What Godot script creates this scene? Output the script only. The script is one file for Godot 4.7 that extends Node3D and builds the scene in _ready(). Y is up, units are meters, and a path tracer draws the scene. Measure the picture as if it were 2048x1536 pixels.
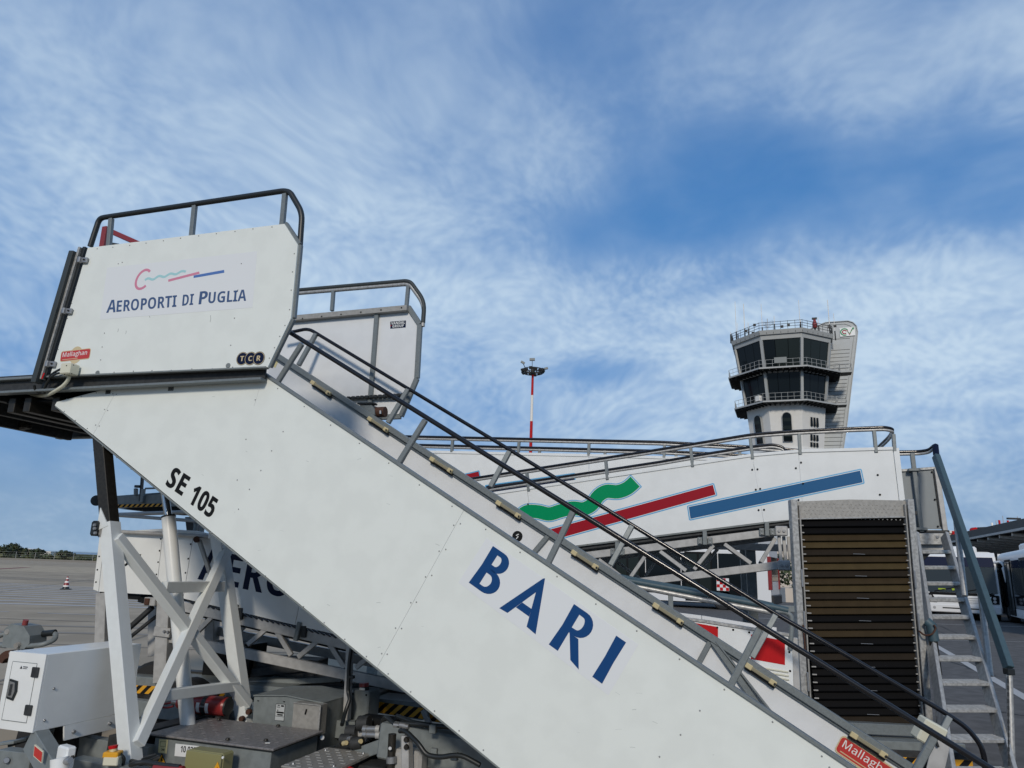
extends Node3D

# ---------- mesh collector: every triangle gets its outward normal and Godot's clockwise winding ----------
class MB:
	var v := PackedVector3Array()
	var n := PackedVector3Array()
	func tri(a: Vector3, b: Vector3, c: Vector3, na: Vector3, nb: Vector3, nc: Vector3) -> void:
		if (b - a).cross(c - a).dot(na + nb + nc) > 0.0:
			v.append_array([a, c, b])
			n.append_array([na, nc, nb])
		else:
			v.append_array([a, b, c])
			n.append_array([na, nb, nc])
	func flat(a: Vector3, b: Vector3, c: Vector3, m: Vector3) -> void:
		tri(a, b, c, m, m, m)
	func quad(a: Vector3, b: Vector3, c: Vector3, d: Vector3, m: Vector3) -> void:
		flat(a, b, c, m)
		flat(a, c, d, m)
	# a box with chamfered edges
	func box(c: Vector3, s: Vector3, b := Basis(), ch := 0.004) -> void:
		var h := s * 0.5
		var k := minf(ch, minf(h.x, minf(h.y, h.z)) * 0.45)
		var ax := [Vector3.RIGHT, Vector3.UP, Vector3.BACK]
		for i in 3:
			var j := (i + 1) % 3
			var l := (i + 2) % 3
			for sg: float in [-1.0, 1.0]:
				var o: Vector3 = ax[i] * h[i] * sg
				var e: Vector3 = ax[j] * (h[j] - k)
				var f: Vector3 = ax[l] * (h[l] - k)
				quad(c + b * (o - e - f), c + b * (o + e - f), c + b * (o + e + f), c + b * (o - e + f), b * (ax[i] * sg))
			for s1: float in [-1.0, 1.0]:
				for s2: float in [-1.0, 1.0]:
					var p1: Vector3 = ax[i] * h[i] * s1 + ax[j] * (h[j] - k) * s2
					var p2: Vector3 = ax[i] * (h[i] - k) * s1 + ax[j] * h[j] * s2
					var w: Vector3 = ax[l] * (h[l] - k)
					quad(c + b * (p1 - w), c + b * (p1 + w), c + b * (p2 + w), c + b * (p2 - w), (b * (ax[i] * s1 + ax[j] * s2)).normalized())
		for s1: float in [-1.0, 1.0]:
			for s2: float in [-1.0, 1.0]:
				for s3: float in [-1.0, 1.0]:
					var g := Vector3(s1, s2, s3)
					flat(c + b * (g * Vector3(h.x, h.y - k, h.z - k)), c + b * (g * Vector3(h.x - k, h.y, h.z - k)), c + b * (g * Vector3(h.x - k, h.y - k, h.z)), (b * g).normalized())
	# a bar of w (across) by t (along up) from a to b
	func bar(a: Vector3, b: Vector3, w: float, t: float, up := Vector3.UP, ch := 0.004) -> void:
		var z := (b - a).normalized()
		var u := up if absf(up.dot(z)) < 0.98 else Vector3.RIGHT
		var x := u.cross(z).normalized()
		box((a + b) * 0.5, Vector3(w, t, a.distance_to(b)), Basis(x, z.cross(x), z), ch)
	func bars(p: Array, w: float, t: float, up := Vector3.UP) -> void:
		for i in p.size() - 1:
			bar(p[i], p[i + 1], w, t, up)
	func tube(p: Array, r: float, seg := 10, caps := true) -> void:
		var k := p.size()
		var rings := []
		var nn := []
		var t0: Vector3 = (p[1] - p[0]).normalized()
		var x := t0.cross(Vector3.UP if absf(t0.y) < 0.9 else Vector3.RIGHT).normalized()
		for i in k:
			var t: Vector3 = (p[mini(i + 1, k - 1)] - p[maxi(i - 1, 0)]).normalized()
			x = (x - t * x.dot(t)).normalized()
			var y := t.cross(x)
			var half := 1.0
			if i > 0 and i < k - 1:
				half = 1.0 / maxf(0.5, sqrt(maxf(0.0, (1.0 + (p[i] - p[i - 1]).normalized().dot((p[i + 1] - p[i]).normalized())) * 0.5)))
			var ring := []
			var ns := []
			for j in seg:
				var a := TAU * j / seg
				var d := x * cos(a) + y * sin(a)
				ring.append(p[i] + d * r * lerpf(1.0, half, 0.5))
				ns.append(d)
			rings.append(ring)
			nn.append(ns)
		for i in k - 1:
			for j in seg:
				var q := (j + 1) % seg
				tri(rings[i][j], rings[i][q], rings[i + 1][q], nn[i][j], nn[i][q], nn[i + 1][q])
				tri(rings[i][j], rings[i + 1][q], rings[i + 1][j], nn[i][j], nn[i + 1][q], nn[i + 1][j])
		if caps:
			for e in [[0, -1.0], [k - 1, 1.0]]:
				var t: Vector3 = (p[mini(e[0] + 1, k - 1)] - p[maxi(e[0] - 1, 0)]).normalized() * e[1]
				for j in seg:
					flat(p[e[0]], rings[e[0]][j], rings[e[0]][(j + 1) % seg], t)
	func cone(a: Vector3, b: Vector3, ra: float, rb: float, seg := 18, caps := true) -> void:
		var t := (b - a).normalized()
		var x := t.cross(Vector3.UP if absf(t.y) < 0.9 else Vector3.RIGHT).normalized()
		var y := t.cross(x)
		var sl := (ra - rb) / maxf(a.distance_to(b), 0.0001)
		for j in seg:
			var d := []
			var m := []
			for q in [j, (j + 1) % seg]:
				var g = TAU * q / seg
				d.append(x * cos(g) + y * sin(g))
				m.append((d[-1] + t * sl).normalized())
			tri(a + d[0] * ra, a + d[1] * ra, b + d[1] * rb, m[0], m[1], m[1])
			tri(a + d[0] * ra, b + d[1] * rb, b + d[0] * rb, m[0], m[1], m[0])
			if caps:
				flat(a, a + d[0] * ra, a + d[1] * ra, -t)
				flat(b, b + d[0] * rb, b + d[1] * rb, t)
	func lathe(c: Vector3, axis: Vector3, prof: Array, seg := 20) -> void:
		var x := axis.cross(Vector3.UP if absf(axis.y) < 0.9 else Vector3.RIGHT).normalized()
		var y := axis.cross(x)
		for i in prof.size() - 1:
			var p: Vector2 = prof[i]
			var q: Vector2 = prof[i + 1]
			var e := (q - p).normalized()
			for j in seg:
				var d := []
				var m := []
				for k in [j, j + 1]:
					var g: float = TAU * (k % seg) / seg
					d.append(x * cos(g) + y * sin(g))
					m.append((d[-1] * e.x - axis * e.y).normalized())
				tri(c + axis * p.x + d[0] * p.y, c + axis * p.x + d[1] * p.y, c + axis * q.x + d[1] * q.y, m[0], m[1], m[1])
				tri(c + axis * p.x + d[0] * p.y, c + axis * q.x + d[1] * q.y, c + axis * q.x + d[0] * q.y, m[0], m[1], m[0])
	# an outline in x and y, from z0 (back) to z1 (front)
	func prism(poly: Array, z0: float, z1: float, t := Transform3D()) -> void:
		var pp := PackedVector2Array(poly)
		if Geometry2D.is_polygon_clockwise(pp):
			pp.reverse()
		var ix := Geometry2D.triangulate_polygon(pp)
		for i in range(0, ix.size(), 3):
			for z in [[z0, -1.0], [z1, 1.0]]:
				flat(t * Vector3(pp[ix[i]].x, pp[ix[i]].y, z[0]), t * Vector3(pp[ix[i + 1]].x, pp[ix[i + 1]].y, z[0]), t * Vector3(pp[ix[i + 2]].x, pp[ix[i + 2]].y, z[0]), t.basis * Vector3(0, 0, z[1]))
		for i in pp.size():
			var a := pp[i]
			var b := pp[(i + 1) % pp.size()]
			var m := Vector3(b.y - a.y, a.x - b.x, 0).normalized()
			quad(t * Vector3(a.x, a.y, z0), t * Vector3(b.x, b.y, z0), t * Vector3(b.x, b.y, z1), t * Vector3(a.x, a.y, z1), (t.basis * m).normalized())
	func mesh(m: Material) -> ArrayMesh:
		var a := []
		a.resize(Mesh.ARRAY_MAX)
		a[Mesh.ARRAY_VERTEX] = v
		a[Mesh.ARRAY_NORMAL] = n
		var am := ArrayMesh.new()
		am.add_surface_from_arrays(Mesh.PRIMITIVE_TRIANGLES, a)
		am.surface_set_material(0, m)
		return am

var M := {}
var font := SystemFont.new()
var bold := SystemFont.new()
var heavy_font := FontVariation.new()
var rng := RandomNumberGenerator.new()

func obj(called: String, mb: MB, m, parent: Node = self) -> MeshInstance3D:
	var o := MeshInstance3D.new()
	o.name = numbered(called, parent)
	o.mesh = mb.mesh(M[m] if m is String else m)
	parent.add_child(o, true)
	return o

func numbered(called: String, parent: Node) -> String:
	if not parent.has_node(NodePath(called)):
		return called
	var i := 1
	while parent.has_node(NodePath("%s_%03d" % [called, i])):
		i += 1
	return "%s_%03d" % [called, i]

func tag(o: Node, label: String, category: String, group := "", kind := "") -> Node:
	o.set_meta("label", label)
	if category:
		o.set_meta("category", category)
	if group:
		o.set_meta("group", group)
	if kind:
		o.set_meta("kind", kind)
	return o

func thing(called: String, label: String, category: String, at := Vector3.ZERO, yaw := 0.0, group := "") -> Node3D:
	var o := Node3D.new()
	o.name = numbered(called, self)
	add_child(o, true)
	o.position = at
	o.rotation.y = deg_to_rad(yaw)
	tag(o, label, category, group)
	return o

func struct(called: String, mb: MB, m, label := "") -> MeshInstance3D:
	var o := obj(called, mb, m)
	o.set_meta("kind", "structure")
	if label:
		o.set_meta("label", label)
	return o

func dup(o: Node3D, label := "") -> Node3D:
	var c: Node3D = o.duplicate()
	c.name = numbered(o.name, self)
	add_child(c, true)
	if label:
		c.set_meta("label", label)
	return c

func stuff(o: Node) -> Node:
	o.set_meta("kind", "stuff")
	return o

# shorthand for one-shape parts
func p_box(called: String, c: Vector3, s: Vector3, m, parent: Node, b := Basis(), ch := 0.004) -> MeshInstance3D:
	var k := MB.new()
	k.box(c, s, b, ch)
	return obj(called, k, m, parent)

func p_bar(called: String, a: Vector3, b: Vector3, w: float, t: float, m, parent: Node, up := Vector3.UP) -> MeshInstance3D:
	var k := MB.new()
	k.bar(a, b, w, t, up)
	return obj(called, k, m, parent)

func p_tube(called: String, p: Array, r: float, m, parent: Node, round_r := 0.0) -> MeshInstance3D:
	var k := MB.new()
	k.tube(rounded(p, round_r) if round_r > 0.0 else p, r)
	return obj(called, k, m, parent)

func p_poly(called: String, poly: Array, z0: float, z1: float, m, parent: Node, t := Transform3D()) -> MeshInstance3D:
	var k := MB.new()
	k.prism(poly, z0, z1, t)
	return obj(called, k, m, parent)

func p_cone(called: String, a: Vector3, b: Vector3, ra: float, rb: float, m, parent: Node, seg := 18) -> MeshInstance3D:
	var k := MB.new()
	k.cone(a, b, ra, rb, seg)
	return obj(called, k, m, parent)

func rounded(p: Array, r: float, steps := 5) -> Array:
	var out := [p[0]]
	for i in range(1, p.size() - 1):
		var a: Vector3 = p[i - 1]
		var b: Vector3 = p[i]
		var c: Vector3 = p[i + 1]
		var q := minf(r, minf(a.distance_to(b), b.distance_to(c)) * 0.45)
		var s := b + (a - b).normalized() * q
		var e := b + (c - b).normalized() * q
		for j in steps + 1:
			var t := float(j) / steps
			out.append(s.lerp(b, t).lerp(b.lerp(e, t), t))
	out.append(p[-1])
	return out

func sag(a: Vector3, b: Vector3, d: float, k := 8) -> Array:
	var o := []
	for i in k + 1:
		var t := float(i) / k
		o.append(a.lerp(b, t) + Vector3(0, -4.0 * d * t * (1.0 - t), 0))
	return o

# words whose box runs from at along ex (whole width) and ey (whole height), on the face towards nz
func words(called: String, s: String, f: Font, m: String, parent: Node, at: Vector3, ex: Vector3, ey: Vector3, nz: Vector3, depth := 0.002) -> MeshInstance3D:
	var t := TextMesh.new()
	t.font = f
	t.text = s
	t.font_size = 64
	t.pixel_size = 0.01
	t.depth = 0.02
	t.curve_step = 1.0
	t.material = M[m]
	var ab := t.get_aabb()
	var o := MeshInstance3D.new()
	o.name = numbered(called, parent)
	o.mesh = t
	parent.add_child(o, true)
	var b := Basis(ex / ab.size.x, ey / ab.size.y, nz * (depth / ab.size.z))
	o.transform = Transform3D(b, at - b * ab.position)
	return o

func disc(mb: MB, c: Vector2, r: float, z0: float, z1: float, sq := 1.0, seg := 24) -> void:
	var p := []
	for i in seg:
		p.append(c + Vector2(cos(TAU * i / seg) * r * sq, sin(TAU * i / seg) * r))
	mb.prism(p, z0, z1)

# a band that follows points in x and y
func band(pts: Array, half: float, grow := 0.0) -> Array:
	var l := []
	var r := []
	for i in pts.size():
		var d: Vector2 = (pts[mini(i + 1, pts.size() - 1)] - pts[maxi(i - 1, 0)]).normalized()
		var q := Vector2(-d.y, d.x)
		var c: Vector2 = pts[i]
		if i == 0:
			c -= d * grow
		elif i == pts.size() - 1:
			c += d * grow
		l.append(c + q * (half + grow))
		r.append(c - q * (half + grow))
	r.reverse()
	return l + r

func smooth2(p: Array, k := 6) -> Array:
	var o := []
	for i in p.size() - 1:
		var a: Vector2 = p[maxi(i - 1, 0)]
		var d: Vector2 = p[mini(i + 2, p.size() - 1)]
		for j in k:
			o.append((p[i] as Vector2).cubic_interpolate(p[i + 1], a, d, float(j) / k))
	o.append(p[-1])
	return o

func rivets(called: String, lines: Array, z: float, r: float, m: String, parent: Node) -> void:
	var k := MB.new()
	for l in lines:
		var a: Vector2 = l[0]
		var b: Vector2 = l[1]
		for i in int(l[2]):
			var q := a.lerp(b, (i + 0.5) / l[2]) + Vector2(rng.randf_range(-0.004, 0.004), rng.randf_range(-0.004, 0.004))
			k.lathe(Vector3(q.x, q.y, z), Vector3.BACK, [Vector2(-0.002, r), Vector2(0.0015, r), Vector2(0.004, r * 0.55), Vector2(0.0042, 0)], 8)
	stuff(obj(called, k, m, parent))

# slanting black bars on a yellow strip from a to b
func hazard(a: Vector3, b: Vector3, h: float, parent: Node, nrm: Vector3, count: int, called := "hazard_strip", lean := 1.0) -> void:
	var dir := (b - a).normalized()
	var up := nrm.cross(dir).normalized()
	var t := Transform3D(Basis(dir, up, nrm), a)
	var l := a.distance_to(b)
	var o := p_poly(called, [Vector2(0, 0), Vector2(l, 0), Vector2(l, h), Vector2(0, h)], 0.0, 0.003, "yellow", parent, t)
	var step := l / count
	if step < 0.02:
		return
	for i in count:
		var x := i * step
		var q := [Vector2(x, 0), Vector2(minf(l, x + step * 0.5), 0), Vector2(minf(l, x + step * 0.5 + h * lean), h), Vector2(minf(l, x + h * lean), h)]
		if lean < 0.0:
			q = [Vector2(maxf(0, x), 0), Vector2(x + step * 0.5, 0), Vector2(maxf(0, x + step * 0.5 + h * lean), h), Vector2(maxf(0, x + h * lean), h)]
		if absf(q[2].x - q[3].x) < 0.003:
			q.remove_at(3)
		p_poly("black_stripe", q, 0.003, 0.004, "black_paint", o, t)

func noise_tex(freq: float, octaves: int, lo: Color, hi: Color, kind := FastNoiseLite.TYPE_SIMPLEX_SMOOTH, size := 512, as_normal := false, at := Vector2(0.25, 0.75), seed_ := 1) -> NoiseTexture2D:
	var f := FastNoiseLite.new()
	f.noise_type = kind
	f.seed = seed_
	f.frequency = freq
	f.fractal_octaves = octaves
	if kind == FastNoiseLite.TYPE_CELLULAR:
		f.cellular_return_type = FastNoiseLite.RETURN_CELL_VALUE
	var t := NoiseTexture2D.new()
	t.width = size
	t.height = size
	t.seamless = true
	t.noise = f
	if as_normal:
		t.as_normal_map = true
		t.bump_strength = 4.0
		return t
	var g := Gradient.new()
	g.offsets = PackedFloat32Array([at.x, at.y])
	g.colors = PackedColorArray([lo, hi])
	t.color_ramp = g
	return t

func grey(x: float) -> Color:
	return Color(x, x, x)

# c is a linear, real-world base colour
func mat(called: String, c: Color, rough: float, metal := 0.0, tex: Texture2D = null, scale := 1.0, rough_tex: Texture2D = null, world := false) -> StandardMaterial3D:
	var m := StandardMaterial3D.new()
	m.resource_name = called
	m.albedo_color = c.linear_to_srgb()
	m.roughness = rough
	m.metallic = metal
	if tex or rough_tex:
		m.uv1_triplanar = true
		m.uv1_world_triplanar = world
		m.uv1_scale = Vector3.ONE * scale
		m.albedo_texture = tex
		if rough_tex:
			m.roughness_texture = rough_tex
	M[called] = m
	return m

func materials() -> void:
	font.font_names = PackedStringArray(["Droid Sans"])
	bold.font_names = PackedStringArray(["Droid Sans"])
	bold.font_weight = 700
	heavy_font.base_font = bold
	heavy_font.variation_embolden = 0.4
	var dirt := noise_tex(0.006, 5, grey(0.985), grey(1.0), FastNoiseLite.TYPE_SIMPLEX_SMOOTH, 1024, false, Vector2(0.3, 0.6), 3)
	var heavy := noise_tex(0.02, 5, grey(0.93), grey(1.0), FastNoiseLite.TYPE_SIMPLEX_SMOOTH, 512, false, Vector2(0.25, 0.7), 5)
	var spangle := noise_tex(0.07, 3, grey(0.90), grey(1.0), FastNoiseLite.TYPE_CELLULAR, 512, false, Vector2(0.0, 1.0), 7)
	var worn := noise_tex(0.03, 6, grey(0.86), grey(1.0), FastNoiseLite.TYPE_SIMPLEX_SMOOTH, 512, false, Vector2(0.3, 0.62), 9)
	var rough := noise_tex(0.02, 4, grey(0.85), grey(1.0), FastNoiseLite.TYPE_SIMPLEX_SMOOTH, 512, false, Vector2(0.2, 0.8), 11)
	var grit := noise_tex(0.25, 5, grey(0.8), grey(1.0), FastNoiseLite.TYPE_SIMPLEX_SMOOTH, 1024, false, Vector2(0.2, 0.8), 13)
	var ripple := noise_tex(0.012, 2, grey(0), grey(1), FastNoiseLite.TYPE_SIMPLEX_SMOOTH, 256, true, Vector2.ZERO, 17)
	var patch := noise_tex(0.008, 6, grey(0.9), grey(1.0), FastNoiseLite.TYPE_SIMPLEX_SMOOTH, 1024, false, Vector2(0.25, 0.75), 15)
	mat("white_panel", Color(0.70, 0.735, 0.70), 0.38, 0.0, dirt, 0.55, rough)
	mat("white_sticker", Color(0.675, 0.70, 0.712), 0.3)
	mat("white_gloss", Color(0.72, 0.74, 0.73), 0.3, 0.0, dirt, 0.6)
	mat("white_steel", Color(0.66, 0.69, 0.68), 0.42, 0.0, dirt, 1.6)
	mat("inner_white", Color(0.68, 0.70, 0.71), 0.3, 0.0, dirt, 0.7)
	mat("galvanized", Color(0.19, 0.215, 0.22), 0.5, 0.25, spangle, 2.2, rough)
	mat("grey_paint", Color(0.18, 0.203, 0.205), 0.5, 0.0, heavy, 1.2)
	mat("dark_steel", Color(0.035, 0.037, 0.038), 0.6, 0.2, worn, 1.0)
	mat("oily_steel", Color(0.028, 0.025, 0.02), 0.45, 0.3, worn, 2.0)
	mat("aluminium", Color(0.42, 0.42, 0.405), 0.45, 0.35, worn, 1.6, rough)
	mat("worn_aluminium", Color(0.34, 0.33, 0.305), 0.5, 0.3, heavy, 2.0)
	mat("truss_grey", Color(0.42, 0.42, 0.41), 0.5, 0.15, heavy, 1.0)
	mat("black_rubber", Color(0.013, 0.016, 0.017), 0.42)
	mat("black_paint", Color(0.012, 0.013, 0.014), 0.5)
	mat("rail_black", Color(0.008, 0.008, 0.010), 0.18)
	mat("bumper", Color(0.028, 0.036, 0.038), 0.6)
	mat("chrome", Color(0.55, 0.56, 0.57), 0.2, 0.9)
	mat("steel", Color(0.3, 0.31, 0.32), 0.4, 0.6)
	mat("cream", Color(0.60, 0.59, 0.47), 0.4)
	mat("old_plastic", Color(0.25, 0.225, 0.15), 0.25)
	mat("cream_cap", Color(0.52, 0.44, 0.25), 0.4)
	mat("olive_box", Color(0.23, 0.22, 0.10), 0.4)
	mat("yellow", Color(0.65, 0.32, 0.015), 0.45)
	mat("pale_yellow", Color(0.62, 0.56, 0.30), 0.4)
	mat("blue_letter", Color(0.010, 0.055, 0.175), 0.35)
	mat("navy", Color(0.008, 0.014, 0.04), 0.35)
	mat("slate_letter", Color(0.045, 0.085, 0.19), 0.35)
	mat("faded_pink", Color(0.58, 0.21, 0.30), 0.4)
	mat("faded_teal", Color(0.33, 0.58, 0.60), 0.4)
	mat("faded_blue", Color(0.07, 0.16, 0.42), 0.4)
	mat("green_vinyl", Color(0.0, 0.25, 0.095), 0.35)
	mat("red_vinyl", Color(0.29, 0.010, 0.020), 0.35)
	mat("blue_vinyl", Color(0.022, 0.105, 0.24), 0.35)
	mat("rim_blue", Color(0.10, 0.36, 0.60), 0.35)
	mat("signal_red", Color(0.45, 0.012, 0.015), 0.4)
	mat("dark_red", Color(0.22, 0.02, 0.02), 0.35)
	mat("badge_red", Color(0.47, 0.035, 0.03), 0.35)
	mat("badge_gold", Color(0.55, 0.45, 0.27), 0.4)
	mat("blue_pad", Color(0.045, 0.085, 0.105), 0.55, 0.0, heavy, 2.0)
	mat("rust", Color(0.07, 0.028, 0.015), 0.8, 0.0, worn, 4.0)
	mat("tyre", Color(0.012, 0.012, 0.012), 0.75)
	mat("wheel_rim", Color(0.30, 0.26, 0.22), 0.6, 0.0, worn, 4.0)
	mat("dark_glass", Color(0.006, 0.009, 0.011), 0.06)
	mat("glass_blind", Color(0.016, 0.022, 0.021), 0.08)
	mat("bus_white", Color(0.70, 0.71, 0.71), 0.3)
	mat("lamp_glass", Color(0.5, 0.5, 0.5), 0.15, 0.3)
	mat("tower_white", Color(0.665, 0.66, 0.63), 0.7, 0.0, dirt, 0.2)
	mat("tower_grey", Color(0.37, 0.385, 0.38), 0.6, 0.0, dirt, 0.2)
	mat("tower_panel", Color(0.42, 0.445, 0.45), 0.55, 0.0, dirt, 0.15)
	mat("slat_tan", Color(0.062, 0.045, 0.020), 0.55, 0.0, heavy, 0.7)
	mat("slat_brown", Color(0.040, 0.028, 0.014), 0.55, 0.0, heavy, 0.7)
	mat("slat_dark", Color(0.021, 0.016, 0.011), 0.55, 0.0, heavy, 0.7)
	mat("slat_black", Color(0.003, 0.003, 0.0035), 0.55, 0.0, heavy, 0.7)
	mat("apron", Color(0.40, 0.338, 0.255), 0.9, 0.0, patch, 0.05, null, true)
	mat("apron_light", Color(0.47, 0.395, 0.29), 0.9, 0.0, patch, 0.09, null, true)
	mat("asphalt", Color(0.145, 0.14, 0.134), 0.9, 0.0, patch, 0.35, null, true)
	mat("joint", Color(0.26, 0.25, 0.23), 0.9, 0.0, grit, 1.0, null, true)
	mat("road_white", Color(0.55, 0.54, 0.52), 0.8, 0.0, grit, 1.0, null, true)
	mat("red_line", Color(0.2, 0.08, 0.06), 0.9)
	mat("dry_grass", Color(0.20, 0.165, 0.075), 0.95, 0.0, heavy, 0.15, null, true)
	mat("far_land", Color(0.09, 0.09, 0.045), 0.95)
	mat("sea", Color(0.03, 0.07, 0.13), 0.25)
	mat("house_white", Color(0.75, 0.73, 0.68), 0.8)
	mat("terminal", Color(0.56, 0.50, 0.43), 0.8, 0.0, dirt, 0.1)
	mat("bark", Color(0.08, 0.06, 0.045), 0.9)
	for t in [["leaf", Color(0.045, 0.062, 0.022)], ["leaf_light", Color(0.075, 0.085, 0.032)], ["leaf_dark", Color(0.022, 0.034, 0.016)]]:
		mat(t[0], t[1], 0.7).backlight = Color(0.1, 0.12, 0.04)
	mat("dark_lid", Color(0.26, 0.25, 0.25), 0.45, 0.3, worn, 2.0)
	for q in ["slat_tan", "slat_brown", "slat_dark", "slat_black", "black_paint"]:
		M[q].metallic_specular = 0.18
	for q in ["dark_glass", "glass_blind"]:
		M[q].metallic_specular = 0.3
	M.navy.metallic_specular = 0.2
	for q in ["green_vinyl", "red_vinyl", "blue_vinyl", "blue_letter", "signal_red"]:
		M[q].metallic_specular = 0.25
	for q in ["white_panel", "white_gloss", "inner_white"]:
		M[q].normal_enabled = true
		M[q].normal_scale = 0.05
		M[q].normal_texture = ripple
	mat("knob_red", Color(0.24, 0.045, 0.045), 0.5)
	for q in ["apron", "apron_light", "asphalt", "joint", "road_white", "dry_grass", "far_land"]:
		M[q].metallic_specular = 0.08
	mat("shade_panel", Color(0.22, 0.245, 0.255), 0.5, 0.0, dirt, 0.6)
	mat("roof_dark", Color(0.06, 0.06, 0.058), 0.7, 0.0, heavy, 0.4)
	mat("windscreen_glass", Color(0.028, 0.034, 0.034), 0.1)
	mat("slab_joint", Color(0.20, 0.175, 0.14), 0.95)
	mat("tyre_mark", Color(0.24, 0.21, 0.17), 0.95)
	mat("scuff", Color(0.50, 0.53, 0.51), 0.5)
	mat("rivet_grey", Color(0.26, 0.27, 0.27), 0.45, 0.2)
	mat("hi_vis", Color(0.33, 0.45, 0.03), 0.6)

const AZ := 4.0

func _ready() -> void:
	rng.seed = 20
	# ---------- camera ----------
	var cam := Camera3D.new()
	cam.name = "camera"
	cam.fov = 55.82
	cam.near = 0.05
	cam.far = 20000.0
	cam.transform = Transform3D(Basis(Vector3.RIGHT, deg_to_rad(14.2)) * Basis(Vector3.BACK, deg_to_rad(2.0)), Vector3(0, 1.6, 0))
	add_child(cam)
	cam.current = true
	# ---------- sky, air, sun, exposure ----------
	var env := Environment.new()
	env.background_mode = Environment.BG_SKY
	env.tonemap_mode = Environment.TONE_MAPPER_LINEAR
	env.tonemap_exposure = 1.12
	env.sdfgi_enabled = true
	env.ssao_enabled = true
	env.ssil_enabled = true
	var sm := PanoramaSkyMaterial.new()
	sm.panorama = sky_picture()
	sm.energy_multiplier = 1.0
	env.sky = Sky.new()
	env.sky.sky_material = sm
	env.background_energy_multiplier = 0.86
	var we := WorldEnvironment.new()
	we.name = "world_environment"
	we.environment = env
	add_child(we)
	var sun := DirectionalLight3D.new()
	sun.name = "sun"
	sun.light_color = Color(1.0, 0.955, 0.89)
	sun.light_energy = 0.62
	sun.light_angular_distance = 8.0
	sun.shadow_enabled = true
	var el := deg_to_rad(28.0)
	var az := deg_to_rad(6.0)
	sun.basis = Basis.looking_at(Vector3(sin(az) * cos(el), -sin(el), -cos(az) * cos(el)))
	add_child(sun)
	materials()
	build_ground()
	build_far_left()
	build_terminal()
	build_tower()
	build_mast()
	build_buses()
	build_ramp_far()
	build_ramp_striped()
	build_slatted_stair()
	build_ramp_low()
	build_main_stairs()
	build_chassis()
	build_loose()

# ---------- the sky: blue air with thin, streaky and mottled cloud ----------
var n_low := FastNoiseLite.new()
var n_mid := FastNoiseLite.new()
var n_fine := FastNoiseLite.new()
var n_streak := FastNoiseLite.new()
var thick := []

func sky_color(d: Vector3) -> Color:
	var up := maxf(d.y, 0.0)
	var a := rad_to_deg(atan2(d.x, -d.z))
	var e := rad_to_deg(asin(clampf(d.y, -1, 1)))
	var blue := Color(0.23, 0.37, 0.55).lerp(Color(0.095, 0.275, 0.60), smoothstep(0.0, 0.22, up)).lerp(Color(0.048, 0.160, 0.415), smoothstep(0.2, 0.85, up))
	var p := Vector2(d.x, d.z) / (up + 0.34) * 1.25
	var w := Vector2(n_low.get_noise_2d(p.x * 60.0 + 300.0, p.y * 60.0), n_low.get_noise_2d(p.x * 60.0, p.y * 60.0 - 500.0))
	var q := p + w * 0.12
	var lo := n_low.get_noise_2d(q.x * 70.0, q.y * 60.0)
	# rows of cloud run away to the right on the left of the sky, and towards the right on its right
	var ra := Vector2(q.x * 0.80 - q.y * 0.60, q.x * 0.60 + q.y * 0.80)
	var rb := Vector2(q.x * 0.87 + q.y * 0.50, q.y * 0.87 - q.x * 0.50)
	var side := smoothstep(-4.0, 12.0, a)
	var st := lerpf(n_streak.get_noise_2d(ra.x * 70.0, ra.y * 110.0), n_streak.get_noise_2d(rb.x * 40.0, rb.y * 150.0), side)
	var mi := lerpf(n_mid.get_noise_2d(ra.x * 175.0, ra.y * 165.0), n_mid.get_noise_2d(rb.x * 150.0, rb.y * 170.0), side)
	var fi := n_fine.get_noise_2d(p.x * 160.0 + w.x * 40.0, p.y * 140.0 + w.y * 40.0)
	var bias := 0.0
	for b in thick:
		var x: float = (a - b[0].x) / b[1]
		var y: float = (e - b[0].y) / b[2]
		bias += b[3] * exp(-x * x - y * y)
	var c := 0.58 + lo * 0.30 + mi * lerpf(0.20, 0.26, side) + st * lerpf(0.03, 0.14, side) + bias
	var cover := smoothstep(-0.15, 1.35, c)
	cover = clampf(cover + fi * 0.17 * smoothstep(0.15, 0.45, cover) * (1.0 - 0.5 * smoothstep(0.35, 0.7, up)), 0.0, 1.0)
	var white := Color(0.44, 0.585, 0.79).lerp(Color(0.585, 0.73, 0.875), clampf(cover * 1.05 + mi * 0.2, 0.0, 1.0))
	white = white.lerp(Color(0.325, 0.45, 0.655), smoothstep(0.34, 0.85, up) * 0.85)
	white = white.lerp(Color(0.36, 0.485, 0.635), (1.0 - smoothstep(0.02, 0.24, up)) * 0.55)
	return blue.lerp(white, cover * 0.92)

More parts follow.
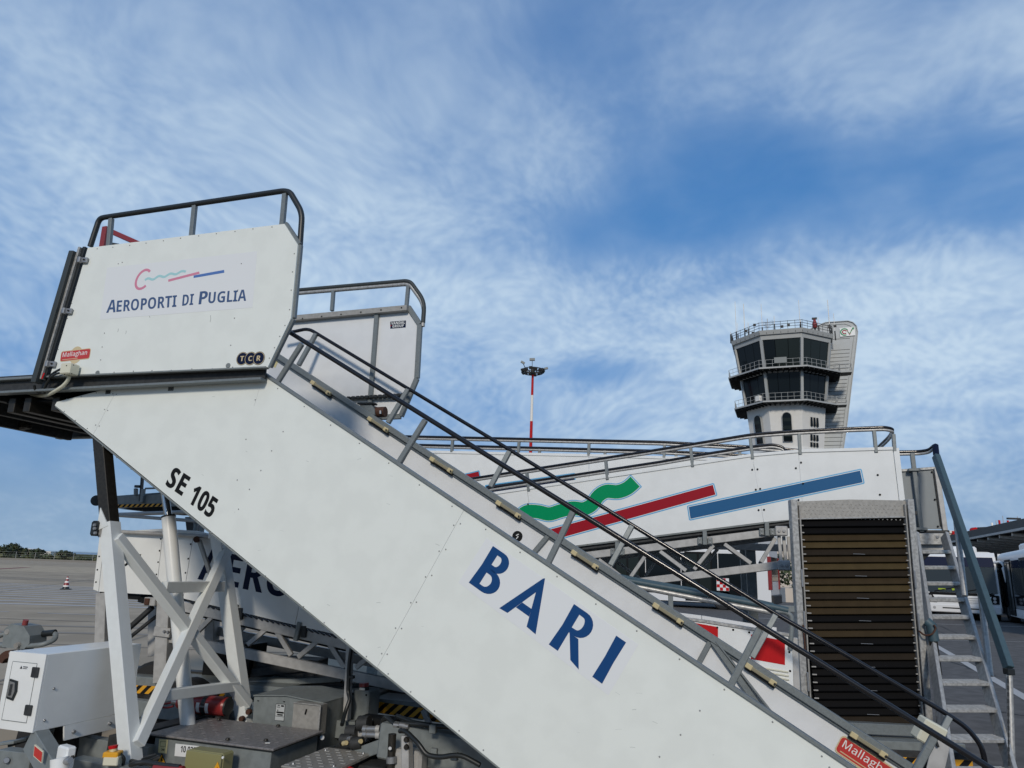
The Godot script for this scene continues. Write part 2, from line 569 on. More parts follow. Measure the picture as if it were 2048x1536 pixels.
func sky_picture() -> ImageTexture:
	for s in [[n_low, 3, 0.010, 4], [n_mid, 5, 0.022, 5], [n_fine, 8, 0.14, 3], [n_streak, 13, 0.035, 5]]:
		s[0].seed = s[1]
		s[0].frequency = s[2]
		s[0].fractal_octaves = s[3]
		s[0].noise_type = FastNoiseLite.TYPE_SIMPLEX_SMOOTH
	# middle of a bank or gap (degrees round and up), its size both ways, how much thicker
	thick = [[Vector2(7.92, 40.158), 7.5, 6.0, -0.26], [Vector2(15.554, 30.529), 9.0, 4.0, -0.34], [Vector2(16.196, 26.153), 8.0, 3.2, -0.50], [Vector2(27.061, 28.951), 10.0, 3.6, -0.38], [Vector2(4.958, 25.889), 5.0, 3.4, -0.20], [Vector2(34.913, 25.001), 9.0, 4.0, -0.42],
		[Vector2(5.281, 33.2), 6.0, 4.5, 0.20], [Vector2(25.531, 36.128), 11.0, 5.5, 0.10], [Vector2(36.983, 33.23), 8.0, 3.5, 0.18], [Vector2(-1.153, 18.421), 16.0, 4.2, 0.36], [Vector2(14.927, 11.869), 14.0, 4.0, 0.22], [Vector2(30.95, 17.317), 12.0, 5.5, 0.58], [Vector2(-28.015, 28.161), 17.0, 11.0, 0.24], [Vector2(-9.504, 29.67), 12.0, 8.0, 0.18],
		[Vector2(-33.379, 5.451), 15.0, 5.5, -0.36], [Vector2(7.136, 15.237), 4.5, 1.5, -0.42], [Vector2(11.216, 21.194), 4.0, 1.8, -0.25], [Vector2(-13.706, 21.353), 8.0, 5.0, 0.15]]
	var w := 1024
	var h := 512
	var low := PackedByteArray()
	low.resize(w * h * 3)
	for y in h:
		var el := (0.5 - (y + 0.5) / h) * PI
		for x in w:
			var c := Color(0.20, 0.21, 0.22)
			if el > -0.02:
				var az := (x + 0.5) / w * TAU
				c = sky_color(Vector3(sin(az) * cos(el), sin(el), -cos(az) * cos(el))).linear_to_srgb()
			var i := (y * w + x) * 3
			low[i] = int(clampf(c.r, 0, 1) * 255.0 + 0.5)
			low[i + 1] = int(clampf(c.g, 0, 1) * 255.0 + 0.5)
			low[i + 2] = int(clampf(c.b, 0, 1) * 255.0 + 0.5)
	var im := Image.create_from_data(w, h, false, Image.FORMAT_RGB8, low)
	im.resize(4096, 2048, Image.INTERPOLATE_CUBIC)
	# finer steps where the camera looks: the same sky, only sampled more closely
	var cols := 1040
	var top := 270
	var rows := 770
	var fine := PackedByteArray()
	fine.resize(cols * rows * 3)
	for y in rows:
		var el := (0.5 - (y + top + 0.5) / 2048.0) * PI
		for x in cols:
			var az := (x - cols / 2.0 + 0.5) / 4096.0 * TAU
			var c := sky_color(Vector3(sin(az) * cos(el), sin(el), -cos(az) * cos(el))).linear_to_srgb()
			var i := (y * cols + x) * 3
			fine[i] = int(clampf(c.r, 0, 1) * 255.0 + 0.5)
			fine[i + 1] = int(clampf(c.g, 0, 1) * 255.0 + 0.5)
			fine[i + 2] = int(clampf(c.b, 0, 1) * 255.0 + 0.5)
	var f := Image.create_from_data(cols, rows, false, Image.FORMAT_RGB8, fine)
	im.blit_rect(f, Rect2i(cols / 2, 0, cols / 2, rows), Vector2i(0, top))
	im.blit_rect(f, Rect2i(0, 0, cols / 2, rows), Vector2i(4096 - cols / 2, top))
	return ImageTexture.create_from_image(im)

# ---------- ground ----------
func sheet(called: String, poly: Array, y: float, m: String) -> MeshInstance3D:
	var k := MB.new()
	var pp := PackedVector2Array(poly)
	var ix := Geometry2D.triangulate_polygon(pp)
	for i in range(0, ix.size(), 3):
		k.flat(Vector3(pp[ix[i]].x, y, pp[ix[i]].y), Vector3(pp[ix[i + 1]].x, y, pp[ix[i + 1]].y), Vector3(pp[ix[i + 2]].x, y, pp[ix[i + 2]].y), Vector3.UP)
	return struct(called, k, m)

func stripe_on_ground(k: MB, a: Vector2, b: Vector2, w: float, y: float) -> void:
	var d := (b - a).normalized()
	var q := Vector2(-d.y, d.x) * w * 0.5
	k.quad(Vector3(a.x + q.x, y, a.y + q.y), Vector3(b.x + q.x, y, b.y + q.y), Vector3(b.x - q.x, y, b.y - q.y), Vector3(a.x - q.x, y, a.y - q.y), Vector3.UP)

func build_ground() -> void:
	sheet("ground", [Vector2(-1500, 400), Vector2(-1500, -700), Vector2(1500, -700), Vector2(1500, 400)], -0.02, "far_land").set_meta("label", "flat land around the airport")
	sheet("sea", [Vector2(-9000, -600), Vector2(-9000, -15000), Vector2(9000, -15000), Vector2(9000, -600)], -1.2, "sea").set_meta("label", "strip of blue sea on the horizon")
	sheet("apron", [Vector2(-400, 60), Vector2(-400, -128), Vector2(-10, -128), Vector2(3, -60), Vector2(2, 60)], 0.0, "apron").set_meta("label", "brownish concrete apron on the left")
	sheet("road", [Vector2(2, 60), Vector2(3, -60), Vector2(-10, -128), Vector2(300, -128), Vector2(300, 60)], 0.0, "asphalt").set_meta("label", "grey asphalt bus lane on the right")
	sheet("taxiway", [Vector2(-300, -58), Vector2(-300, -80), Vector2(-12, -84), Vector2(-12, -60)], 0.004, "apron_light").set_meta("label", "paler strip of concrete across the apron")
	sheet("grass_verge", [Vector2(-400, -128), Vector2(-400, -158), Vector2(0, -158), Vector2(0, -128)], 0.01, "dry_grass").set_meta("label", "dry yellow grass beyond the apron")
	var k := MB.new()
	k.box(Vector3(-200, 0.15, -127), Vector3(400, 0.3, 0.5))
	struct("kerb", k, "joint", "low concrete kerb along the far edge of the apron")
	# white hatching beside the cone
	k = MB.new()
	for i in 11:
		var t := i / 10.0
		var a := Vector2(lerpf(-25.5, -17.0, t), lerpf(-37.5, -23.2, t))
		var b := Vector2(lerpf(-10.5, -8.8, t), lerpf(-33.6, -24.0, t))
		stripe_on_ground(k, a, b, 0.36 if i < 10 else 0.42, 0.006)
	struct("hatched_marking", k, "road_white", "white painted hatching on the apron near the cone")
	k = MB.new()
	for s in [[-24.0, -13.2], [-12.4, -10.1], [-9.6, -6.4]]:
		stripe_on_ground(k, Vector2(s[0], -20.3 + (s[0] + 12.0) * -0.01), Vector2(s[1], -20.35), 0.13, 0.006)
	stripe_on_ground(k, Vector2(-5.356, -8.408), Vector2(-5.328, -8.593), 0.12, 0.006)
	stripe_on_ground(k, Vector2(-5.187, -8.157), Vector2(-5.16, -8.273), 0.05, 0.006)
	struct("painted_line", k, "road_white", "thin white painted lines on the apron")
	k = MB.new()
	for z: float in [-9.5, -13.6, -18.2, -27.0, -44.0, -52.0, -96.0]:
		stripe_on_ground(k, Vector2(-120, z - 1.2), Vector2(1.5, z), 0.05 + absf(z) * 0.0022, 0.005)
	for i in 7:
		stripe_on_ground(k, Vector2(-6.0 - i * 6.0, -8.0), Vector2(-14.0 - i * 15.0, -56.0), 0.06, 0.0045)
	struct("slab_joint", k, "slab_joint", "joints between the concrete slabs of the apron")
	k = MB.new()
	for q in [[-30.0, -13.0, -3.0, -16.4, 0.30], [-30.0, -14.6, -3.0, -17.8, 0.28], [-60.0, -47.0, -8.0, -41.0, 0.45], [-60.0, -49.0, -8.0, -43.4, 0.45]]:
		stripe_on_ground(k, Vector2(q[0], q[1]), Vector2(q[2], q[3]), q[4], 0.0055)
	struct("tyre_mark", k, "tyre_mark", "faint dark tyre marks on the apron")
	k = MB.new()
	stripe_on_ground(k, Vector2(-33.222, -38.344), Vector2(-46.817, -73.682), 0.8, 0.008)
	struct("red_marking", k, "red_line", "faded red line on the apron")
	k = MB.new()
	stripe_on_ground(k, Vector2(14.908, -28.547), Vector2(5.952, -7.241), 0.16, 0.006)
	stripe_on_ground(k, Vector2(9.645, -29.724), Vector2(25.931, -30.414), 0.15, 0.006)
	stripe_on_ground(k, Vector2(12.436, -21.702), Vector2(19.54, -23.001), 0.05, 0.006)
	struct("lane_marking", k, "road_white", "white lane lines on the asphalt by the buses")
	k = MB.new()
	for s in [[Vector2(16.512, -28.781), Vector2(14.383, -23.838)], [Vector2(14.817, -25.857), Vector2(12.853, -21.851)], [Vector2(9.442, -16.551), Vector2(8.889, -13.892)], [Vector2(6.324, -10.278), Vector2(6.789, -9.646)]]:
		var pts := []
		for j in 9:
			var u: Vector2 = (s[0] as Vector2).lerp(s[1], j / 8.0) + Vector2(rng.randf_range(-0.06, 0.06), rng.randf_range(-0.06, 0.06))
			pts.append(u)
		for j in 8:
			stripe_on_ground(k, pts[j], pts[j + 1], 0.035, 0.005)
	struct("crack", k, "black_paint", "dark cracks in the asphalt")

# ---------- far left: trees, white houses, fence posts, palms ----------
func leaf_mass(k: MB, c: Vector3, r: Vector3, count: int, size: float) -> void:
	for i in count:
		var d := Vector3(rng.randfn(), rng.randfn(), rng.randfn()).normalized() * pow(rng.randf(), 0.45)
		var p := c + d * r
		var u := Vector3(rng.randfn(), rng.randfn(), rng.randfn()).normalized() * size * rng.randf_range(0.5, 1.2)
		var w := u.cross(Vector3(rng.randfn(), rng.randfn(), rng.randfn()).normalized()) * 0.9
		k.quad(p - u, p - w, p + u, p + w, (d + Vector3(0, 0.4, 0.2)).normalized())

func tree(called: String, at: Vector3, wide: float, high: float, label: String, lobes := 5, cat := "tree", group := "trees along the far edge of the airfield") -> Node3D:
	var t := thing(called, label, cat, at, 0.0, group)
	var k := MB.new()
	k.cone(Vector3.ZERO, Vector3(0.1, high * 0.5, 0), wide * 0.05, wide * 0.025, 8)
	for i in 4:
		var a := TAU * i / 4.0 + 0.4
		k.cone(Vector3(0.05, high * 0.3, 0), Vector3(cos(a) * wide * 0.25, high * 0.62, sin(a) * wide * 0.25), wide * 0.025, wide * 0.01, 6)
	obj("trunk", k, "bark", t)
	for m in ["leaf", "leaf_light", "leaf_dark"]:
		k = MB.new()
		for i in lobes:
			var a := rng.randf() * TAU
			var rr := rng.randf_range(0.05, 0.32) * wide
			leaf_mass(k, Vector3(cos(a) * rr, high * rng.randf_range(0.35, 0.8), sin(a) * rr), Vector3(wide * 0.28, high * 0.24, wide * 0.28), 60, wide * 0.055)
		obj("crown", k, m, t)
	return t

func build_far_left() -> void:
	var k := MB.new()
	# hedge of scrub, too dense to count
	var st := MB.new()
	for i in 210:
		var x := lerpf(-220, 20, i / 209.0) + rng.randf_range(-1.5, 1.5)
		var h := rng.randf_range(1.0, 1.7) if x < -106.0 else rng.randf_range(0.8, 1.3)
		leaf_mass(st if i % 2 else k, Vector3(x, h * 0.42, -163 + rng.randf_range(-5, 4)), Vector3(1.9, h * 0.55, 1.6), 50, 0.36)
	var hedge := obj("scrub_hedge", k, "leaf")
	tag(hedge, "dense green scrub along the far edge of the airfield", "shrubs", "", "stuff")
	var hedge2 := obj("scrub_hedge", st, "leaf_light")
	tag(hedge2, "paler scrub mixed into the hedge along the far airfield edge", "shrubs", "", "stuff")
	for s in [[4, 11.0, 6.2, "broad dark tree at the left edge of the frame"], [42, 6.0, 6.4, "leafy tree just right of the two palms"], [60, 0.0, 0, ""], [47, 8.0, 5.4, "low round tree below the palm crowns"], [31, 7.0, 6.2, "bushy tree beside the pair of palms"], [24, 7.0, 5.0, "small dark tree over the leftmost white house"], [51, 5.0, 5.0, "narrow tree above the second white house"], [86, 9.0, 7.0, "tall ragged tree near the middle of the hedge"], [93, 5.0, 6.6, "round topped tree touching the tall ragged tree"], [72, 9.0, 5.0, "low spreading tree left of the tall ragged tree"], [101, 8.0, 5.0, "sloping tree on the right of the tall ragged tree"], [130, 9.0, 4.4, "dark umbrella shaped tree in front of the gabled house"], [187, 9.0, 4.0, "low tree beside the ramp's white end"]]:
		if s[1] > 0.0:
			var d := 172.0 + fmod(s[0] * 7.0, 9.0)
			tree("field_tree", Vector3((s[0] - 1024.0) / 1450.0 * d * 1.02, 0, -d), s[1] * 0.5, s[2] * 0.5, s[3])
	for s in [[19, 3.6, "left one of two palm trees"], [24, 3.75, "right one of two palm trees"]]:
		var x: float = (s[0] - 1024.0) / 1450.0 * 180.0 * 1.02
		var t := thing("palm_tree", s[2] + " rising above the hedge", "palm tree", Vector3(x, 0, -181), 0.0, "palms above the hedge")
		p_cone("trunk", Vector3.ZERO, Vector3(0.2, s[1] - 0.5, 0), 0.14, 0.1, "bark", t, 8)
		k = MB.new()
		for i in 22:
			var a := TAU * i / 22.0
			var up := rng.randf_range(-0.3, 1.0)
			var d := Vector3(cos(a), up, sin(a)).normalized()
			var o := Vector3(0.2, s[1] - 0.5, 0)
			var side := d.cross(Vector3.UP).normalized() * 0.13
			var mid := o + d * 0.5
			var tip := o + d * 0.8 + Vector3(0, -0.25, 0)
			k.quad(o - side * 0.3, mid - side, tip, mid + side, Vector3.UP)
		obj("frond", k, "leaf_dark", t)
	for s in [[8, 17, 1096.5, 1101, "first white house from the left behind the hedge"], [37, 48, 1097, 1101, "second white house from the left with a dark tree above"], [53, 64, 1097.5, 1101, "third white house from the left below low trees"], [106, 119, 1100, 1104, "small white house left of the gabled one"], [121, 136, 1099, 1104, "white gabled house showing above the hedge"], [141, 171, 1102, 1105, "long low white house with the sea behind"]]:
		var d := 215.0
		var x0: float = (s[0] - 1024.0) / 1450.0 * d * 1.02
		var x1: float = (s[1] - 1024.0) / 1450.0 * d * 1.02
		var h: float = 1.6 + (1100.5 - s[2]) / 1450.0 * d
		var t := thing("white_house", s[4], "house", Vector3((x0 + x1) * 0.5, 0, -d), 0.0, "white houses beyond the hedge")
		p_box("wall", Vector3(0, h * 0.5, 0), Vector3(x1 - x0, h, 6), "house_white", t)
		if s[0] == 121:
			p_poly("roof", [Vector2(-1.1, h), Vector2(1.1, h), Vector2(0, h + 0.4)], -3.0, 3.0, "house_white", t)
		else:
			p_box("roof", Vector3(0, h + 0.1, 0), Vector3(x1 - x0 + 0.3, 0.2, 6.3), "house_white", t)
		for i in 3:
			p_box("window", Vector3((x1 - x0) * (i - 1) * 0.3, h * 0.75, 3.0), Vector3(0.25, 0.3, 0.06), "dark_glass", t)
	var f := thing("perimeter_fence", "thin wire fence on pale posts in front of the hedge", "fence", Vector3(0, 0, -156))
	for i in 40:
		p_cone("post", Vector3(-150 + i * 4.0, 0, 0), Vector3(-150 + i * 4.0, 1.3, 0), 0.04, 0.04, "truss_grey", f, 6)
	for y: float in [0.4, 0.8, 1.25]:
		p_tube("wire", [Vector3(-150, y, 0), Vector3(6, y, 0)], 0.012, "truss_grey", f)

func slab(k: MB, a: Vector3, b: Vector3, c: Vector3, d: Vector3, m: Vector3, t: float) -> void:
	var o := m * t
	k.quad(a + o, b + o, c + o, d + o, m)
	k.quad(a, b, c, d, -m)
	var mid := (a + b + c + d) * 0.25
	for e in [[a, b], [b, c], [c, d], [d, a]]:
		var q: Vector3 = ((e[0] + e[1]) * 0.5 - mid)
		k.quad(e[0], e[1], e[1] + o, e[0] + o, (q - m * q.dot(m)).normalized())

# ---------- terminal, bus shelter, small things on the right horizon ----------
func build_terminal() -> void:
	var a: Vector3 = Vector3(36.367, -0.004, -140)
	var t := thing("terminal_building", "long cream terminal building with red roof parts behind the bus shelter", "building", Vector3(a.x, 0, -140), 0.0)
	p_box("wall", Vector3(60, 5.4, -8), Vector3(140, 10.8, 16), "terminal", t)
	p_box("parapet", Vector3(60, 11.0, -8), Vector3(140.6, 0.5, 16.6), "house_white", t)
	for i in 22:
		var w := p_box("window", Vector3(-6 + i * 6.0, 3.2, 0.02), Vector3(3.6, 2.6, 0.2), "dark_glass", t)
		p_box("sill", Vector3(-6 + i * 6.0, 1.8, 0.15), Vector3(3.9, 0.15, 0.4), "house_white", w)
	var rx: Array = [Vector3(84.868, 9.974, -140), Vector3(88.66, 10.663, -140)]
	p_box("red_pillar", Vector3(rx[0].x - a.x, 10.2, 0.3), Vector3(0.75, 1.9, 0.5), "signal_red", t)
	var k := MB.new()
	var arch := []
	for i in 9:
		var g := PI * i / 8.0
		arch.append(Vector2(cos(g) * 2.3, 3.2 + sin(g) * 2.0))
	arch.append(Vector2(-2.6, 0))
	arch.append(Vector2(-1.5, 0))
	for i in 7:
		var g := PI - PI * i / 6.0
		arch.append(Vector2(cos(g) * 1.2, 1.6 + sin(g) * 1.2))
	arch.append(Vector2(1.5, 0))
	arch.append(Vector2(2.6, 0))
	k.prism(arch, -1.5, 1.5, Transform3D(Basis().scaled(Vector3.ONE * 0.3), Vector3(rx[1].x - a.x, 10.4, 0.6)))
	obj("red_roof_vent", k, "signal_red", t)
	# bus shelter with a dark underside
	var l: Vector3 = Vector3(36.557, 4.78, -62)
	var r: Vector3 = Vector3(29.217, 4.777, -41)
	l.y = 4.9
	r.y = 4.9
	var dir := (r - l).normalized()
	l -= dir * 45.0
	var back := Vector3(dir.z, 0, -dir.x)
	if back.x < 0.0:
		back = -back
	var s := thing("bus_shelter", "long dark open bus shelter with sloping steel roof behind the buses", "shelter")
	k = MB.new()
	var e := r + dir * 14.0
	slab(k, l, e, e + back * 13.0 + Vector3(0, -0.9, 0), l + back * 13.0 + Vector3(0, -0.9, 0), Vector3.UP, 0.28)
	obj("roof", k, "dark_steel", s)
	p_bar("fascia", l + Vector3(-0.1, 0.12, 0), e + Vector3(-0.1, 0.12, 0), 0.12, 0.5, "roof_dark", s)
	p_bar("gutter", l + Vector3(-0.2, -0.2, 0), e + Vector3(-0.2, -0.2, 0), 0.2, 0.14, "truss_grey", s)
	for i in 32:
		var p: Vector3 = l + dir * (1.5 + i * 2.6)
		p_tube("rafter", [p + Vector3(0, -0.35, 0), p + back * 4.0 + Vector3(0, -0.65, 0), p + back * 8.5 + Vector3(0, -1.3, 0), p + back * 9.5 + Vector3(0, -2.2, 0)], 0.12, "house_white", s, 1.5)
		if i % 2 == 0:
			p_cone("post", Vector3(p.x, 0, p.z) + back * 9.5, p + back * 9.5 + Vector3(0, -1.0, 0), 0.14, 0.14, "truss_grey", s, 10)
	k = MB.new()
	slab(k, l + back * 12.5 + Vector3(0, -4.9, 0), e + back * 12.5 + Vector3(0, -4.9, 0), e + back * 12.5 + Vector3(0, -1.2, 0), l + back * 12.5 + Vector3(0, -1.2, 0), -back, 0.2)
	obj("back_wall", k, "dark_steel", s)
	# cypress, roof antennas, lamp
	var c: Vector3 = Vector3(109.494, 12.783, -165)
	var cy := thing("cypress_tree", "dark pointed cypress standing up behind the terminal roof", "tree", Vector3(c.x, 0, -165))
	k = MB.new()
	for i in 13:
		var h := 8.0 + i * 0.5
		leaf_mass(k, Vector3(0, h, 0), Vector3(1.5, 0.7, 1.5) * sin(clampf((15.0 - h) / 6.0, 0.05, 1.0) * PI * 0.62), 30, 0.4)
	obj("crown", k, "leaf_dark", cy)
	p_cone("trunk", Vector3.ZERO, Vector3(0, 9, 0), 0.4, 0.2, "bark", cy, 8)
	c = Vector3(102.384, 11.663, -150)
	var an := thing("rooftop_antennas", "cluster of red and white antenna masts above the shelter roof", "antenna", Vector3(c.x, 0, -150))
	p_box("base", Vector3(0, 6.0, 0), Vector3(7.5, 12.0, 5), "terminal", an)
	for i in 11:
		var x := -3.4 + i * 0.68
		p_box("panel_antenna", Vector3(x, 12.9 + 0.5 * sin(i * 2.0), rng.randf_range(-1, 2.6)), Vector3(0.32, 1.8, 0.2), ["house_white", "signal_red", "truss_grey"][i % 3], an)
	for i in 4:
		p_cone("mast", Vector3(-3.0 + i * 1.5, 12, 1), Vector3(-3.0 + i * 1.5, 14.2 + (i % 2), 1), 0.09, 0.06, "truss_grey", an, 6)
	p_box("lamp_head", Vector3(0.7, 14.7, 1.0), Vector3(2.6, 0.35, 0.6), "dark_steel", an)
	c = Vector3(77.096, 7.732, -120)
	var lamp := thing("street_lamp", "thin lamp post with flat dark head in front of the terminal", "street lamp", Vector3(c.x, 0, -120))
	p_cone("post", Vector3.ZERO, Vector3(0, 10.4, 0), 0.11, 0.08, "truss_grey", lamp, 8)
	p_box("lamp_head", Vector3(0.55, 10.5, 0), Vector3(1.4, 0.22, 0.4), "dark_steel", lamp, Basis(Vector3.BACK, 0.08))
	# planters by the wall beyond the bus
	for q in [[Vector3(19.254, 0.198, -52), 2.6, "taller potted shrub right of the parked bus"], [Vector3(18.938, 0.139, -50), 2.0, "shorter potted shrub beside the taller one past the bus"]]:
		var p := thing("potted_shrub", q[2], "planter", Vector3(q[0].x, 0, q[0].z), 0.0, "planters by the terminal wall")
		p_box("planter", Vector3(0, 0.45, 0), Vector3(0.9, 0.9, 0.9), "terminal", p)
		k = MB.new()
		leaf_mass(k, Vector3(0, 0.9 + q[1] * 0.45, 0), Vector3(0.42, q[1] * 0.5, 0.42), 150, 0.14)
		obj("foliage", k, "leaf", p)
	var wl := thing("low_wall", "pale wall behind the planters past the bus", "wall", Vector3(21.949, 0.203, -60), -15.0)
	wl.position.y = 0.0
	p_box("wall_face", Vector3(2, 2.0, 0), Vector3(8, 4.0, 0.3), "terminal", wl)
	for i in 4:
		p_box("vent", Vector3(1.2, 0.35 + i * 0.22, 0.16), Vector3(1.0, 0.12, 0.05), "truss_grey", wl)

# ---------- control tower ----------
func ov(k: int, ap: float, y: float, turn := 0.0) -> Vector3:
	var g := deg_to_rad(22.5 + 45.0 * k + turn)
	return Vector3(sin(g) * ap / cos(PI / 8.0), y, cos(g) * ap / cos(PI / 8.0))

func frustum(k: MB, y0: float, a0: float, y1: float, a1: float) -> void:
	for i in 8:
		var g := deg_to_rad(45.0 * (i + 1))
		var m := Vector3(sin(g), (a0 - a1) / (y1 - y0), cos(g)).normalized()
		k.quad(ov(i, a0, y0), ov(i + 1, a0, y0), ov(i + 1, a1, y1), ov(i, a1, y1), m)
		k.flat(ov(i, a0, y0), ov(i + 1, a0, y0), Vector3(0, y0, 0), Vector3.DOWN)
		k.flat(ov(i, a1, y1), ov(i + 1, a1, y1), Vector3(0, y1, 0), Vector3.UP)

func on_face(i: int, u: float, y: float, ap: float) -> Vector3:
	var g := deg_to_rad(45.0 * i)
	return Vector3(sin(g) * ap + cos(g) * u, y, cos(g) * ap - sin(g) * u)

func glazed(t: Node3D, y0: float, a0: float, y1: float, a1: float, blinds: Array) -> void:
	var k := MB.new()
	frustum(k, y0, a0 - 0.5, y1, a1 - 0.5)
	obj("room", k, "black_paint", t)
	for i in 8:
		k = MB.new()
		k.bar(ov(i, a0 - 0.05, y0), ov(i, a1 - 0.05, y1), 0.34, 0.34, Vector3(sin(deg_to_rad(22.5 + 45 * i)), 0, cos(deg_to_rad(22.5 + 45 * i))))
		obj("corner_post", k, "tower_grey", t)
		var g := deg_to_rad(45.0 * i)
		var m := Vector3(sin(g), (a0 - a1) / (y1 - y0), cos(g)).normalized()
		var w0 := a0 * tan(PI / 8.0) - 0.06
		var w1 := a1 * tan(PI / 8.0) - 0.06
		for j in 3:
			k = MB.new()
			var f0 := -1.0 + j * 2.0 / 3.0 + 0.012
			var f1 := -1.0 + (j + 1) * 2.0 / 3.0 - 0.012
			slab(k, on_face(i, w0 * f0, y0, a0 - 0.12), on_face(i, w0 * f1, y0, a0 - 0.12), on_face(i, w1 * f1, y1, a1 - 0.12), on_face(i, w1 * f0, y1, a1 - 0.12), m, 0.05)
			obj("window_pane", k, "glass_blind" if (i * 3 + j) in blinds else "dark_glass", t)

func balcony(t: Node3D, y: float, inner: float, outer: float, rail: float) -> void:
	var k := MB.new()
	for i in 8:
		var g := deg_to_rad(45.0 * (i + 1))
		var m := Vector3(sin(g), 0, cos(g))
		for q in [[0.0, Vector3.DOWN], [0.14, Vector3.UP]]:
			k.quad(ov(i, inner, y + q[0]), ov(i + 1, inner, y + q[0]), ov(i + 1, outer, y + q[0]), ov(i, outer, y + q[0]), q[1])
		k.quad(ov(i, outer, y), ov(i + 1, outer, y), ov(i + 1, outer, y + 0.14), ov(i, outer, y + 0.14), m)
	var d := obj("balcony_deck", k, "dark_steel", t)
	k = MB.new()
	for i in 8:
		for j in 7:
			var f := (j + 0.5) / 7.0
			k.bar(ov(i, inner - 0.2, y - 0.12).lerp(ov(i + 1, inner - 0.2, y - 0.12), f), ov(i, outer - 0.1, y - 0.08).lerp(ov(i + 1, outer - 0.1, y - 0.08), f), 0.1, 0.2)
	obj("deck_bracket", k, "dark_steel", d)
	k = MB.new()
	for i in 8:
		k.bar(ov(i, outer, y + 0.09), ov(i + 1, outer, y + 0.09), 0.06, 0.2)
		for h: float in [rail, rail * 0.55]:
			k.tube([ov(i, outer - 0.06, y + h), ov(i + 1, outer - 0.06, y + h)], 0.024, 6)
	var r := obj("balcony_rail", k, "tower_grey", t)
	for i in 8:
		for j in 7:
			var p := ov(i, outer - 0.06, y).lerp(ov(i + 1, outer - 0.06, y), j / 7.0)
			p_cone("baluster", p, p + Vector3(0, rail, 0), 0.022, 0.022, "tower_grey", r, 6)

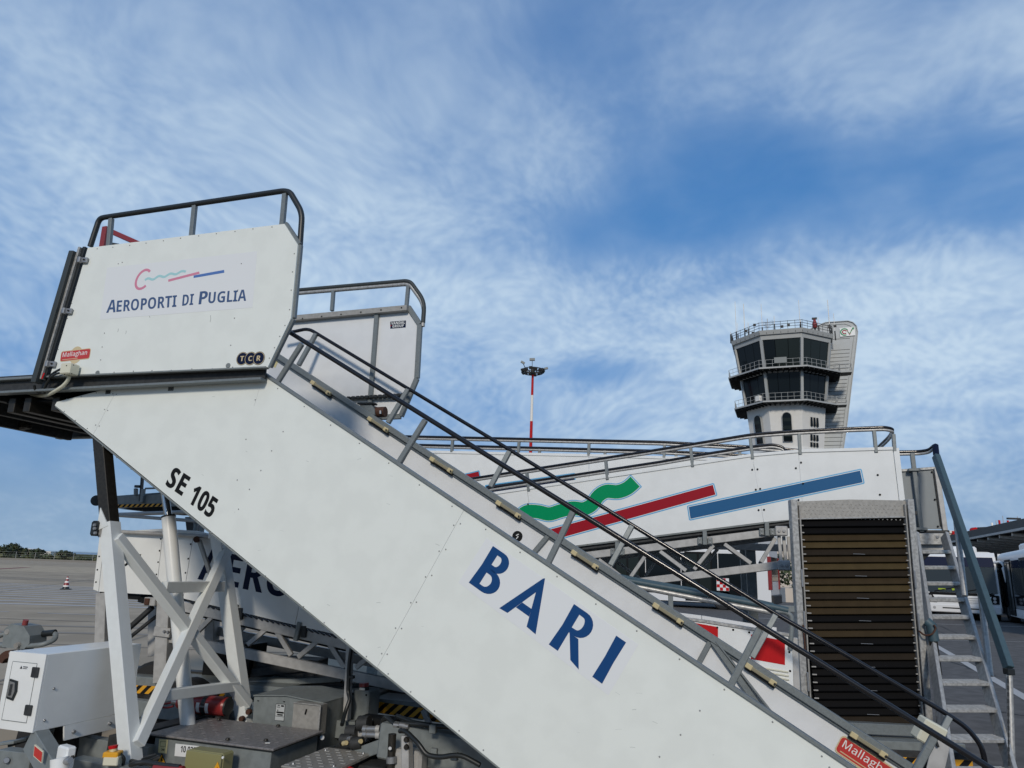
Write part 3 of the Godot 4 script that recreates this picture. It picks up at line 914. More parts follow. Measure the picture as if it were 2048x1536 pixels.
func build_tower() -> void:
	var t := thing("control_tower", "grey and white octagonal airport control tower with two dark glazed storeys", "control tower", Vector3(36.396, 0, -95), -21.0)
	t.position += t.basis * Vector3(0.41, 0, 0)
	var k := MB.new()
	frustum(k, 0.0, 4.2, 17.2, 4.3)
	obj("lower_shaft", k, "tower_white", t)
	k = MB.new()
	frustum(k, 17.15, 4.62, 17.5, 4.55)
	obj("cornice", k, "tower_white", t)
	k = MB.new()
	frustum(k, 17.5, 4.35, 23.1, 4.88)
	obj("upper_wall", k, "tower_white", t)
	for q in [[0, 0.1], [-1, 0.0], [7, 0.0]]:
		if q[0] == 7:
			continue
		var poly := []
		for i in 11:
			var g := PI * i / 10.0
			poly.append(Vector2(cos(g) * 0.52, 21.5 + sin(g) * 0.55))
		poly.append(Vector2(-0.52, 18.4))
		poly.append(Vector2(0.52, 18.4))
		var g2 := deg_to_rad(45.0 * q[0])
		var fx := Transform3D(Basis(Vector3.UP, g2), Vector3(sin(g2), 0, cos(g2)) * 4.44 + Vector3(cos(g2), 0, -sin(g2)) * q[1])
		var tilt := Transform3D(Basis(Vector3.RIGHT, 0.094), Vector3(0, 0, -1.62))
		var w := p_poly("arched_window", poly, 0.0, 0.2, "dark_glass", t, fx * tilt)
		for y: float in [18.9, 19.9, 20.9]:
			p_poly("blind", [Vector2(-0.45, y), Vector2(0.45, y), Vector2(0.45, y + 0.45), Vector2(-0.45, y + 0.45)], 0.2, 0.23, "glass_blind", w, fx * tilt)
		var rim := []
		for p: Vector2 in poly:
			rim.append(Vector2(p.x * 1.14, (p.y - 20.0) * 1.03 + 20.0))
		p_poly("window_surround", rim, 0.0, 0.12, "tower_grey", w, fx * tilt)
	for row in [[20.9, 1.15], [18.9, 0.75], [18.0, 0.55]]:
		for j in 3:
			var a: float = 4.35 + (row[0] - 17.5) * 0.0946
			p_box("slit_window", on_face(1, -0.45 + j * 0.5, row[0], a), Vector3(0.27, row[1], 0.3), "dark_glass", t, Basis(Vector3.UP, PI / 4.0))
	glazed(t, 23.35, 4.95, 27.15, 5.36, [])
	k = MB.new()
	frustum(k, 27.15, 5.4, 27.36, 5.44)
	obj("ring_beam", k, "tower_grey", t)
	balcony(t, 23.1, 4.8, 6.35, 1.15)
	glazed(t, 27.45, 5.42, 31.5, 5.98, [1, 2, 3, 4, 5])
	balcony(t, 27.35, 5.3, 6.95, 1.15)
	k = MB.new()
	frustum(k, 31.5, 6.02, 32.12, 6.1)
	obj("roof_fascia", k, "tower_grey", t)
	k = MB.new()
	frustum(k, 32.1, 6.3, 32.65, 6.45)
	obj("roof_slab", k, "tower_grey", t)
	k = MB.new()
	for i in 8:
		for h: float in [33.75, 33.4, 33.05]:
			k.tube([ov(i, 6.3, h), ov(i + 1, 6.3, h)], 0.03, 6)
		for j in 6:
			var p := ov(i, 6.36, 32.2).lerp(ov(i + 1, 6.36, 32.2), j / 6.0)
			k.bar(p, p + Vector3(0, 1.6, 0), 0.05, 0.05)
	obj("roof_rail", k, "dark_steel", t)
	k = MB.new()
	frustum(k, 32.65, 3.0, 33.4, 2.8)
	obj("roof_hatch", k, "tower_grey", t)
	for q in [[27.35, 8.25, 6.9], [23.1, 7.35, 6.3]]:
		var x0: float = q[2] * 0.8
		var dk := p_box("balcony_wing", Vector3((x0 + q[1]) * 0.5, q[0] + 0.07, 2.0), Vector3(q[1] - x0, 0.14, 1.7), "dark_steel", t)
		k = MB.new()
		for h: float in [1.15, 0.63]:
			k.tube([Vector3(x0, q[0] + h, 2.8), Vector3(q[1], q[0] + h, 2.8), Vector3(q[1], q[0] + h, 1.2)], 0.035, 6)
		for i in 5:
			k.tube([Vector3(lerpf(x0, q[1], i / 4.0), q[0], 2.8), Vector3(lerpf(x0, q[1], i / 4.0), q[0] + 1.15, 2.8)], 0.035, 6)
		k.box(Vector3((x0 + q[1]) * 0.5, q[0] + 0.09, 2.86), Vector3(q[1] - x0, 0.2, 0.06))
		obj("wing_rail", k, "tower_grey", dk)
	# flat lift tower with a rounded head
	var sh := [Vector2(2.878, 33.875), Vector2(3.963, 34.802), Vector2(6.249, 35.691), Vector2(9.065, 35.655), Vector2(9.664, 35.386), Vector2(10.055, 34.852), Vector2(10.144, 33.99), Vector2(9.968, 32.872), Vector2(9.445, 29.965), Vector2(7.9, 21.296), Vector2(7.159, 17.66), Vector2(6.665, 14.069), Vector2(1.708, 14.115)]
	var so := []
	for p: Vector2 in sh:
		so.append(p - Vector2(0.41, 0))
	var lift := p_poly("lift_shaft", so, -6.0, -1.5, "tower_panel", t)
	k = MB.new()
	for i in 44:
		var y := 15.0 + i * 0.52
		if y > 33.2:
			break
		var x := lerpf(6.2, 8.72, clampf((y - 15.0) / 17.5, 0, 1))
		if y < 31.7 or y > 33.0:
			k.box(Vector3(x * 0.5 + 1.6, y, -1.5), Vector3(x - 3.2, 0.045, 0.06), Basis(), 0.002)
	obj("panel_joint", k, "dark_steel", lift)
	k = MB.new()
	for i in range(2, 10):
		k.bar(Vector3(so[i].x - 0.45, so[i].y - (0.4 if i < 7 else 0.0), -1.47), Vector3(so[i + 1].x - 0.45, so[i + 1].y - (0.4 if i < 6 else 0.0), -1.47), 0.035, 0.05, Vector3.BACK)
	obj("edge_joint", k, "grey_paint", lift)
	k = MB.new()
	for i in range(1, 11):
		k.bar(Vector3(so[i].x, so[i].y, -3.7), Vector3(so[i + 1].x, so[i + 1].y, -3.7), 0.1, 4.7, Vector3.BACK)
	obj("edge_trim", k, "tower_panel", lift)
	# the round green and red sign
	var ctr: Vector2 = Vector2(8.881, 34.065) - Vector2(0.41, 0)
	var sign_ := p_poly("sign_plate", [ctr + Vector2(-0.95, -0.62), ctr + Vector2(0.92, -0.55), ctr + Vector2(0.92, 0.66), ctr + Vector2(-0.95, 0.62)], -1.5, -1.36, "white_gloss", lift)
	for s in [[0.46, "green_vinyl", 0.5, 5.2, 0.09], [0.24, "red_vinyl", 0.3, 5.6, 0.08]]:
		var pts := []
		for i in 21:
			var g := lerpf(s[2], s[3], i / 20.0)
			pts.append(ctr + Vector2(-0.38 + cos(g) * s[0], 0.02 + sin(g) * s[0]))
		p_poly("sign_ring", band(pts, s[4] * 0.8), -1.36, -1.34, s[1], sign_)
	p_poly("sign_arrow", band([ctr + Vector2(-0.05, 0.3), ctr + Vector2(0.24, -0.45), ctr + Vector2(0.55, 0.32)], 0.05), -1.36, -1.335, "red_vinyl", sign_)
	p_poly("sign_arrow", band([ctr + Vector2(0.02, 0.05), ctr + Vector2(0.24, -0.25), ctr + Vector2(0.7, 0.42)], 0.05), -1.36, -1.33, "green_vinyl", sign_)
	p_poly("sign_arrowhead", [ctr + Vector2(0.55, 0.52), ctr + Vector2(0.84, 0.6), ctr + Vector2(0.8, 0.26)], -1.36, -1.33, "green_vinyl", sign_)
	# antennas on the roof
	for a in [[Vector3(-5.265, 38.272, 3), 0.05, 32.6], [Vector3(-4.12, 37.429, 4), 0.07, 32.6], [Vector3(-3.655, 34.731, 4), 0.06, 32.6], [Vector3(-1.874, 37.206, 4), 0.05, 32.6], [Vector3(-0.313, 35.003, 5), 0.06, 32.6], [Vector3(2.848, 37.3, 4), 0.05, 32.6], [Vector3(2.899, 34.153, 5), 0.05, 32.6], [Vector3(5.123, 35.049, 3), 0.05, 32.6], [Vector3(6.429, 37.305, 3), 0.07, 32.6], [Vector3(7.235, 36.385, 0), 0.05, 32.6], [Vector3(-6.093, 34.232, 2), 0.05, 32.6], [Vector3(-5.114, 35.46, 2), 0.03, 32.6]]:
		var p: Vector3 = a[0] - Vector3(0.41, 0, 0)
		p_cone("antenna", Vector3(p.x, a[2], p.z), p, a[1], a[1] * 0.7, "house_white", t, 6)
		p_cone("antenna_mount", Vector3(p.x, a[2], p.z), Vector3(p.x, a[2] + 1.3, p.z), 0.1, 0.08, "dark_steel", t, 6)
	var yy: Vector3 = Vector3(-1.182, 34.439, 4) - Vector3(0.41, 0, 0)
	p_cone("array_post", Vector3(yy.x, 32.6, yy.z), yy + Vector3(0, 0.6, 0), 0.05, 0.05, "truss_grey", t, 6)
	k = MB.new()
	for i in 5:
		for s: float in [-1, 1]:
			k.tube([yy + Vector3(0, -0.6, 0), yy + Vector3(s * 0.65, -0.2 + i * 0.0, 0)], 0.02, 5)
			k.tube([yy + Vector3(s * (0.15 + i * 0.13), -0.5 + i * 0.05, 0), yy + Vector3(s * (0.15 + i * 0.13), 0.15 + i * 0.05, 0)], 0.018, 5)
	obj("antenna_array", k, "truss_grey", t)
	var rd: Vector3 = Vector3(4.62, 33.785, 4) - Vector3(0.41, 0, 0)
	k = MB.new()
	k.lathe(Vector3(rd.x, rd.y - 0.4, rd.z), Vector3.UP, [Vector2(-0.2, 0.2), Vector2(0.0, 0.28), Vector2(0.3, 0.3), Vector2(0.7, 0.22), Vector2(1.0, 0.14)], 10)
	obj("red_beacon", k, "dark_red", t)
	p_box("beacon_head", rd + Vector3(0, 0.75, 0), Vector3(0.62, 0.22, 0.3), "dark_steel", t)
	p_cone("beacon_post", Vector3(rd.x, 32.6, rd.z), rd + Vector3(0, -0.4, 0), 0.1, 0.1, "dark_steel", t, 8)
	for q in [Vector3(-3.922, 33.224, 5), Vector3(-2.87, 34.638, 3), Vector3(0.597, 33.461, 5), Vector3(1.403, 33.598, 5), Vector3(1.365, 32.912, 5), Vector3(-3.05, 32.87, 5), Vector3(6.418, 33.544, 3), Vector3(7.226, 34.273, 1)]:
		p_box("roof_lamp", q - Vector3(0.41, 0, 0), Vector3(0.35, 0.28, 0.3), "dark_steel", t)
	# things left on the balconies
	p_box("noticeboard", on_face(0, -0.25, 28.35, 7.0), Vector3(1.5, 0.75, 0.05), "grey_paint", t)
	p_box("air_unit", on_face(-1, 1.75, 23.75, 6.2), Vector3(0.7, 0.7, 0.5), "house_white", t, Basis(Vector3.UP, -PI / 4.0))

# ---------- floodlight mast ----------
func build_mast() -> void:
	var t := thing("floodlight_mast", "tall red and white banded floodlight mast behind the ramps", "light mast", Vector3(3.06, 0, -105))
	var cuts := [0.0, 6.2, 12.2, 17.9, 23.6, 30.0]
	var cols := ["signal_red", "house_white", "signal_red", "house_white", "signal_red"]
	# bands seen in the photograph: red below y 838 px, white up to 792 px, red to the head
	cuts = [0.0, 7.0, 15.0, 22.6, 26.55, 30.3]
	cols = ["signal_red", "house_white", "signal_red", "house_white", "signal_red"]
	for i in 5:
		p_cone("mast_band", Vector3(0, cuts[i], 0), Vector3(0, cuts[i + 1], 0), lerpf(0.34, 0.17, cuts[i] / 30.3), lerpf(0.34, 0.17, cuts[i + 1] / 30.3), cols[i], t, 14)
	var k := MB.new()
	for h: float in [30.0, 30.5]:
		for i in 16:
			var a := TAU * i / 16.0
			var b := TAU * (i + 1) / 16.0
			k.bar(Vector3(cos(a), 0, sin(a)) * 1.5 + Vector3(0, h, 0), Vector3(cos(b), 0, sin(b)) * 1.5 + Vector3(0, h, 0), 0.1, 0.1)
	for i in 8:
		var a := TAU * i / 8.0
		k.bar(Vector3(0, 29.8, 0), Vector3(cos(a) * 1.5, 30.4, sin(a) * 1.5), 0.08, 0.1)
	k.cone(Vector3(0, 29.7, 0), Vector3(0, 30.9, 0), 0.35, 0.3, 12)
	obj("head_frame", k, "dark_steel", t)
	for i in 14:
		var a := TAU * i / 14.0
		var o := Vector3(cos(a), 0, sin(a))
		var b := Basis(Vector3.UP, -a + PI / 2.0) * Basis(Vector3.RIGHT, 0.5)
		p_box("floodlight", o * 1.62 + Vector3(0, 30.25 + 0.14 * sin(i * 2.1), 0), Vector3(0.5, 0.42, 0.3), "dark_steel", t, b)
	for q in [[Vector3(-1.55, 31.45, 0.4), Vector3(0.6, 0.3, 0.3), -0.5], [Vector3(-0.15, 32.0, 0.3), Vector3(0.8, 0.36, 0.35), 0.05], [Vector3(1.95, 30.7, 0.2), Vector3(0.6, 0.3, 0.3), 0.3]]:
		p_box("upper_floodlight", q[0], q[1], "grey_paint", t, Basis(Vector3.BACK, q[2]))
		p_bar("lamp_arm", Vector3(q[0].x * 0.7, 30.5, 0.2), q[0], 0.08, 0.08, "dark_steel", t)

# ---------- buses ----------
func make_bus(label: String, checks: bool) -> Node3D:
	var t := thing("apron_bus", label, "bus", Vector3.ZERO, 0.0, "apron buses")
	var w := 1.5
	# the outline across the bus, swept from tail to nose with a slightly raked nose
	var sec := []
	for i in 7:
		var g := PI * 0.5 * i / 6.0
		sec.append(Vector2(w - 0.3 + cos(g) * 0.3, 2.72 + sin(g) * 0.3))
	for i in 7:
		var g := PI * 0.5 + PI * 0.5 * i / 6.0
		sec.append(Vector2(-w + 0.3 + cos(g) * 0.3, 2.72 + sin(g) * 0.3))
	sec.append(Vector2(-w, 0.3))
	sec.append(Vector2(w, 0.3))
	p_poly("body", sec, -6.8, 6.35, "bus_white", t)
	# nose
	var k := MB.new()
	var nose := [Vector2(6.35, 0.3), Vector2(6.78, 0.3), Vector2(6.9, 0.5), Vector2(6.88, 1.0), Vector2(6.78, 1.2), Vector2(6.6, 2.45), Vector2(6.5, 2.8), Vector2(6.35, 2.98)]
	k.prism(nose, -w + 0.03, w - 0.03, Transform3D(Basis(Vector3(0, 0, 1), Vector3(0, 1, 0), Vector3(-1, 0, 0)), Vector3.ZERO))
	obj("nose", k, "bus_white", t)
	k = MB.new()
	slab(k, Vector3(-1.38, 1.2, 6.80), Vector3(1.38, 1.2, 6.80), Vector3(1.38, 2.32, 6.64), Vector3(-1.38, 2.32, 6.64), Vector3(0, 0.14, 0.99).normalized(), 0.03)
	var ws := obj("windscreen", k, "windscreen_glass", t)
	for s: float in [-0.75, 0.35]:
		p_bar("wiper", Vector3(s - 0.3, 1.22, 6.86), Vector3(s + 0.55, 1.42, 6.83), 0.03, 0.03, "black_paint", ws)
	p_box("dashboard_vest", Vector3(-0.75, 1.32, 6.84), Vector3(0.3, 0.07, 0.02), "hi_vis", ws)
	p_box("dashboard_vest", Vector3(-0.2, 1.34, 6.84), Vector3(0.32, 0.09, 0.02), "hi_vis", ws, Basis(Vector3.BACK, 0.2))
	k = MB.new()
	slab(k, Vector3(-1.4, 2.34, 6.64), Vector3(1.4, 2.34, 6.64), Vector3(1.36, 2.76, 6.52), Vector3(-1.36, 2.76, 6.52), Vector3(0, 0.25, 0.97).normalized(), 0.025)
	obj("destination_panel", k, "navy", t)
	p_box("lower_dark_band", Vector3(0, 1.12, 6.83), Vector3(2.5, 0.12, 0.06), "black_paint", t)
	for y: float in [0.96, 0.86, 0.76]:
		p_box("grille_line", Vector3(0, y, 6.89), Vector3(1.9, 0.02, 0.02), "truss_grey", t, Basis(), 0.003)
	p_box("bumper", Vector3(0, 0.48, 6.86), Vector3(2.9, 0.34, 0.14), "bus_white", t, Basis(), 0.05)
	p_box("bumper_slot", Vector3(0, 0.5, 6.935), Vector3(1.6, 0.05, 0.01), "black_paint", t, Basis(), 0.002)
	for s: float in [-1.0, 1.0]:
		var h := p_poly("headlight", [Vector2(s * 1.42, 1.12), Vector2(s * 1.16, 1.12), Vector2(s * 1.0, 0.72), Vector2(s * 1.4, 0.74)], 6.8, 6.905, "black_paint", t)
		for y: float in [0.98, 0.84]:
			p_cone("lamp_lens", Vector3(s * 1.24, y, 6.9), Vector3(s * 1.24, y, 6.92), 0.07, 0.06, "lamp_glass", h, 12)
		p_cone("fog_lamp", Vector3(s * 1.12, 0.5, 6.92), Vector3(s * 1.12, 0.5, 6.945), 0.06, 0.06, "lamp_glass", t, 12)
		var mir := p_tube("mirror", [Vector3(s * 1.42, 2.55, 6.55), Vector3(s * 1.66, 2.6, 6.75), Vector3(s * 1.78, 2.35, 6.85)], 0.06, "bus_white", t, 0.15)
		p_box("mirror_shell", Vector3(s * 1.8, 2.02, 6.86), Vector3(0.24, 0.7, 0.2), "bus_white", mir, Basis(Vector3.BACK, s * 0.12), 0.07)
		# side glazing: one tall dark pane per bay, with doors
		for i in 7:
			k = MB.new()
			var z0 := -6.2 + i * 1.78
			k.box(Vector3(s * (w + 0.005), 1.62, z0 + 0.87), Vector3(0.03, 1.95, 1.74), Basis(), 0.006)
			obj("side_window", k, "dark_glass", t)
		for z: float in [-3.5, 0.05, 3.6]:
			var d := p_box("door", Vector3(s * (w + 0.012), 1.5, z), Vector3(0.05, 2.3, 1.3), "black_paint", t)
			for q: float in [-0.32, 0.32]:
				p_box("door_pane", Vector3(s * (w + 0.04), 1.55, z + q), Vector3(0.02, 2.0, 0.54), "glass_blind", d)
		for z: float in [-4.6, 5.0]:
			k = MB.new()
			k.lathe(Vector3(s * 1.28, 0.48, z), Vector3.RIGHT * s, [Vector2(-0.15, 0.3), Vector2(-0.15, 0.48), Vector2(0.22, 0.48), Vector2(0.24, 0.44), Vector2(0.24, 0.3)], 24)
			var wh := obj("wheel", k, "tyre", t)
			p_cone("rim", Vector3(s * 1.3, 0.48, z), Vector3(s * 1.5, 0.48, z), 0.3, 0.26, "truss_grey", wh, 18)
		# tail lamps
		p_box("tail_lamp", Vector3(s * 1.42, 1.75, -6.78), Vector3(0.2, 1.5, 0.16), "dark_red", t)
		if checks:
			for i in 4:
				for j in 4:
					if (i + j) % 2 == 0:
						p_box("red_check", Vector3(s * (w + 0.03), 0.95 + j * 0.14, -4.85 + i * 0.14), Vector3(0.02, 0.14, 0.14), "signal_red", t, Basis(), 0.002)
			p_box("check_panel", Vector3(s * (w + 0.022), 1.16, -4.64), Vector3(0.02, 0.58, 0.58), "bus_white", t, Basis(), 0.002)
	p_box("rear_window", Vector3(0, 1.95, -6.81), Vector3(2.5, 1.1, 0.04), "dark_glass", t)
	p_box("rear_bumper", Vector3(0, 0.55, -6.85), Vector3(2.9, 0.42, 0.14), "dark_steel", t, Basis(), 0.04)
	p_box("roof_unit", Vector3(0.1, 3.18, 2.6), Vector3(1.7, 0.34, 3.0), "bus_white", t, Basis(), 0.12)
	p_box("underbody", Vector3(0, 0.33, 0), Vector3(2.8, 0.14, 12.5), "black_paint", t)
	return t

func build_buses() -> void:
	var a := make_bus("white bus facing the camera with dark roof band, beside the ladder", true)
	var p: Vector3 = Vector3(20.685, 1.522, -34)
	a.position = Vector3(p.x, 0, p.z)
	a.rotation.y = deg_to_rad(-29.0)
	a.position -= a.basis.z * 6.8
	var b := dup(a, "white bus with red tail lamps and checked emblem behind the truss")
	p = Vector3(12.955, 1.216, -36)
	b.rotation.y = deg_to_rad(-90.0 - 27.0)
	b.position = Vector3(p.x, 0, p.z) + b.basis.z * 6.8
	var c := dup(a, "parked bus seen side on at the right edge under the shelter")
	p = Vector3(23.103, 1.581, -35)
	c.rotation.y = deg_to_rad(154.0)
	c.position = Vector3(p.x, 0, p.z) - c.basis.z * 6.8 - c.basis.x * 1.5

# a handrail: black pad above, metal pipe below
func pad_rail(called: String, p: Array, t: Node, r := 0.02, m := "rail_black") -> MeshInstance3D:
	var q := rounded(p, 0.12)
	var lower := []
	for v: Vector3 in q:
		lower.append(v - Vector3(0, r * 1.6, 0))
	var o := p_tube(called, q, r, m, t)
	p_tube("rail_pipe", lower, r * 0.9, "aluminium", o)
	return o

func v3(p: Vector2, z: float) -> Vector3:
	return Vector3(p.x, p.y, z)

func truss(t: Node3D, top: Array, bot: Array, webs: Array, z: float, h: float, m: String) -> void:
	var k := MB.new()
	k.bar(v3(top[0], z), v3(top[1], z), 0.05, h)
	obj("top_chord", k, m, t)
	k = MB.new()
	k.bar(v3(bot[0], z), v3(bot[1], z), 0.05, h)
	obj("bottom_chord", k, m, t)
	for w in webs:
		p_bar("truss_web", v3(w[0], z), v3(w[1], z), 0.035, h * 0.5, m, t)

# ---------- ramp with the green, red and blue stripes ----------
func build_ramp_striped() -> void:
	var t := thing("striped_boarding_ramp", "white raised boarding ramp with green wave and red and blue stripes", "boarding ramp", Vector3(4.111, 0, -7.6), -18.0)
	var wd := 1.3
	# four panels along the near side
	var cut := [[Vector2(-5.22, 2.375), Vector2(-5.173, 1.63)], [Vector2(-4.084, 2.538), Vector2(-3.957, 1.806)], [Vector2(-1.466, 2.911), Vector2(-1.377, 2.175)], [Vector2(-0.979, 2.949), Vector2(-0.97, 2.218)], [Vector2(-0.038, 2.965), Vector2(-0.025, 2.287)], [Vector2(0.02, 2.969), Vector2(0.031, 2.287)]]
	for i in 5:
		var g := Vector2(0.002, 0)
		p_poly("side_panel", [cut[i][0] + g, cut[i + 1][0] - g, cut[i + 1][1] - g, cut[i][1] + g], -0.03, 0.0 if i < 4 else 0.012, "white_gloss", t)
		p_poly("far_side_panel", [cut[i][0] + g, cut[i + 1][0] - g, cut[i + 1][1] - g, cut[i][1] + g], -wd, -wd + 0.03, "inner_white", t)
		if i < 4:
			p_bar("top_rim", v3(cut[i][0], -0.004), v3(cut[i + 1][0], -0.004), 0.03, 0.035, "white_gloss", t)
	rivets("panel_bolts", [[Vector2(-4.088, 2.46), Vector2(-3.97, 1.823), 3], [Vector2(-1.484, 2.858), Vector2(-1.409, 2.196), 3], [Vector2(-1.43, 2.868), Vector2(-1.358, 2.197), 3], [Vector2(-1.014, 2.936), Vector2(-1.003, 2.244), 2], [Vector2(-0.962, 2.935), Vector2(-0.948, 2.245), 3], [Vector2(-0.006, 2.948), Vector2(0.001, 2.318), 3], [Vector2(-0.206, 2.79), Vector2(-0.202, 2.368), 2]], 0.006, 0.011, "black_paint", t)
	# stripes: light blue rim, white line, then the colour
	var wave := smooth2([Vector2(-4.164, 2.202), Vector2(-4.073, 2.261), Vector2(-3.936, 2.26), Vector2(-3.799, 2.235), Vector2(-3.665, 2.272), Vector2(-3.517, 2.307), Vector2(-3.384, 2.299), Vector2(-3.282, 2.349), Vector2(-3.203, 2.452), Vector2(-3.109, 2.505), Vector2(-2.979, 2.501), Vector2(-2.865, 2.541), Vector2(-2.772, 2.619)], 5)
	p_poly("wave_rim", band(wave, 0.079, 0.018), 0.0, 0.001, "rim_blue", t)
	p_poly("wave_line", band(wave, 0.079, 0.006), 0.001, 0.002, "white_gloss", t)
	p_poly("green_wave", band(wave, 0.079), 0.002, 0.003, "green_vinyl", t)
	for s in [["red_stripe", "red_vinyl", [Vector2(-1.901, 2.58), Vector2(-1.875, 2.472), Vector2(-4.154, 1.814), Vector2(-4.159, 1.948)]], ["blue_stripe", "blue_vinyl", [Vector2(-2.171, 2.331), Vector2(-2.155, 2.2), Vector2(-0.36, 2.606), Vector2(-0.375, 2.731)]]]:
		var q: Array = s[2]
		var big := Geometry2D.offset_polygon(PackedVector2Array(q), 0.019)
		var mid := Geometry2D.offset_polygon(PackedVector2Array(q), 0.006)
		p_poly("stripe_rim", Array(big[0]), 0.0, 0.0012, "rim_blue", t)
		p_poly("stripe_line", Array(mid[0]), 0.0012, 0.0022, "white_gloss", t)
		p_poly(s[0], q, 0.0022, 0.0032, s[1], t)
	# trusses
	var top := [Vector2(-5.297, 1.477), Vector2(-1.236, 2.076)]
	var bot := [Vector2(-5.272, 1.101), Vector2(-1.234, 1.724)]
	var webs := [[Vector2(-2.662, 1.791), Vector2(-2.836, 1.544)], [Vector2(-2.504, 1.836), Vector2(-2.22, 1.632)], [Vector2(-1.917, 1.917), Vector2(-2.134, 1.648)], [Vector2(-1.8, 1.933), Vector2(-1.527, 1.732)], [Vector2(-1.264, 2.006), Vector2(-1.423, 1.748)], [Vector2(-3.206, 1.724), Vector2(-2.896, 1.507)], [Vector2(-3.3, 1.71), Vector2(-3.532, 1.416)], [Vector2(-3.959, 1.639), Vector2(-3.651, 1.389)], [Vector2(-4.051, 1.624), Vector2(-4.318, 1.283)]]
	truss(t, top, bot, webs, -0.05, 0.082, "truss_grey")
	truss(t, top, bot, webs, -wd + 0.05, 0.082, "truss_grey")
	p_bar("deck_rail", Vector3(-5.315, 1.608, -0.02), Vector3(-1.075, 2.213, -0.02), 0.03, 0.03, "grey_paint", t)
	p_bar("deck_rail", Vector3(-5.316, 1.56, -0.03), Vector3(-1.076, 2.176, -0.03), 0.03, 0.024, "dark_steel", t)
	p_bar("deck_rail", Vector3(-1.075, 2.202, -0.02), Vector3(0.029, 2.284, -0.02), 0.03, 0.05, "grey_paint", t)
	var k := MB.new()
	k.bar(Vector3(-5.588, 1.551, -0.65), Vector3(-1.02, 2.213, -0.65), 1.2, 0.04)
	k.bar(Vector3(-1.02, 2.213, -0.65), Vector3(0.143, 2.296, -0.65), 1.2, 0.04)
	obj("deck", k, "dark_steel", t)
	for q in [[Vector2(-4.082, 1.635), 0.0], [Vector2(-2.981, 1.847), 0.0], [Vector2(-2.004, 1.991), 0.0], [Vector2(-1.347, 2.101), 0.0]]:
		var b := p_box("bracket", v3(q[0], 0.01), Vector3(0.045, 0.15, 0.05), "grey_paint", t)
		for s: float in [-0.055, 0.055]:
			p_box("bracket_ear", v3(q[0], -0.005) + Vector3(s, -0.03, 0), Vector3(0.05, 0.075, 0.03), "grey_paint", b)
			for y: float in [-0.012, -0.05]:
				p_cone("bolt", v3(q[0], 0.008) + Vector3(s, y, 0), v3(q[0], 0.02) + Vector3(s, y, 0), 0.01, 0.008, "steel", b, 8)
		p_bar("cross_member", v3(q[0], -0.05), v3(q[0], -wd + 0.05), 0.05, 0.08, "truss_grey", t)
	for q in [Vector2(-1.2, 2.082), Vector2(-1.194, 1.72)]:
		var pl := p_box("joint_plate", v3(q, 0.0), Vector3(0.13, 0.105, 0.05), "truss_grey", t, Basis(), 0.012)
		for s: float in [-0.024, 0.026]:
			p_cone("bolt", v3(q, 0.02) + Vector3(s, 0, 0), v3(q, 0.04) + Vector3(s, 0, 0), 0.017, 0.014, "steel", pl, 12)
	for x: float in [0.0, 0.05, 0.1]:
		p_bar("end_post", Vector3(-1.226, 2.031, -0.05) + Vector3(x, 0, -x), Vector3(-1.22, 1.767, -0.05) + Vector3(x, 0, -x), 0.035, 0.06, "truss_grey", t, Vector3.BACK)
	# support column from the truss to the ground, behind the slatted stair
	for z: float in [-0.1, -wd + 0.1]:
		p_bar("support_post", Vector3(-0.561, 2.197, 0) * Vector3(1, 1, 0) + Vector3(0, 0, z), Vector3(-0.561, 2.197, 0) * Vector3(1, 0, 0) + Vector3(0, 0.02, z), 0.12, 0.12, "grey_paint", t, Vector3.BACK)
		p_bar("support_post", Vector3(-3.77, 1.362, 0) * Vector3(1, 1, 0) + Vector3(0, 0, z), Vector3(-3.77, 1.362, 0) * Vector3(1, 0, 0) + Vector3(0, 0.02, z), 0.12, 0.12, "grey_paint", t, Vector3.BACK)
	p_box("base_frame", Vector3(-2.101, 1.43, 0) * Vector3(1, 0, 0) + Vector3(0, 0.28, -0.65), Vector3(3.4, 0.16, 1.3), "dark_steel", t)
	# handrails
	pad_rail("handrail", [Vector3(-5.235, 2.607, 0), Vector3(-4.752, 2.668, 0), Vector3(-3.122, 2.9, 0), Vector3(-2.481, 2.992, 0), Vector3(-1.455, 3.147, 0), Vector3(-1.052, 3.172, 0), Vector3(-0.44, 3.191, 0), Vector3(-0.095, 3.196, 0), Vector3(-0.016, 3.179, -0.02), Vector3(-0.011, 3.144, -0.25), Vector3(-0.089, 3.07, -0.5)], t, 0.017)
	for q in [[Vector2(-4.097, 2.739), Vector2(-4.059, 2.544)], [Vector2(-3.122, 2.888), Vector2(-3.098, 2.68)], [Vector2(-2.134, 3.021), Vector2(-2.117, 2.825)], [Vector2(-1.478, 3.124), Vector2(-1.46, 2.908)], [Vector2(-0.959, 3.158), Vector2(-0.961, 2.952)], [Vector2(-0.204, 3.179), Vector2(-0.202, 2.962)], [Vector2(-0.019, 3.121), Vector2(-0.023, 2.97)]]:
		p_bar("rail_post", v3(q[0], -0.012), v3(q[1] - Vector2(0, 0.04), -0.012), 0.035, 0.05, "galvanized", t, Vector3.BACK)
	pad_rail("far_handrail", [Vector3(-5.629, 2.587, -1.3), Vector3(-4.938, 2.703, -1.3), Vector3(-2.625, 3.036, -1.3), Vector3(-2.103, 3.124, -1.3), Vector3(-1.471, 3.22, -1.3), Vector3(-1.188, 3.247, -1.3), Vector3(-1.069, 3.213, -1.3), Vector3(-1.026, 3.122, -1.3)], t, 0.019)
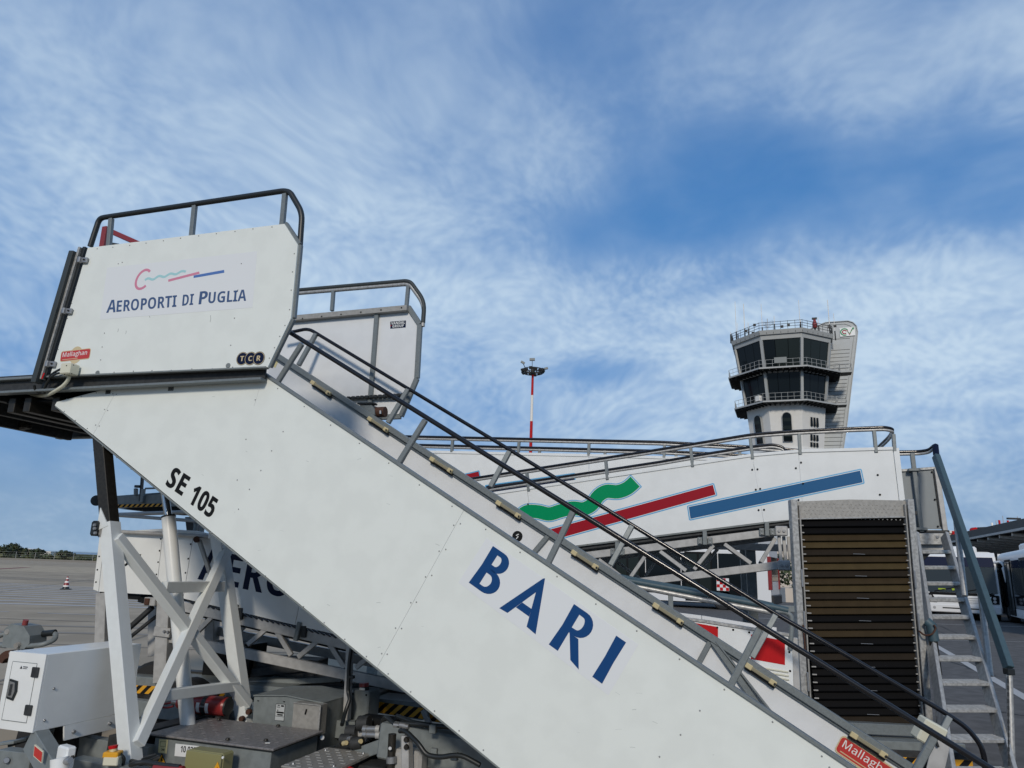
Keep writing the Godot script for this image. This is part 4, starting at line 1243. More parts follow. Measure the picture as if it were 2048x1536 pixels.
	for q in [Vector2(-3.816, 2.641), Vector2(-2.932, 2.767), Vector2(-2.324, 2.867), Vector2(-1.865, 2.942), Vector2(-1.43, 2.993)]:
		p_bar("rail_post", v3(q, -wd - 0.012), v3(q - Vector2(0, 0.2), -wd - 0.012), 0.04, 0.05, "galvanized", t, Vector3.BACK)
	p_tube("lower_pipe", [Vector3(-4.849, 2.585, -1.25), Vector3(-2.622, 2.895, -1.25), Vector3(-1.601, 3.044, -1.25)], 0.03, "truss_grey", t)
	# landing with its grey end panel
	var gp := p_poly("landing_panel", [Vector2(0.178, 2.823), Vector2(0.51, 2.85), Vector2(0.516, 2.176), Vector2(0.236, 2.172), Vector2(0.039, 2.168), Vector2(0.043, 2.824)], -0.78, -0.75, "shade_panel", t)
	p_bar("panel_rim", Vector3(0.042, 2.818, -0.745), Vector3(0.52, 2.855, -0.745), 0.03, 0.03, "aluminium", gp)
	p_bar("panel_edge", Vector3(0.515, 2.855, -0.745), Vector3(0.535, 2.155, -0.745), 0.05, 0.06, "truss_grey", gp, Vector3.BACK)
	p_bar("panel_edge", Vector3(0.484, 2.803, -0.74), Vector3(0.5, 2.208, -0.74), 0.012, 0.012, "dark_steel", gp, Vector3.BACK)
	for q in [Vector3(0.47, 2.809, -0.745), Vector3(0.47, 2.5, -0.745), Vector3(0.471, 2.203, -0.745)]:
		p_cone("bolt", q, q + Vector3(0, 0, 0.012), 0.011, 0.009, "black_paint", gp, 8)
	p_bar("landing_post", Vector3(0.279, 3.022, -0.7), Vector3(0.293, 2.137, -0.7), 0.045, 0.05, "grey_paint", t, Vector3.BACK)
	p_box("post_clamp", Vector3(0.279, 2.826, -0.69), Vector3(0.12, 0.03, 0.07), "grey_paint", t)
	p_box("post_clamp", Vector3(0.289, 2.169, -0.69), Vector3(0.12, 0.03, 0.07), "grey_paint", t)
	pad_rail("landing_rail", [Vector3(0.136, 3.036, -0.7), Vector3(0.361, 3.038, -0.7), Vector3(0.443, 3.046, -0.65), Vector3(0.481, 3.083, -0.6), Vector3(0.48, 3.077, -0.5)], t, 0.018)
	p_bar("landing_beam", Vector3(0.094, 2.05, -0.55), Vector3(0.473, 2.058, -0.55), 0.05, 0.12, "aluminium", t)
	p_bar("landing_beam", Vector3(-0.001, 1.964, -0.62), Vector3(0.469, 1.965, -0.62), 0.05, 0.1, "truss_grey", t)
	p_cone("bolt", Vector3(0.406, 2.076, -0.52), Vector3(0.404, 2.076, -0.51), 0.016, 0.012, "steel", t, 12)
	p_bar("landing_brace", Vector3(0.391, 1.976, -0.7), Vector3(0.239, 1.822, -0.7), 0.05, 0.06, "dark_steel", t, Vector3.BACK)
	p_bar("landing_floor", Vector3(0.026, 2.137, -1), Vector3(0.57, 2.147, -1), 0.6, 0.03, "dark_steel", t)
	build_ladder()

# ---------- the aluminium steps at the right ----------
func build_ladder() -> void:
	var t := thing("service_steps", "steep aluminium service steps with blue grey padded handrail at the right edge", "steps", Vector3(3.643, 0.173, -6.05) * Vector3(1, 0, 1))
	var o := t.position
	var rt: Vector3 = Vector3(4.606, 2.086, -7.75) - o
	var rb: Vector3 = Vector3(3.968, 0.173, -6.13) - o
	var lt: Vector3 = Vector3(4.294, 2.076, -7.75) - o
	var lb: Vector3 = Vector3(3.488, 0.158, -6.13) - o
	var fw := Vector3(0.1, 0.5, 1).normalized()
	p_bar("stringer", rt, rb, 0.035, 0.11, "aluminium", t, fw)
	p_bar("stringer", lt, lb, 0.035, 0.11, "aluminium", t, fw)
	for q in [1105.0, 1140.0, 1176.0, 1212.0, 1250.0, 1293.0, 1338.0, 1386.0, 1436.0, 1490.0, 1546.0]:
		# where each tread's edge crosses the stringers
		var f: float = clampf(pow((q - 1070.0) / 482.0, 0.895), 0, 1)
		var a := lt.lerp(lb, f)
		var b := rt.lerp(rb, f)
		var k := MB.new()
		var d := (b - a).normalized()
		var back := Vector3(-d.z, 0, d.x) if d.x < 0.0 else Vector3(d.z, 0, -d.x)
		var bs := Basis(d, Vector3.UP, d.cross(Vector3.UP))
		k.box((a + b) * 0.5 + Vector3(0, 0, -0.02), Vector3(a.distance_to(b) - 0.03, 0.032, 0.17), bs, 0.005)
		for i in 5:
			k.box((a + b) * 0.5 + Vector3(0, 0.018, -0.02) + bs.z * (-0.064 + i * 0.032), Vector3(a.distance_to(b) - 0.04, 0.008, 0.012), bs, 0.002)
		obj("tread", k, "aluminium", t)
	p_bar("rail_pad", Vector3(4.608, 2.924, -7.75) - o, Vector3(4.187, 0.931, -6.35) - o, 0.055, 0.075, "blue_pad", t, fw)
	p_box("rail_joint", Vector3(4.619, 2.991, -7.76) - o, Vector3(0.05, 0.13, 0.06), "navy", t, Basis(), 0.012)
	p_box("rail_end", Vector3(4.177, 0.908, -6.34) - o, Vector3(0.06, 0.05, 0.07), "black_rubber", t)
	p_cone("hand_post", Vector3(4.176, 0.897, -6.34) - o, Vector3(4.041, 0.166, -6.25) - o, 0.026, 0.026, "aluminium", t)
	p_cone("hand_post", Vector3(4.471, 2.258, -7.3) - o, Vector3(4.32, 1.485, -7.05) - o, 0.026, 0.026, "aluminium", t)
	p_cone("hand_post", Vector3(4.375, 1.635, -6.9) - o, Vector3(4.235, 0.829, -6.68) - o, 0.026, 0.026, "aluminium", t)
	var ch := MB.new()
	for i in 26:
		var a: Vector3 = Vector3(4.138, 0.878, -6.3) - o
		var b: Vector3 = Vector3(3.96, 0.245, -6.15) - o
		var p := a.lerp(b, i / 26.0)
		var q := a.lerp(b, (i + 1.2) / 26.0)
		ch.bar(p, q, 0.014 if i % 2 else 0.006, 0.006 if i % 2 else 0.014)
	stuff(obj("chain", ch, "dark_steel", t))

# ---------- the upright slatted stair ----------
func build_slatted_stair() -> void:
	var t := thing("slatted_stair", "tall narrow frame of brown and black slats beneath a scuffed metal plate", "slatted frame", Vector3(3.28, 0, -7), -3.0)
	for q in [[Vector3(-0.539, 2.323, 0), Vector3(-0.548, 0.614, 0), -1], [Vector3(0.555, 2.36, 0), Vector3(0.526, 0.252, 0), 1]]:
		var d: Vector3 = q[1] - q[0]
		var p_end: Vector3 = q[0] + d * ((q[0].y - 0.12) / -d.y)
		var rail := p_bar("side_rail", q[0], p_end, 0.06, 0.09, "aluminium", t, Vector3.BACK)
		p_bar("rail_lip", q[0] + Vector3(-q[2] * 0.052, -0.05, 0.0), p_end + Vector3(-q[2] * 0.052, 0, 0.0), 0.014, 0.08, "worn_aluminium", rail, Vector3.BACK)
		for f: float in [0.33, 0.5, 0.74]:
			p_box("latch", q[0].lerp(p_end, f) + Vector3(-q[2] * 0.03, 0, 0.055), Vector3(0.018, 0.16, 0.025), "steel", rail, Basis(), 0.006)
	var plate: Array = [Vector2(-0.506, 2.309), Vector2(0.005, 2.344), Vector2(0.531, 2.35), Vector2(0.515, 2.194), Vector2(-0.512, 2.143)]
	var pl := p_poly("top_plate", plate, -0.02, 0.0, "worn_aluminium", t)
	var k := MB.new()
	for i in 24:
		for j in 5:
			k.box(Vector3(lerpf(-0.47, 0.5, (i + 0.5 * (j % 2)) / 24.0), 2.165 + j * 0.033, 0.001), Vector3(0.016, 0.008, 0.004), Basis(Vector3.BACK, 0.7 if (i + j) % 2 else -0.7), 0.001)
	stuff(obj("tread_pattern", k, "worn_aluminium", pl))
	p_bar("plate_lip", Vector3(-0.521, 2.142, 0.012), Vector3(0.514, 2.193, 0.012), 0.03, 0.014, "aluminium", pl)
	# slats: each row a leaf that leans out at its foot
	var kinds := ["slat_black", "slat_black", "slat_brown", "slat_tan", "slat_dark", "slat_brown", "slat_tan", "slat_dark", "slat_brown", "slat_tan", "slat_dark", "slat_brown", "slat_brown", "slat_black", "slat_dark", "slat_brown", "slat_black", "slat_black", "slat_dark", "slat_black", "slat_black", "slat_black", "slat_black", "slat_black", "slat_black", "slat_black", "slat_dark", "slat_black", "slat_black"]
	var a0: Vector3 = Vector3(-0.489, 2.134, 0)
	var b0: Vector3 = Vector3(0.504, 2.174, 0)
	var a1: Vector3 = Vector3(-0.442, 0.272, 0)
	var b1: Vector3 = Vector3(0.48, 0.312, 0)
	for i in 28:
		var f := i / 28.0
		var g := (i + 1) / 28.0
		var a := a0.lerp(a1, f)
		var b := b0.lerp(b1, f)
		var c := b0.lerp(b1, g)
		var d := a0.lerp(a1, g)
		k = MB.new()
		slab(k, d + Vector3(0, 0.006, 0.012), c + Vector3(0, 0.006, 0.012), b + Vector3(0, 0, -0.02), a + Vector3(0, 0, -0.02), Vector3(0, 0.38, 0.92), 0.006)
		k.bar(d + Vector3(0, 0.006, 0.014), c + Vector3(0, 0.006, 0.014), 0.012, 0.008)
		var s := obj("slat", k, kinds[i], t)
		for e in [[d, 1.0], [c, -1.0]]:
			p_cone("pin", e[0] + Vector3(e[1] * -0.01, 0.014, 0.02), e[0] + Vector3(e[1] * 0.03, 0.014, 0.02), 0.007, 0.007, "worn_aluminium", s, 8)
		if i % 3 == 1 and i > 2:
			p_box("white_mark", (c + d) * 0.5 + Vector3(0.03, 0.012, 0.024), Vector3(0.11, 0.004, 0.004), "steel", s, Basis(), 0.001)
		if i % 3 == 2 and i > 2:
			pass
	var hub := MB.new()
	hub.box(Vector3(0.02, 1.35, -0.07), Vector3(1.06, 1.9, 0.04))
	obj("backing", hub, "black_paint", t)
	# base beam and foot
	var fb: Vector3 = Vector3(-0.008, 0.242, 0)
	p_box("base_beam", Vector3(fb.x, 0.33, 0.02), Vector3(1.3, 0.09, 0.16), "galvanized", t)
	p_box("base_step", Vector3(fb.x + 0.05, 0.2, 0.12), Vector3(1.35, 0.13, 0.22), "grey_paint", t)
	hazard(Vector3(fb.x - 0.35, 0.06, 0.26), Vector3(fb.x + 0.75, 0.06, 0.26), 0.09, t, Vector3.BACK, 7)
	p_box("foot_skirt", Vector3(fb.x + 0.1, 0.1, 0.2), Vector3(1.3, 0.2, 0.1), "dark_steel", t)
	# padded gas strut beside the right rail
	p_tube("strut_pad", [Vector3(0.568, 1.252, 0.08), Vector3(0.595, 1.224, 0.1), Vector3(0.607, 1.088, 0.1)], 0.045, "blue_pad", t)
	p_tube("strut_sleeve", [Vector3(0.6, 1.104, 0.1), Vector3(0.611, 0.801, 0.1)], 0.036, "oily_steel", t)
	p_tube("strut_rod", [Vector3(0.596, 0.864, 0.11), Vector3(0.578, 0.382, 0.11)], 0.028, "worn_aluminium", t)
	p_tube("strut_rod", [Vector3(0.584, 0.431, 0.11), Vector3(0.575, 0.189, 0.11)], 0.018, "steel", t)
	p_tube("chain_loop", [Vector3(0.503, 1.166, 0.06), Vector3(0.523, 1.129, 0.12), Vector3(0.575, 1.151, 0.16), Vector3(0.607, 1.203, 0.16), Vector3(0.592, 1.229, 0.16)], 0.008, "rust", t, 0.05)
	p_tube("chain_loop", [Vector3(-0.532, 1.18, 0.06), Vector3(-0.53, 1.05, 0.07), Vector3(-0.525, 0.942, 0.06)], 0.008, "rust", t)

# ---------- low ramp behind the main stairs ----------
func build_ramp_low() -> void:
	var t := thing("lettered_boarding_ramp", "low white boarding ramp lettered in navy, seen between the white legs", "boarding ramp", Vector3(-3.492, 0, -7.3), -12.5)
	var wd := 0.9
	var cut := [[Vector2(-0.588, 1.776), Vector2(-0.557, 1.253)], [Vector2(-0.527, 1.792), Vector2(-0.49, 1.236)], [Vector2(0.124, 1.841), Vector2(0.154, 1.23)], [Vector2(0.469, 1.83), Vector2(0.451, 1.21)], [Vector2(1.713, 1.659), Vector2(1.635, 1.027)], [Vector2(3.079, 1.462), Vector2(3.117, 0.804)], [Vector2(4.315, 1.301), Vector2(4.402, 0.595)], [Vector2(5.257, 1.229), Vector2(5.233, 0.453)], [Vector2(5.912, 1.155), Vector2(5.895, 0.35)]]
	for i in 8:
		var g := Vector2(0.0025, 0)
		p_poly("side_panel", [cut[i][0] + g, cut[i + 1][0] - g, cut[i + 1][1] - g, cut[i][1] + g], -0.03, 0.0, "white_gloss", t)
		p_bar("top_rim", v3(cut[i][0], -0.015), v3(cut[i + 1][0], -0.015), 0.05, 0.025, "white_gloss" if i < 6 else "aluminium", t)
		p_poly("far_side_panel", [cut[i][0] + g, cut[i + 1][0] - g, cut[i + 1][1] - g, cut[i][1] + g], -wd, -wd + 0.03, "inner_white", t)
	rivets("panel_bolts", [[Vector2(-0.553, 1.631), Vector2(-0.535, 1.258), 3], [Vector2(0.113, 1.812), Vector2(0.129, 1.368), 4], [Vector2(0.456, 1.777), Vector2(0.434, 1.379), 3], [Vector2(5.287, 1.196), Vector2(5.896, 1.135), 5], [Vector2(5.887, 1.101), Vector2(5.877, 0.679), 3]], 0.0, 0.009, "black_paint", t)
	# lettering, cut by panel joints; the letters on the left are partly hidden by the leg
	var ex: Vector2 = Vector2(2.64, 1.093) - Vector2(0.577, 1.393)
	var lt := words("lettering", "AEROPORTI", bold, "navy", t, Vector3(0.577, 1.393, 0), v3(ex, 0), v3(Vector2(0.601, 1.687) - Vector2(0.577, 1.393), 0), Vector3.BACK)
	lt.position.z = 0.001
	words("lettering", "04", bold, "black_paint", t, Vector3(-0.305, 1.48, 0), v3(Vector2(-0.081, 1.487) - Vector2(-0.305, 1.48), 0), v3(Vector2(-0.283, 1.6) - Vector2(-0.305, 1.48), 0), Vector3.BACK)
	# red squares and the ribbed kick plate at the low end
	for q in [[Vector2(5.131, 1.219), Vector2(5.35, 1.191), Vector2(5.345, 1.054), Vector2(5.127, 1.08)], [Vector2(5.602, 1.147), Vector2(5.857, 1.111), Vector2(5.847, 0.932), Vector2(5.594, 0.962)]]:
		p_poly("red_square", q, 0.0, 0.002, "signal_red", t)
	for i in 8:
		var f: float = i * 0.045
		p_box("kick_rib", Vector3(5.722, 0.896, 0.004) + Vector3(0, -f * 0.62, 0), Vector3(0.3, 0.012, 0.012), "cream", t, Basis(Vector3.BACK, -0.1))
	# trusses
	var top := [Vector2(0.264, 1.161), Vector2(3.475, 0.686)]
	var bot := [Vector2(0.317, 0.851), Vector2(3.485, 0.471)]
	var webs := [[Vector2(1.334, 0.981), Vector2(1.157, 0.828)], [Vector2(1.422, 0.975), Vector2(1.605, 0.76)], [Vector2(1.867, 0.911), Vector2(1.673, 0.748)], [Vector2(1.952, 0.899), Vector2(2.136, 0.684)], [Vector2(2.337, 0.773), Vector2(2.238, 0.693)], [Vector2(0.864, 1.079), Vector2(1.123, 0.784)], [Vector2(0.784, 1.084), Vector2(0.535, 0.827)], [Vector2(2.524, 0.799), Vector2(2.725, 0.579)]]
	truss(t, top, bot, webs, -0.05, 0.088, "truss_grey")
	truss(t, top, bot, webs, -wd + 0.05, 0.088, "truss_grey")
	for i in 46:
		var a: Vector2 = (Vector2(0.483, 1.211) as Vector2).lerp(Vector2(3.117, 0.8), i / 46.0)
		p_bar("deck_fin", v3(a, -0.02) + Vector3(0, -0.008, 0), v3(a, -0.02) + Vector3(0.07, -0.045, 0), 0.03, 0.008, "dark_steel", t, Vector3.UP)
	var k := MB.new()
	k.bar(Vector3(-0.078, 1.178, -0.45), Vector3(5.959, 0.266, -0.45), 0.8, 0.05)
	k.bar(Vector3(-0.521, 1.21, -0.45), Vector3(-0.052, 1.199, -0.45), 0.8, 0.05)
	obj("deck", k, "black_paint", t)
	for q in [Vector2(1.669, 0.994), Vector2(1.014, 1.121), Vector2(2.473, 0.842)]:
		p_bar("bracket", v3(q, 0.0) + Vector3(0.015, 0.06, 0), v3(q, 0.0) + Vector3(-0.01, -0.1, 0), 0.04, 0.05, "grey_paint", t, Vector3.BACK)
		p_box("bracket_ear", v3(q, -0.01) + Vector3(0.055, -0.02, 0), Vector3(0.05, 0.1, 0.03), "dark_steel", t)
		p_bar("cross_member", v3(q, -0.05), v3(q, -wd + 0.05), 0.06, 0.1, "truss_grey", t)
	# legs under the landing
	for q in [[Vector2(-0.471, 1.223), Vector2(-0.361, 0.568), -0.06, 0.11], [Vector2(0.238, 1.187), Vector2(0.323, 0.451), -0.06, 0.13], [Vector2(0.238, 1.187), Vector2(0.323, 0.451), -0.8, 0.11], [Vector2(-0.471, 1.223), Vector2(-0.361, 0.568), -0.8, 0.1]]:
		p_bar("landing_leg", v3(q[0], q[2]), v3(q[1], q[2]), q[3], q[3], "truss_grey", t, Vector3.BACK)
	p_bar("leg_clamp", Vector3(0.203, 0.905, 0.01), Vector3(0.376, 0.895, 0.01), 0.03, 0.085, "truss_grey", t)
	for q in [Vector3(0.325, 0.908, 0.03), Vector3(0.363, 0.905, 0.03)]:
		p_cone("bolt", q, q + Vector3(0, 0, 0.015), 0.014, 0.011, "steel", t, 10)
	p_bar("landing_brace", Vector3(-0.017, 1.103, -0.2), Vector3(-0.477, 0.678, -0.2), 0.04, 0.05, "dark_steel", t, Vector3.BACK)
	p_bar("landing_brace", Vector3(-0.158, 1.016, -0.5), Vector3(-0.733, 0.548, -0.5), 0.03, 0.035, "dark_steel", t, Vector3.BACK)
	var lamp := p_box("side_lamp", Vector3(0.115, 1.168, 0), Vector3(0.12, 0.075, 0.06), "truss_grey", t)
	p_box("amber_lens", Vector3(0.093, 1.168, 0.035), Vector3(0.05, 0.06, 0.02), "rust", lamp)
	# running gear: hazard edged chassis plate and a wheel
	k = MB.new()
	k.box(Vector3(0.623, 0.414, -0.35), Vector3(1.9, 0.14, 0.6), Basis(), 0.01)
	obj("chassis_plate", k, "grey_paint", t)
	hazard(Vector3(0.059, 0.351, 0.02), Vector3(1.093, 0.372, 0.02), 0.07, t, Vector3.BACK, 11, "hazard_strip", 1.0)
	hazard(Vector3(2.472, 0.357, 0.02), Vector3(2.911, 0.333, 0.02), 0.085, t, Vector3.BACK, 5, "hazard_strip", 1.0)
	hazard(Vector3(2.927, 0.297, -0.1), Vector3(3.116, 0.287, -0.1), 0.085, t, Vector3.BACK, 2, "hazard_strip", 1.0)
	p_poly("chassis_guard", [Vector2(2.459, 0.465), Vector2(2.86, 0.46), Vector2(2.905, 0.321), Vector2(2.413, 0.357)], -0.3, 0.018, "grey_paint", t)
	p_bar("guard_post", Vector3(2.91, 0.405, 0.03), Vector3(2.979, 0.293, 0.03), 0.04, 0.04, "truss_grey", t, Vector3.BACK)
	var wc: Vector3 = Vector3(0.092, 0.273, -0.25)
	k = MB.new()
	k.lathe(wc, Vector3.BACK, [Vector2(-0.2, 0.15), Vector2(-0.2, 0.30), Vector2(-0.16, 0.33), Vector2(0.0, 0.33), Vector2(0.04, 0.3), Vector2(0.045, 0.18)], 28)
	var wh := obj("wheel", k, "tyre", t)
	k = MB.new()
	k.lathe(wc, Vector3.BACK, [Vector2(0.045, 0.185), Vector2(0.02, 0.17), Vector2(-0.03, 0.12), Vector2(-0.03, 0.06), Vector2(0.02, 0.05), Vector2(0.02, 0.0)], 24)
	obj("rim", k, "wheel_rim", wh)
	p_box("chassis_beam", Vector3(1.306, 0.205, -0.5) * Vector3(1, 0, 1) + Vector3(0, 0.42, 0), Vector3(4.6, 0.16, 0.12), "dark_steel", t)
	p_box("motor_case", Vector3(0.736, 0.617, -0.55), Vector3(0.5, 0.34, 0.3), "black_paint", t)
	p_box("motor_case", Vector3(1.202, 0.592, -0.6), Vector3(0.9, 0.16, 0.25), "dark_steel", t)
	p_bar("floor_plate", Vector3(1.014, 0.459, -0.4), Vector3(1.897, 0.533, -0.6), 0.4, 0.05, "grey_paint", t)
	p_bar("floor_plate", Vector3(1.04, 0.409, -0.2), Vector3(2.425, 0.457, -0.2), 0.5, 0.04, "grey_paint", t)
	p_bar("drive_shaft", Vector3(0.945, 0.52, -0.5), Vector3(1.675, 0.631, -0.5), 0.12, 0.08, "dark_steel", t)
	# handrail of the low end
	for z: float in [0.0, -wd]:
		p_tube("handrail", [Vector3(3.061, 1.785, 0) + Vector3(0, 0, z), Vector3(4.699, 1.518, 0) + Vector3(0, 0, z), Vector3(5.295, 1.434, 0) + Vector3(0, 0, z), Vector3(5.799, 1.362, 0) + Vector3(0, 0, z), Vector3(5.893, 1.343, 0) + Vector3(0, 0, z)], 0.026, "blue_pad", t)
		p_tube("rail_pipe", [Vector3(3.063, 1.742, 0) + Vector3(0, 0, z), Vector3(4.699, 1.482, 0) + Vector3(0, 0, z), Vector3(5.294, 1.39, 0) + Vector3(0, 0, z), Vector3(5.756, 1.325, 0) + Vector3(0, 0, z)], 0.022, "aluminium", t)
		for q in [Vector2(4.98, 1.441), Vector2(4.398, 1.523), Vector2(3.793, 1.627)]:
			p_bar("rail_post", v3(q, z - 0.01), v3(q - Vector2(0, 0.26), z - 0.01), 0.04, 0.04, "grey_paint", t, Vector3.BACK)
	p_tube("end_loop", [Vector3(5.798, 1.335, 0), Vector3(5.877, 1.331, 0), Vector3(5.917, 1.302, 0), Vector3(5.91, 1.189, 0), Vector3(5.891, 1.046, 0)], 0.02, "grey_paint", t, 0.05)
	p_box("end_plate", Vector3(5.836, 1.355, -0.02), Vector3(0.22, 0.05, 0.02), "grey_paint", t)
	p_bar("end_post", Vector3(5.933, 1.137, -0.05), Vector3(5.929, 0.675, -0.05), 0.05, 0.05, "truss_grey", t, Vector3.BACK)
	# raised front deck and rails seen between the legs
	var dk := p_bar("front_deck", Vector3(-1.691, 2.249, -1.5), Vector3(-0.959, 2.308, -1.5), 0.4, 0.05, "galvanized", t)
	p_poly("front_fascia", [Vector2(-1.498, 2.253), Vector2(-0.871, 2.303), Vector2(-0.551, 2.272), Vector2(-0.534, 2.168), Vector2(-1.474, 2.129)], -1.24, -1.2, "grey_paint", t)
	hazard(Vector3(-1.459, 2.134, -1.19), Vector3(-0.838, 2.156, -1.19), 0.035, t, Vector3.BACK, 9)
	p_poly("under_tray", [Vector2(-1.466, 2.123), Vector2(-0.485, 2.191), Vector2(-0.499, 2.111), Vector2(-1.071, 2.1)], -1.9, -1.22, "black_paint", t)
	p_cone("roller", Vector3(-1.852, 2.221, -1.3), Vector3(-2.253, 2.258, -1.75), 0.065, 0.065, "bumper", t, 20)
	p_cone("roller", Vector3(-1.784, 2.224, -1.32), Vector3(-2.136, 2.257, -1.72), 0.055, 0.055, "black_paint", dk, 20)
	p_bar("deck_post", Vector3(-1.172, 2.512, -1.19), Vector3(-1.145, 2.21, -1.19), 0.025, 0.04, "black_rubber", t, Vector3.BACK)
	p_bar("deck_post", Vector3(-1.123, 2.356, -1.18), Vector3(-1.114, 2.197, -1.18), 0.04, 0.04, "galvanized", t, Vector3.BACK)
	p_box("deck_catch", Vector3(-1.203, 2.385, -1.18), Vector3(0.07, 0.03, 0.05), "black_rubber", t)
	p_bar("deck_catch", Vector3(-1.226, 2.361, -1.18), Vector3(-1.211, 2.278, -1.18), 0.03, 0.05, "galvanized", t, Vector3.BACK)
	p_bar("deck_rail", Vector3(-1.103, 2.362, -1.18), Vector3(-0.888, 2.371, -1.18), 0.02, 0.02, "galvanized", t)
	for q in [[Vector3(-1.177, 2.035, -0.9), Vector3(-0.254, 2.08, -0.9), 0.022], [Vector3(-0.642, 1.989, -0.3), Vector3(0.279, 1.951, -0.3), 0.018], [Vector3(-0.328, 1.813, 0.05), Vector3(0.684, 1.79, 0.05), 0.018]]:
		p_tube("side_tube", [q[0], q[1]], q[2], "truss_grey", t)
	p_bar("side_strut", Vector3(0.592, 1.754, 0.08), Vector3(0.791, 1.392, 0.08), 0.035, 0.035, "worn_aluminium", t, Vector3.BACK)
	p_cone("hinge_pin", Vector3(0.543, 1.758, 0.05), Vector3(0.592, 1.757, 0.12), 0.03, 0.03, "rust", t, 12)
	p_poly("buffer", [Vector2(-0.017, 2), Vector2(0.066, 2.002), Vector2(0.119, 1.858), Vector2(0.025, 1.856)], -0.62, -0.5, "black_rubber", t)
	for q in [[Vector2(0.203, 1.956), Vector2(0.197, 1.845)], [Vector2(0.273, 1.917), Vector2(0.274, 1.836)]]:
		p_bar("rail_post", v3(q[0], -0.4), v3(q[1], -0.4), 0.035, 0.04, "galvanized", t, Vector3.BACK)

# ---------- farther ramp of the same kind ----------
func build_ramp_far() -> void:
	var t := thing("far_boarding_ramp", "farther white boarding ramp whose top edge and double rails run nearly level", "boarding ramp", Vector3(1.952, 0, -10), -14.0)
	var cut := [[Vector2(-4.544, 3.247), Vector2(-4.472, 2.507)], [Vector2(-3.145, 3.235), Vector2(-3.095, 2.436)], [Vector2(-0.851, 3.177), Vector2(-0.845, 2.413)], [Vector2(0.804, 3.125), Vector2(0.78, 2.371)], [Vector2(1.797, 3.077), Vector2(1.756, 2.349)]]
	for i in 4:
		var g := Vector2(0.003, 0)
		p_poly("side_panel", [cut[i][0] + g, cut[i + 1][0] - g, cut[i + 1][1] - g, cut[i][1] + g], -0.03, 0.0, "white_gloss", t)
		p_poly("far_side_panel", [cut[i][0] + g, cut[i + 1][0] - g, cut[i + 1][1] - g, cut[i][1] + g], -1.4, -1.37, "inner_white", t)
		p_bar("top_rim", v3(cut[i][0], -0.004), v3(cut[i + 1][0], -0.004), 0.03, 0.04, "white_gloss", t)
	var k := MB.new()
	k.bar(Vector3(-4.815, 2.554, -0.7), Vector3(1.84, 2.386, -0.7), 1.3, 0.06)
	obj("deck", k, "dark_steel", t)
	truss(t, [Vector2(-4.465, 2.432), Vector2(1.754, 2.31)], [Vector2(-4.423, 1.989), Vector2(1.735, 1.966)], [[Vector2(-2.876, 2.382), Vector2(-2.403, 1.994)], [Vector2(-1.975, 2.367), Vector2(-2.403, 1.994)], [Vector2(-0.691, 2.346), Vector2(-0.282, 1.978)], [Vector2(0.123, 2.333), Vector2(-0.282, 1.978)]], -0.05, 0.09, "truss_grey")
	for q in [[Vector2(-3.947, 2.073), -0.1], [Vector2(-3.947, 2.073), -1.3], [Vector2(1.282, 2.185), -0.1], [Vector2(1.282, 2.185), -1.3]]:
		p_bar("support_post", v3(q[0], q[1]), Vector3(q[0].x, 0.02, q[1]), 0.12, 0.12, "grey_paint", t, Vector3.BACK)
	for s in [["red_stripe", "red_vinyl", [Vector2(-3.833, 2.626), Vector2(-3.825, 2.53), Vector2(-2.443, 2.843), Vector2(-2.47, 2.945)]], ["blue_stripe", "navy", [Vector2(-2.347, 2.734), Vector2(-2.326, 2.605), Vector2(-1.046, 2.786), Vector2(-1.062, 2.913)]]]:
		var big := Geometry2D.offset_polygon(PackedVector2Array(s[2]), 0.016)
		p_poly("stripe_rim", Array(big[0]), 0.0, 0.001, "rim_blue", t)
		p_poly(s[0], s[2], 0.001, 0.002, s[1], t)
	pad_rail("handrail", [Vector3(-4.569, 3.505, 0), Vector3(-3.576, 3.473, 0), Vector3(0.14, 3.364, 0), Vector3(1.713, 3.265, 0), Vector3(1.963, 3.237, 0)], t, 0.02)
	for q in [[Vector2(-2.897, 3.429), Vector2(-2.901, 3.226)], [Vector2(-1.877, 3.399), Vector2(-1.885, 3.201)], [Vector2(-0.852, 3.37), Vector2(-0.858, 3.169)], [Vector2(0.201, 3.335), Vector2(0.19, 3.139)], [Vector2(1.202, 3.281), Vector2(1.188, 3.111)]]:
		p_bar("rail_post", v3(q[0], -0.012), v3(q[1], -0.012), 0.04, 0.05, "galvanized", t, Vector3.BACK)
	pad_rail("far_handrail", [Vector3(-4.687, 3.603, -1.4), Vector3(-3.911, 3.581, -1.4), Vector3(0.084, 3.462, -1.4), Vector3(1.581, 3.38, -1.4), Vector3(2.011, 3.333, -1.4)], t, 0.022)
	for q in [Vector2(-2.911, 3.542), Vector2(-1.857, 3.511), Vector2(-0.783, 3.482), Vector2(0.33, 3.438)]:
		p_bar("rail_post", v3(q, -1.41), v3(q - Vector2(0, 0.22), -1.41), 0.045, 0.05, "galvanized", t, Vector3.BACK)

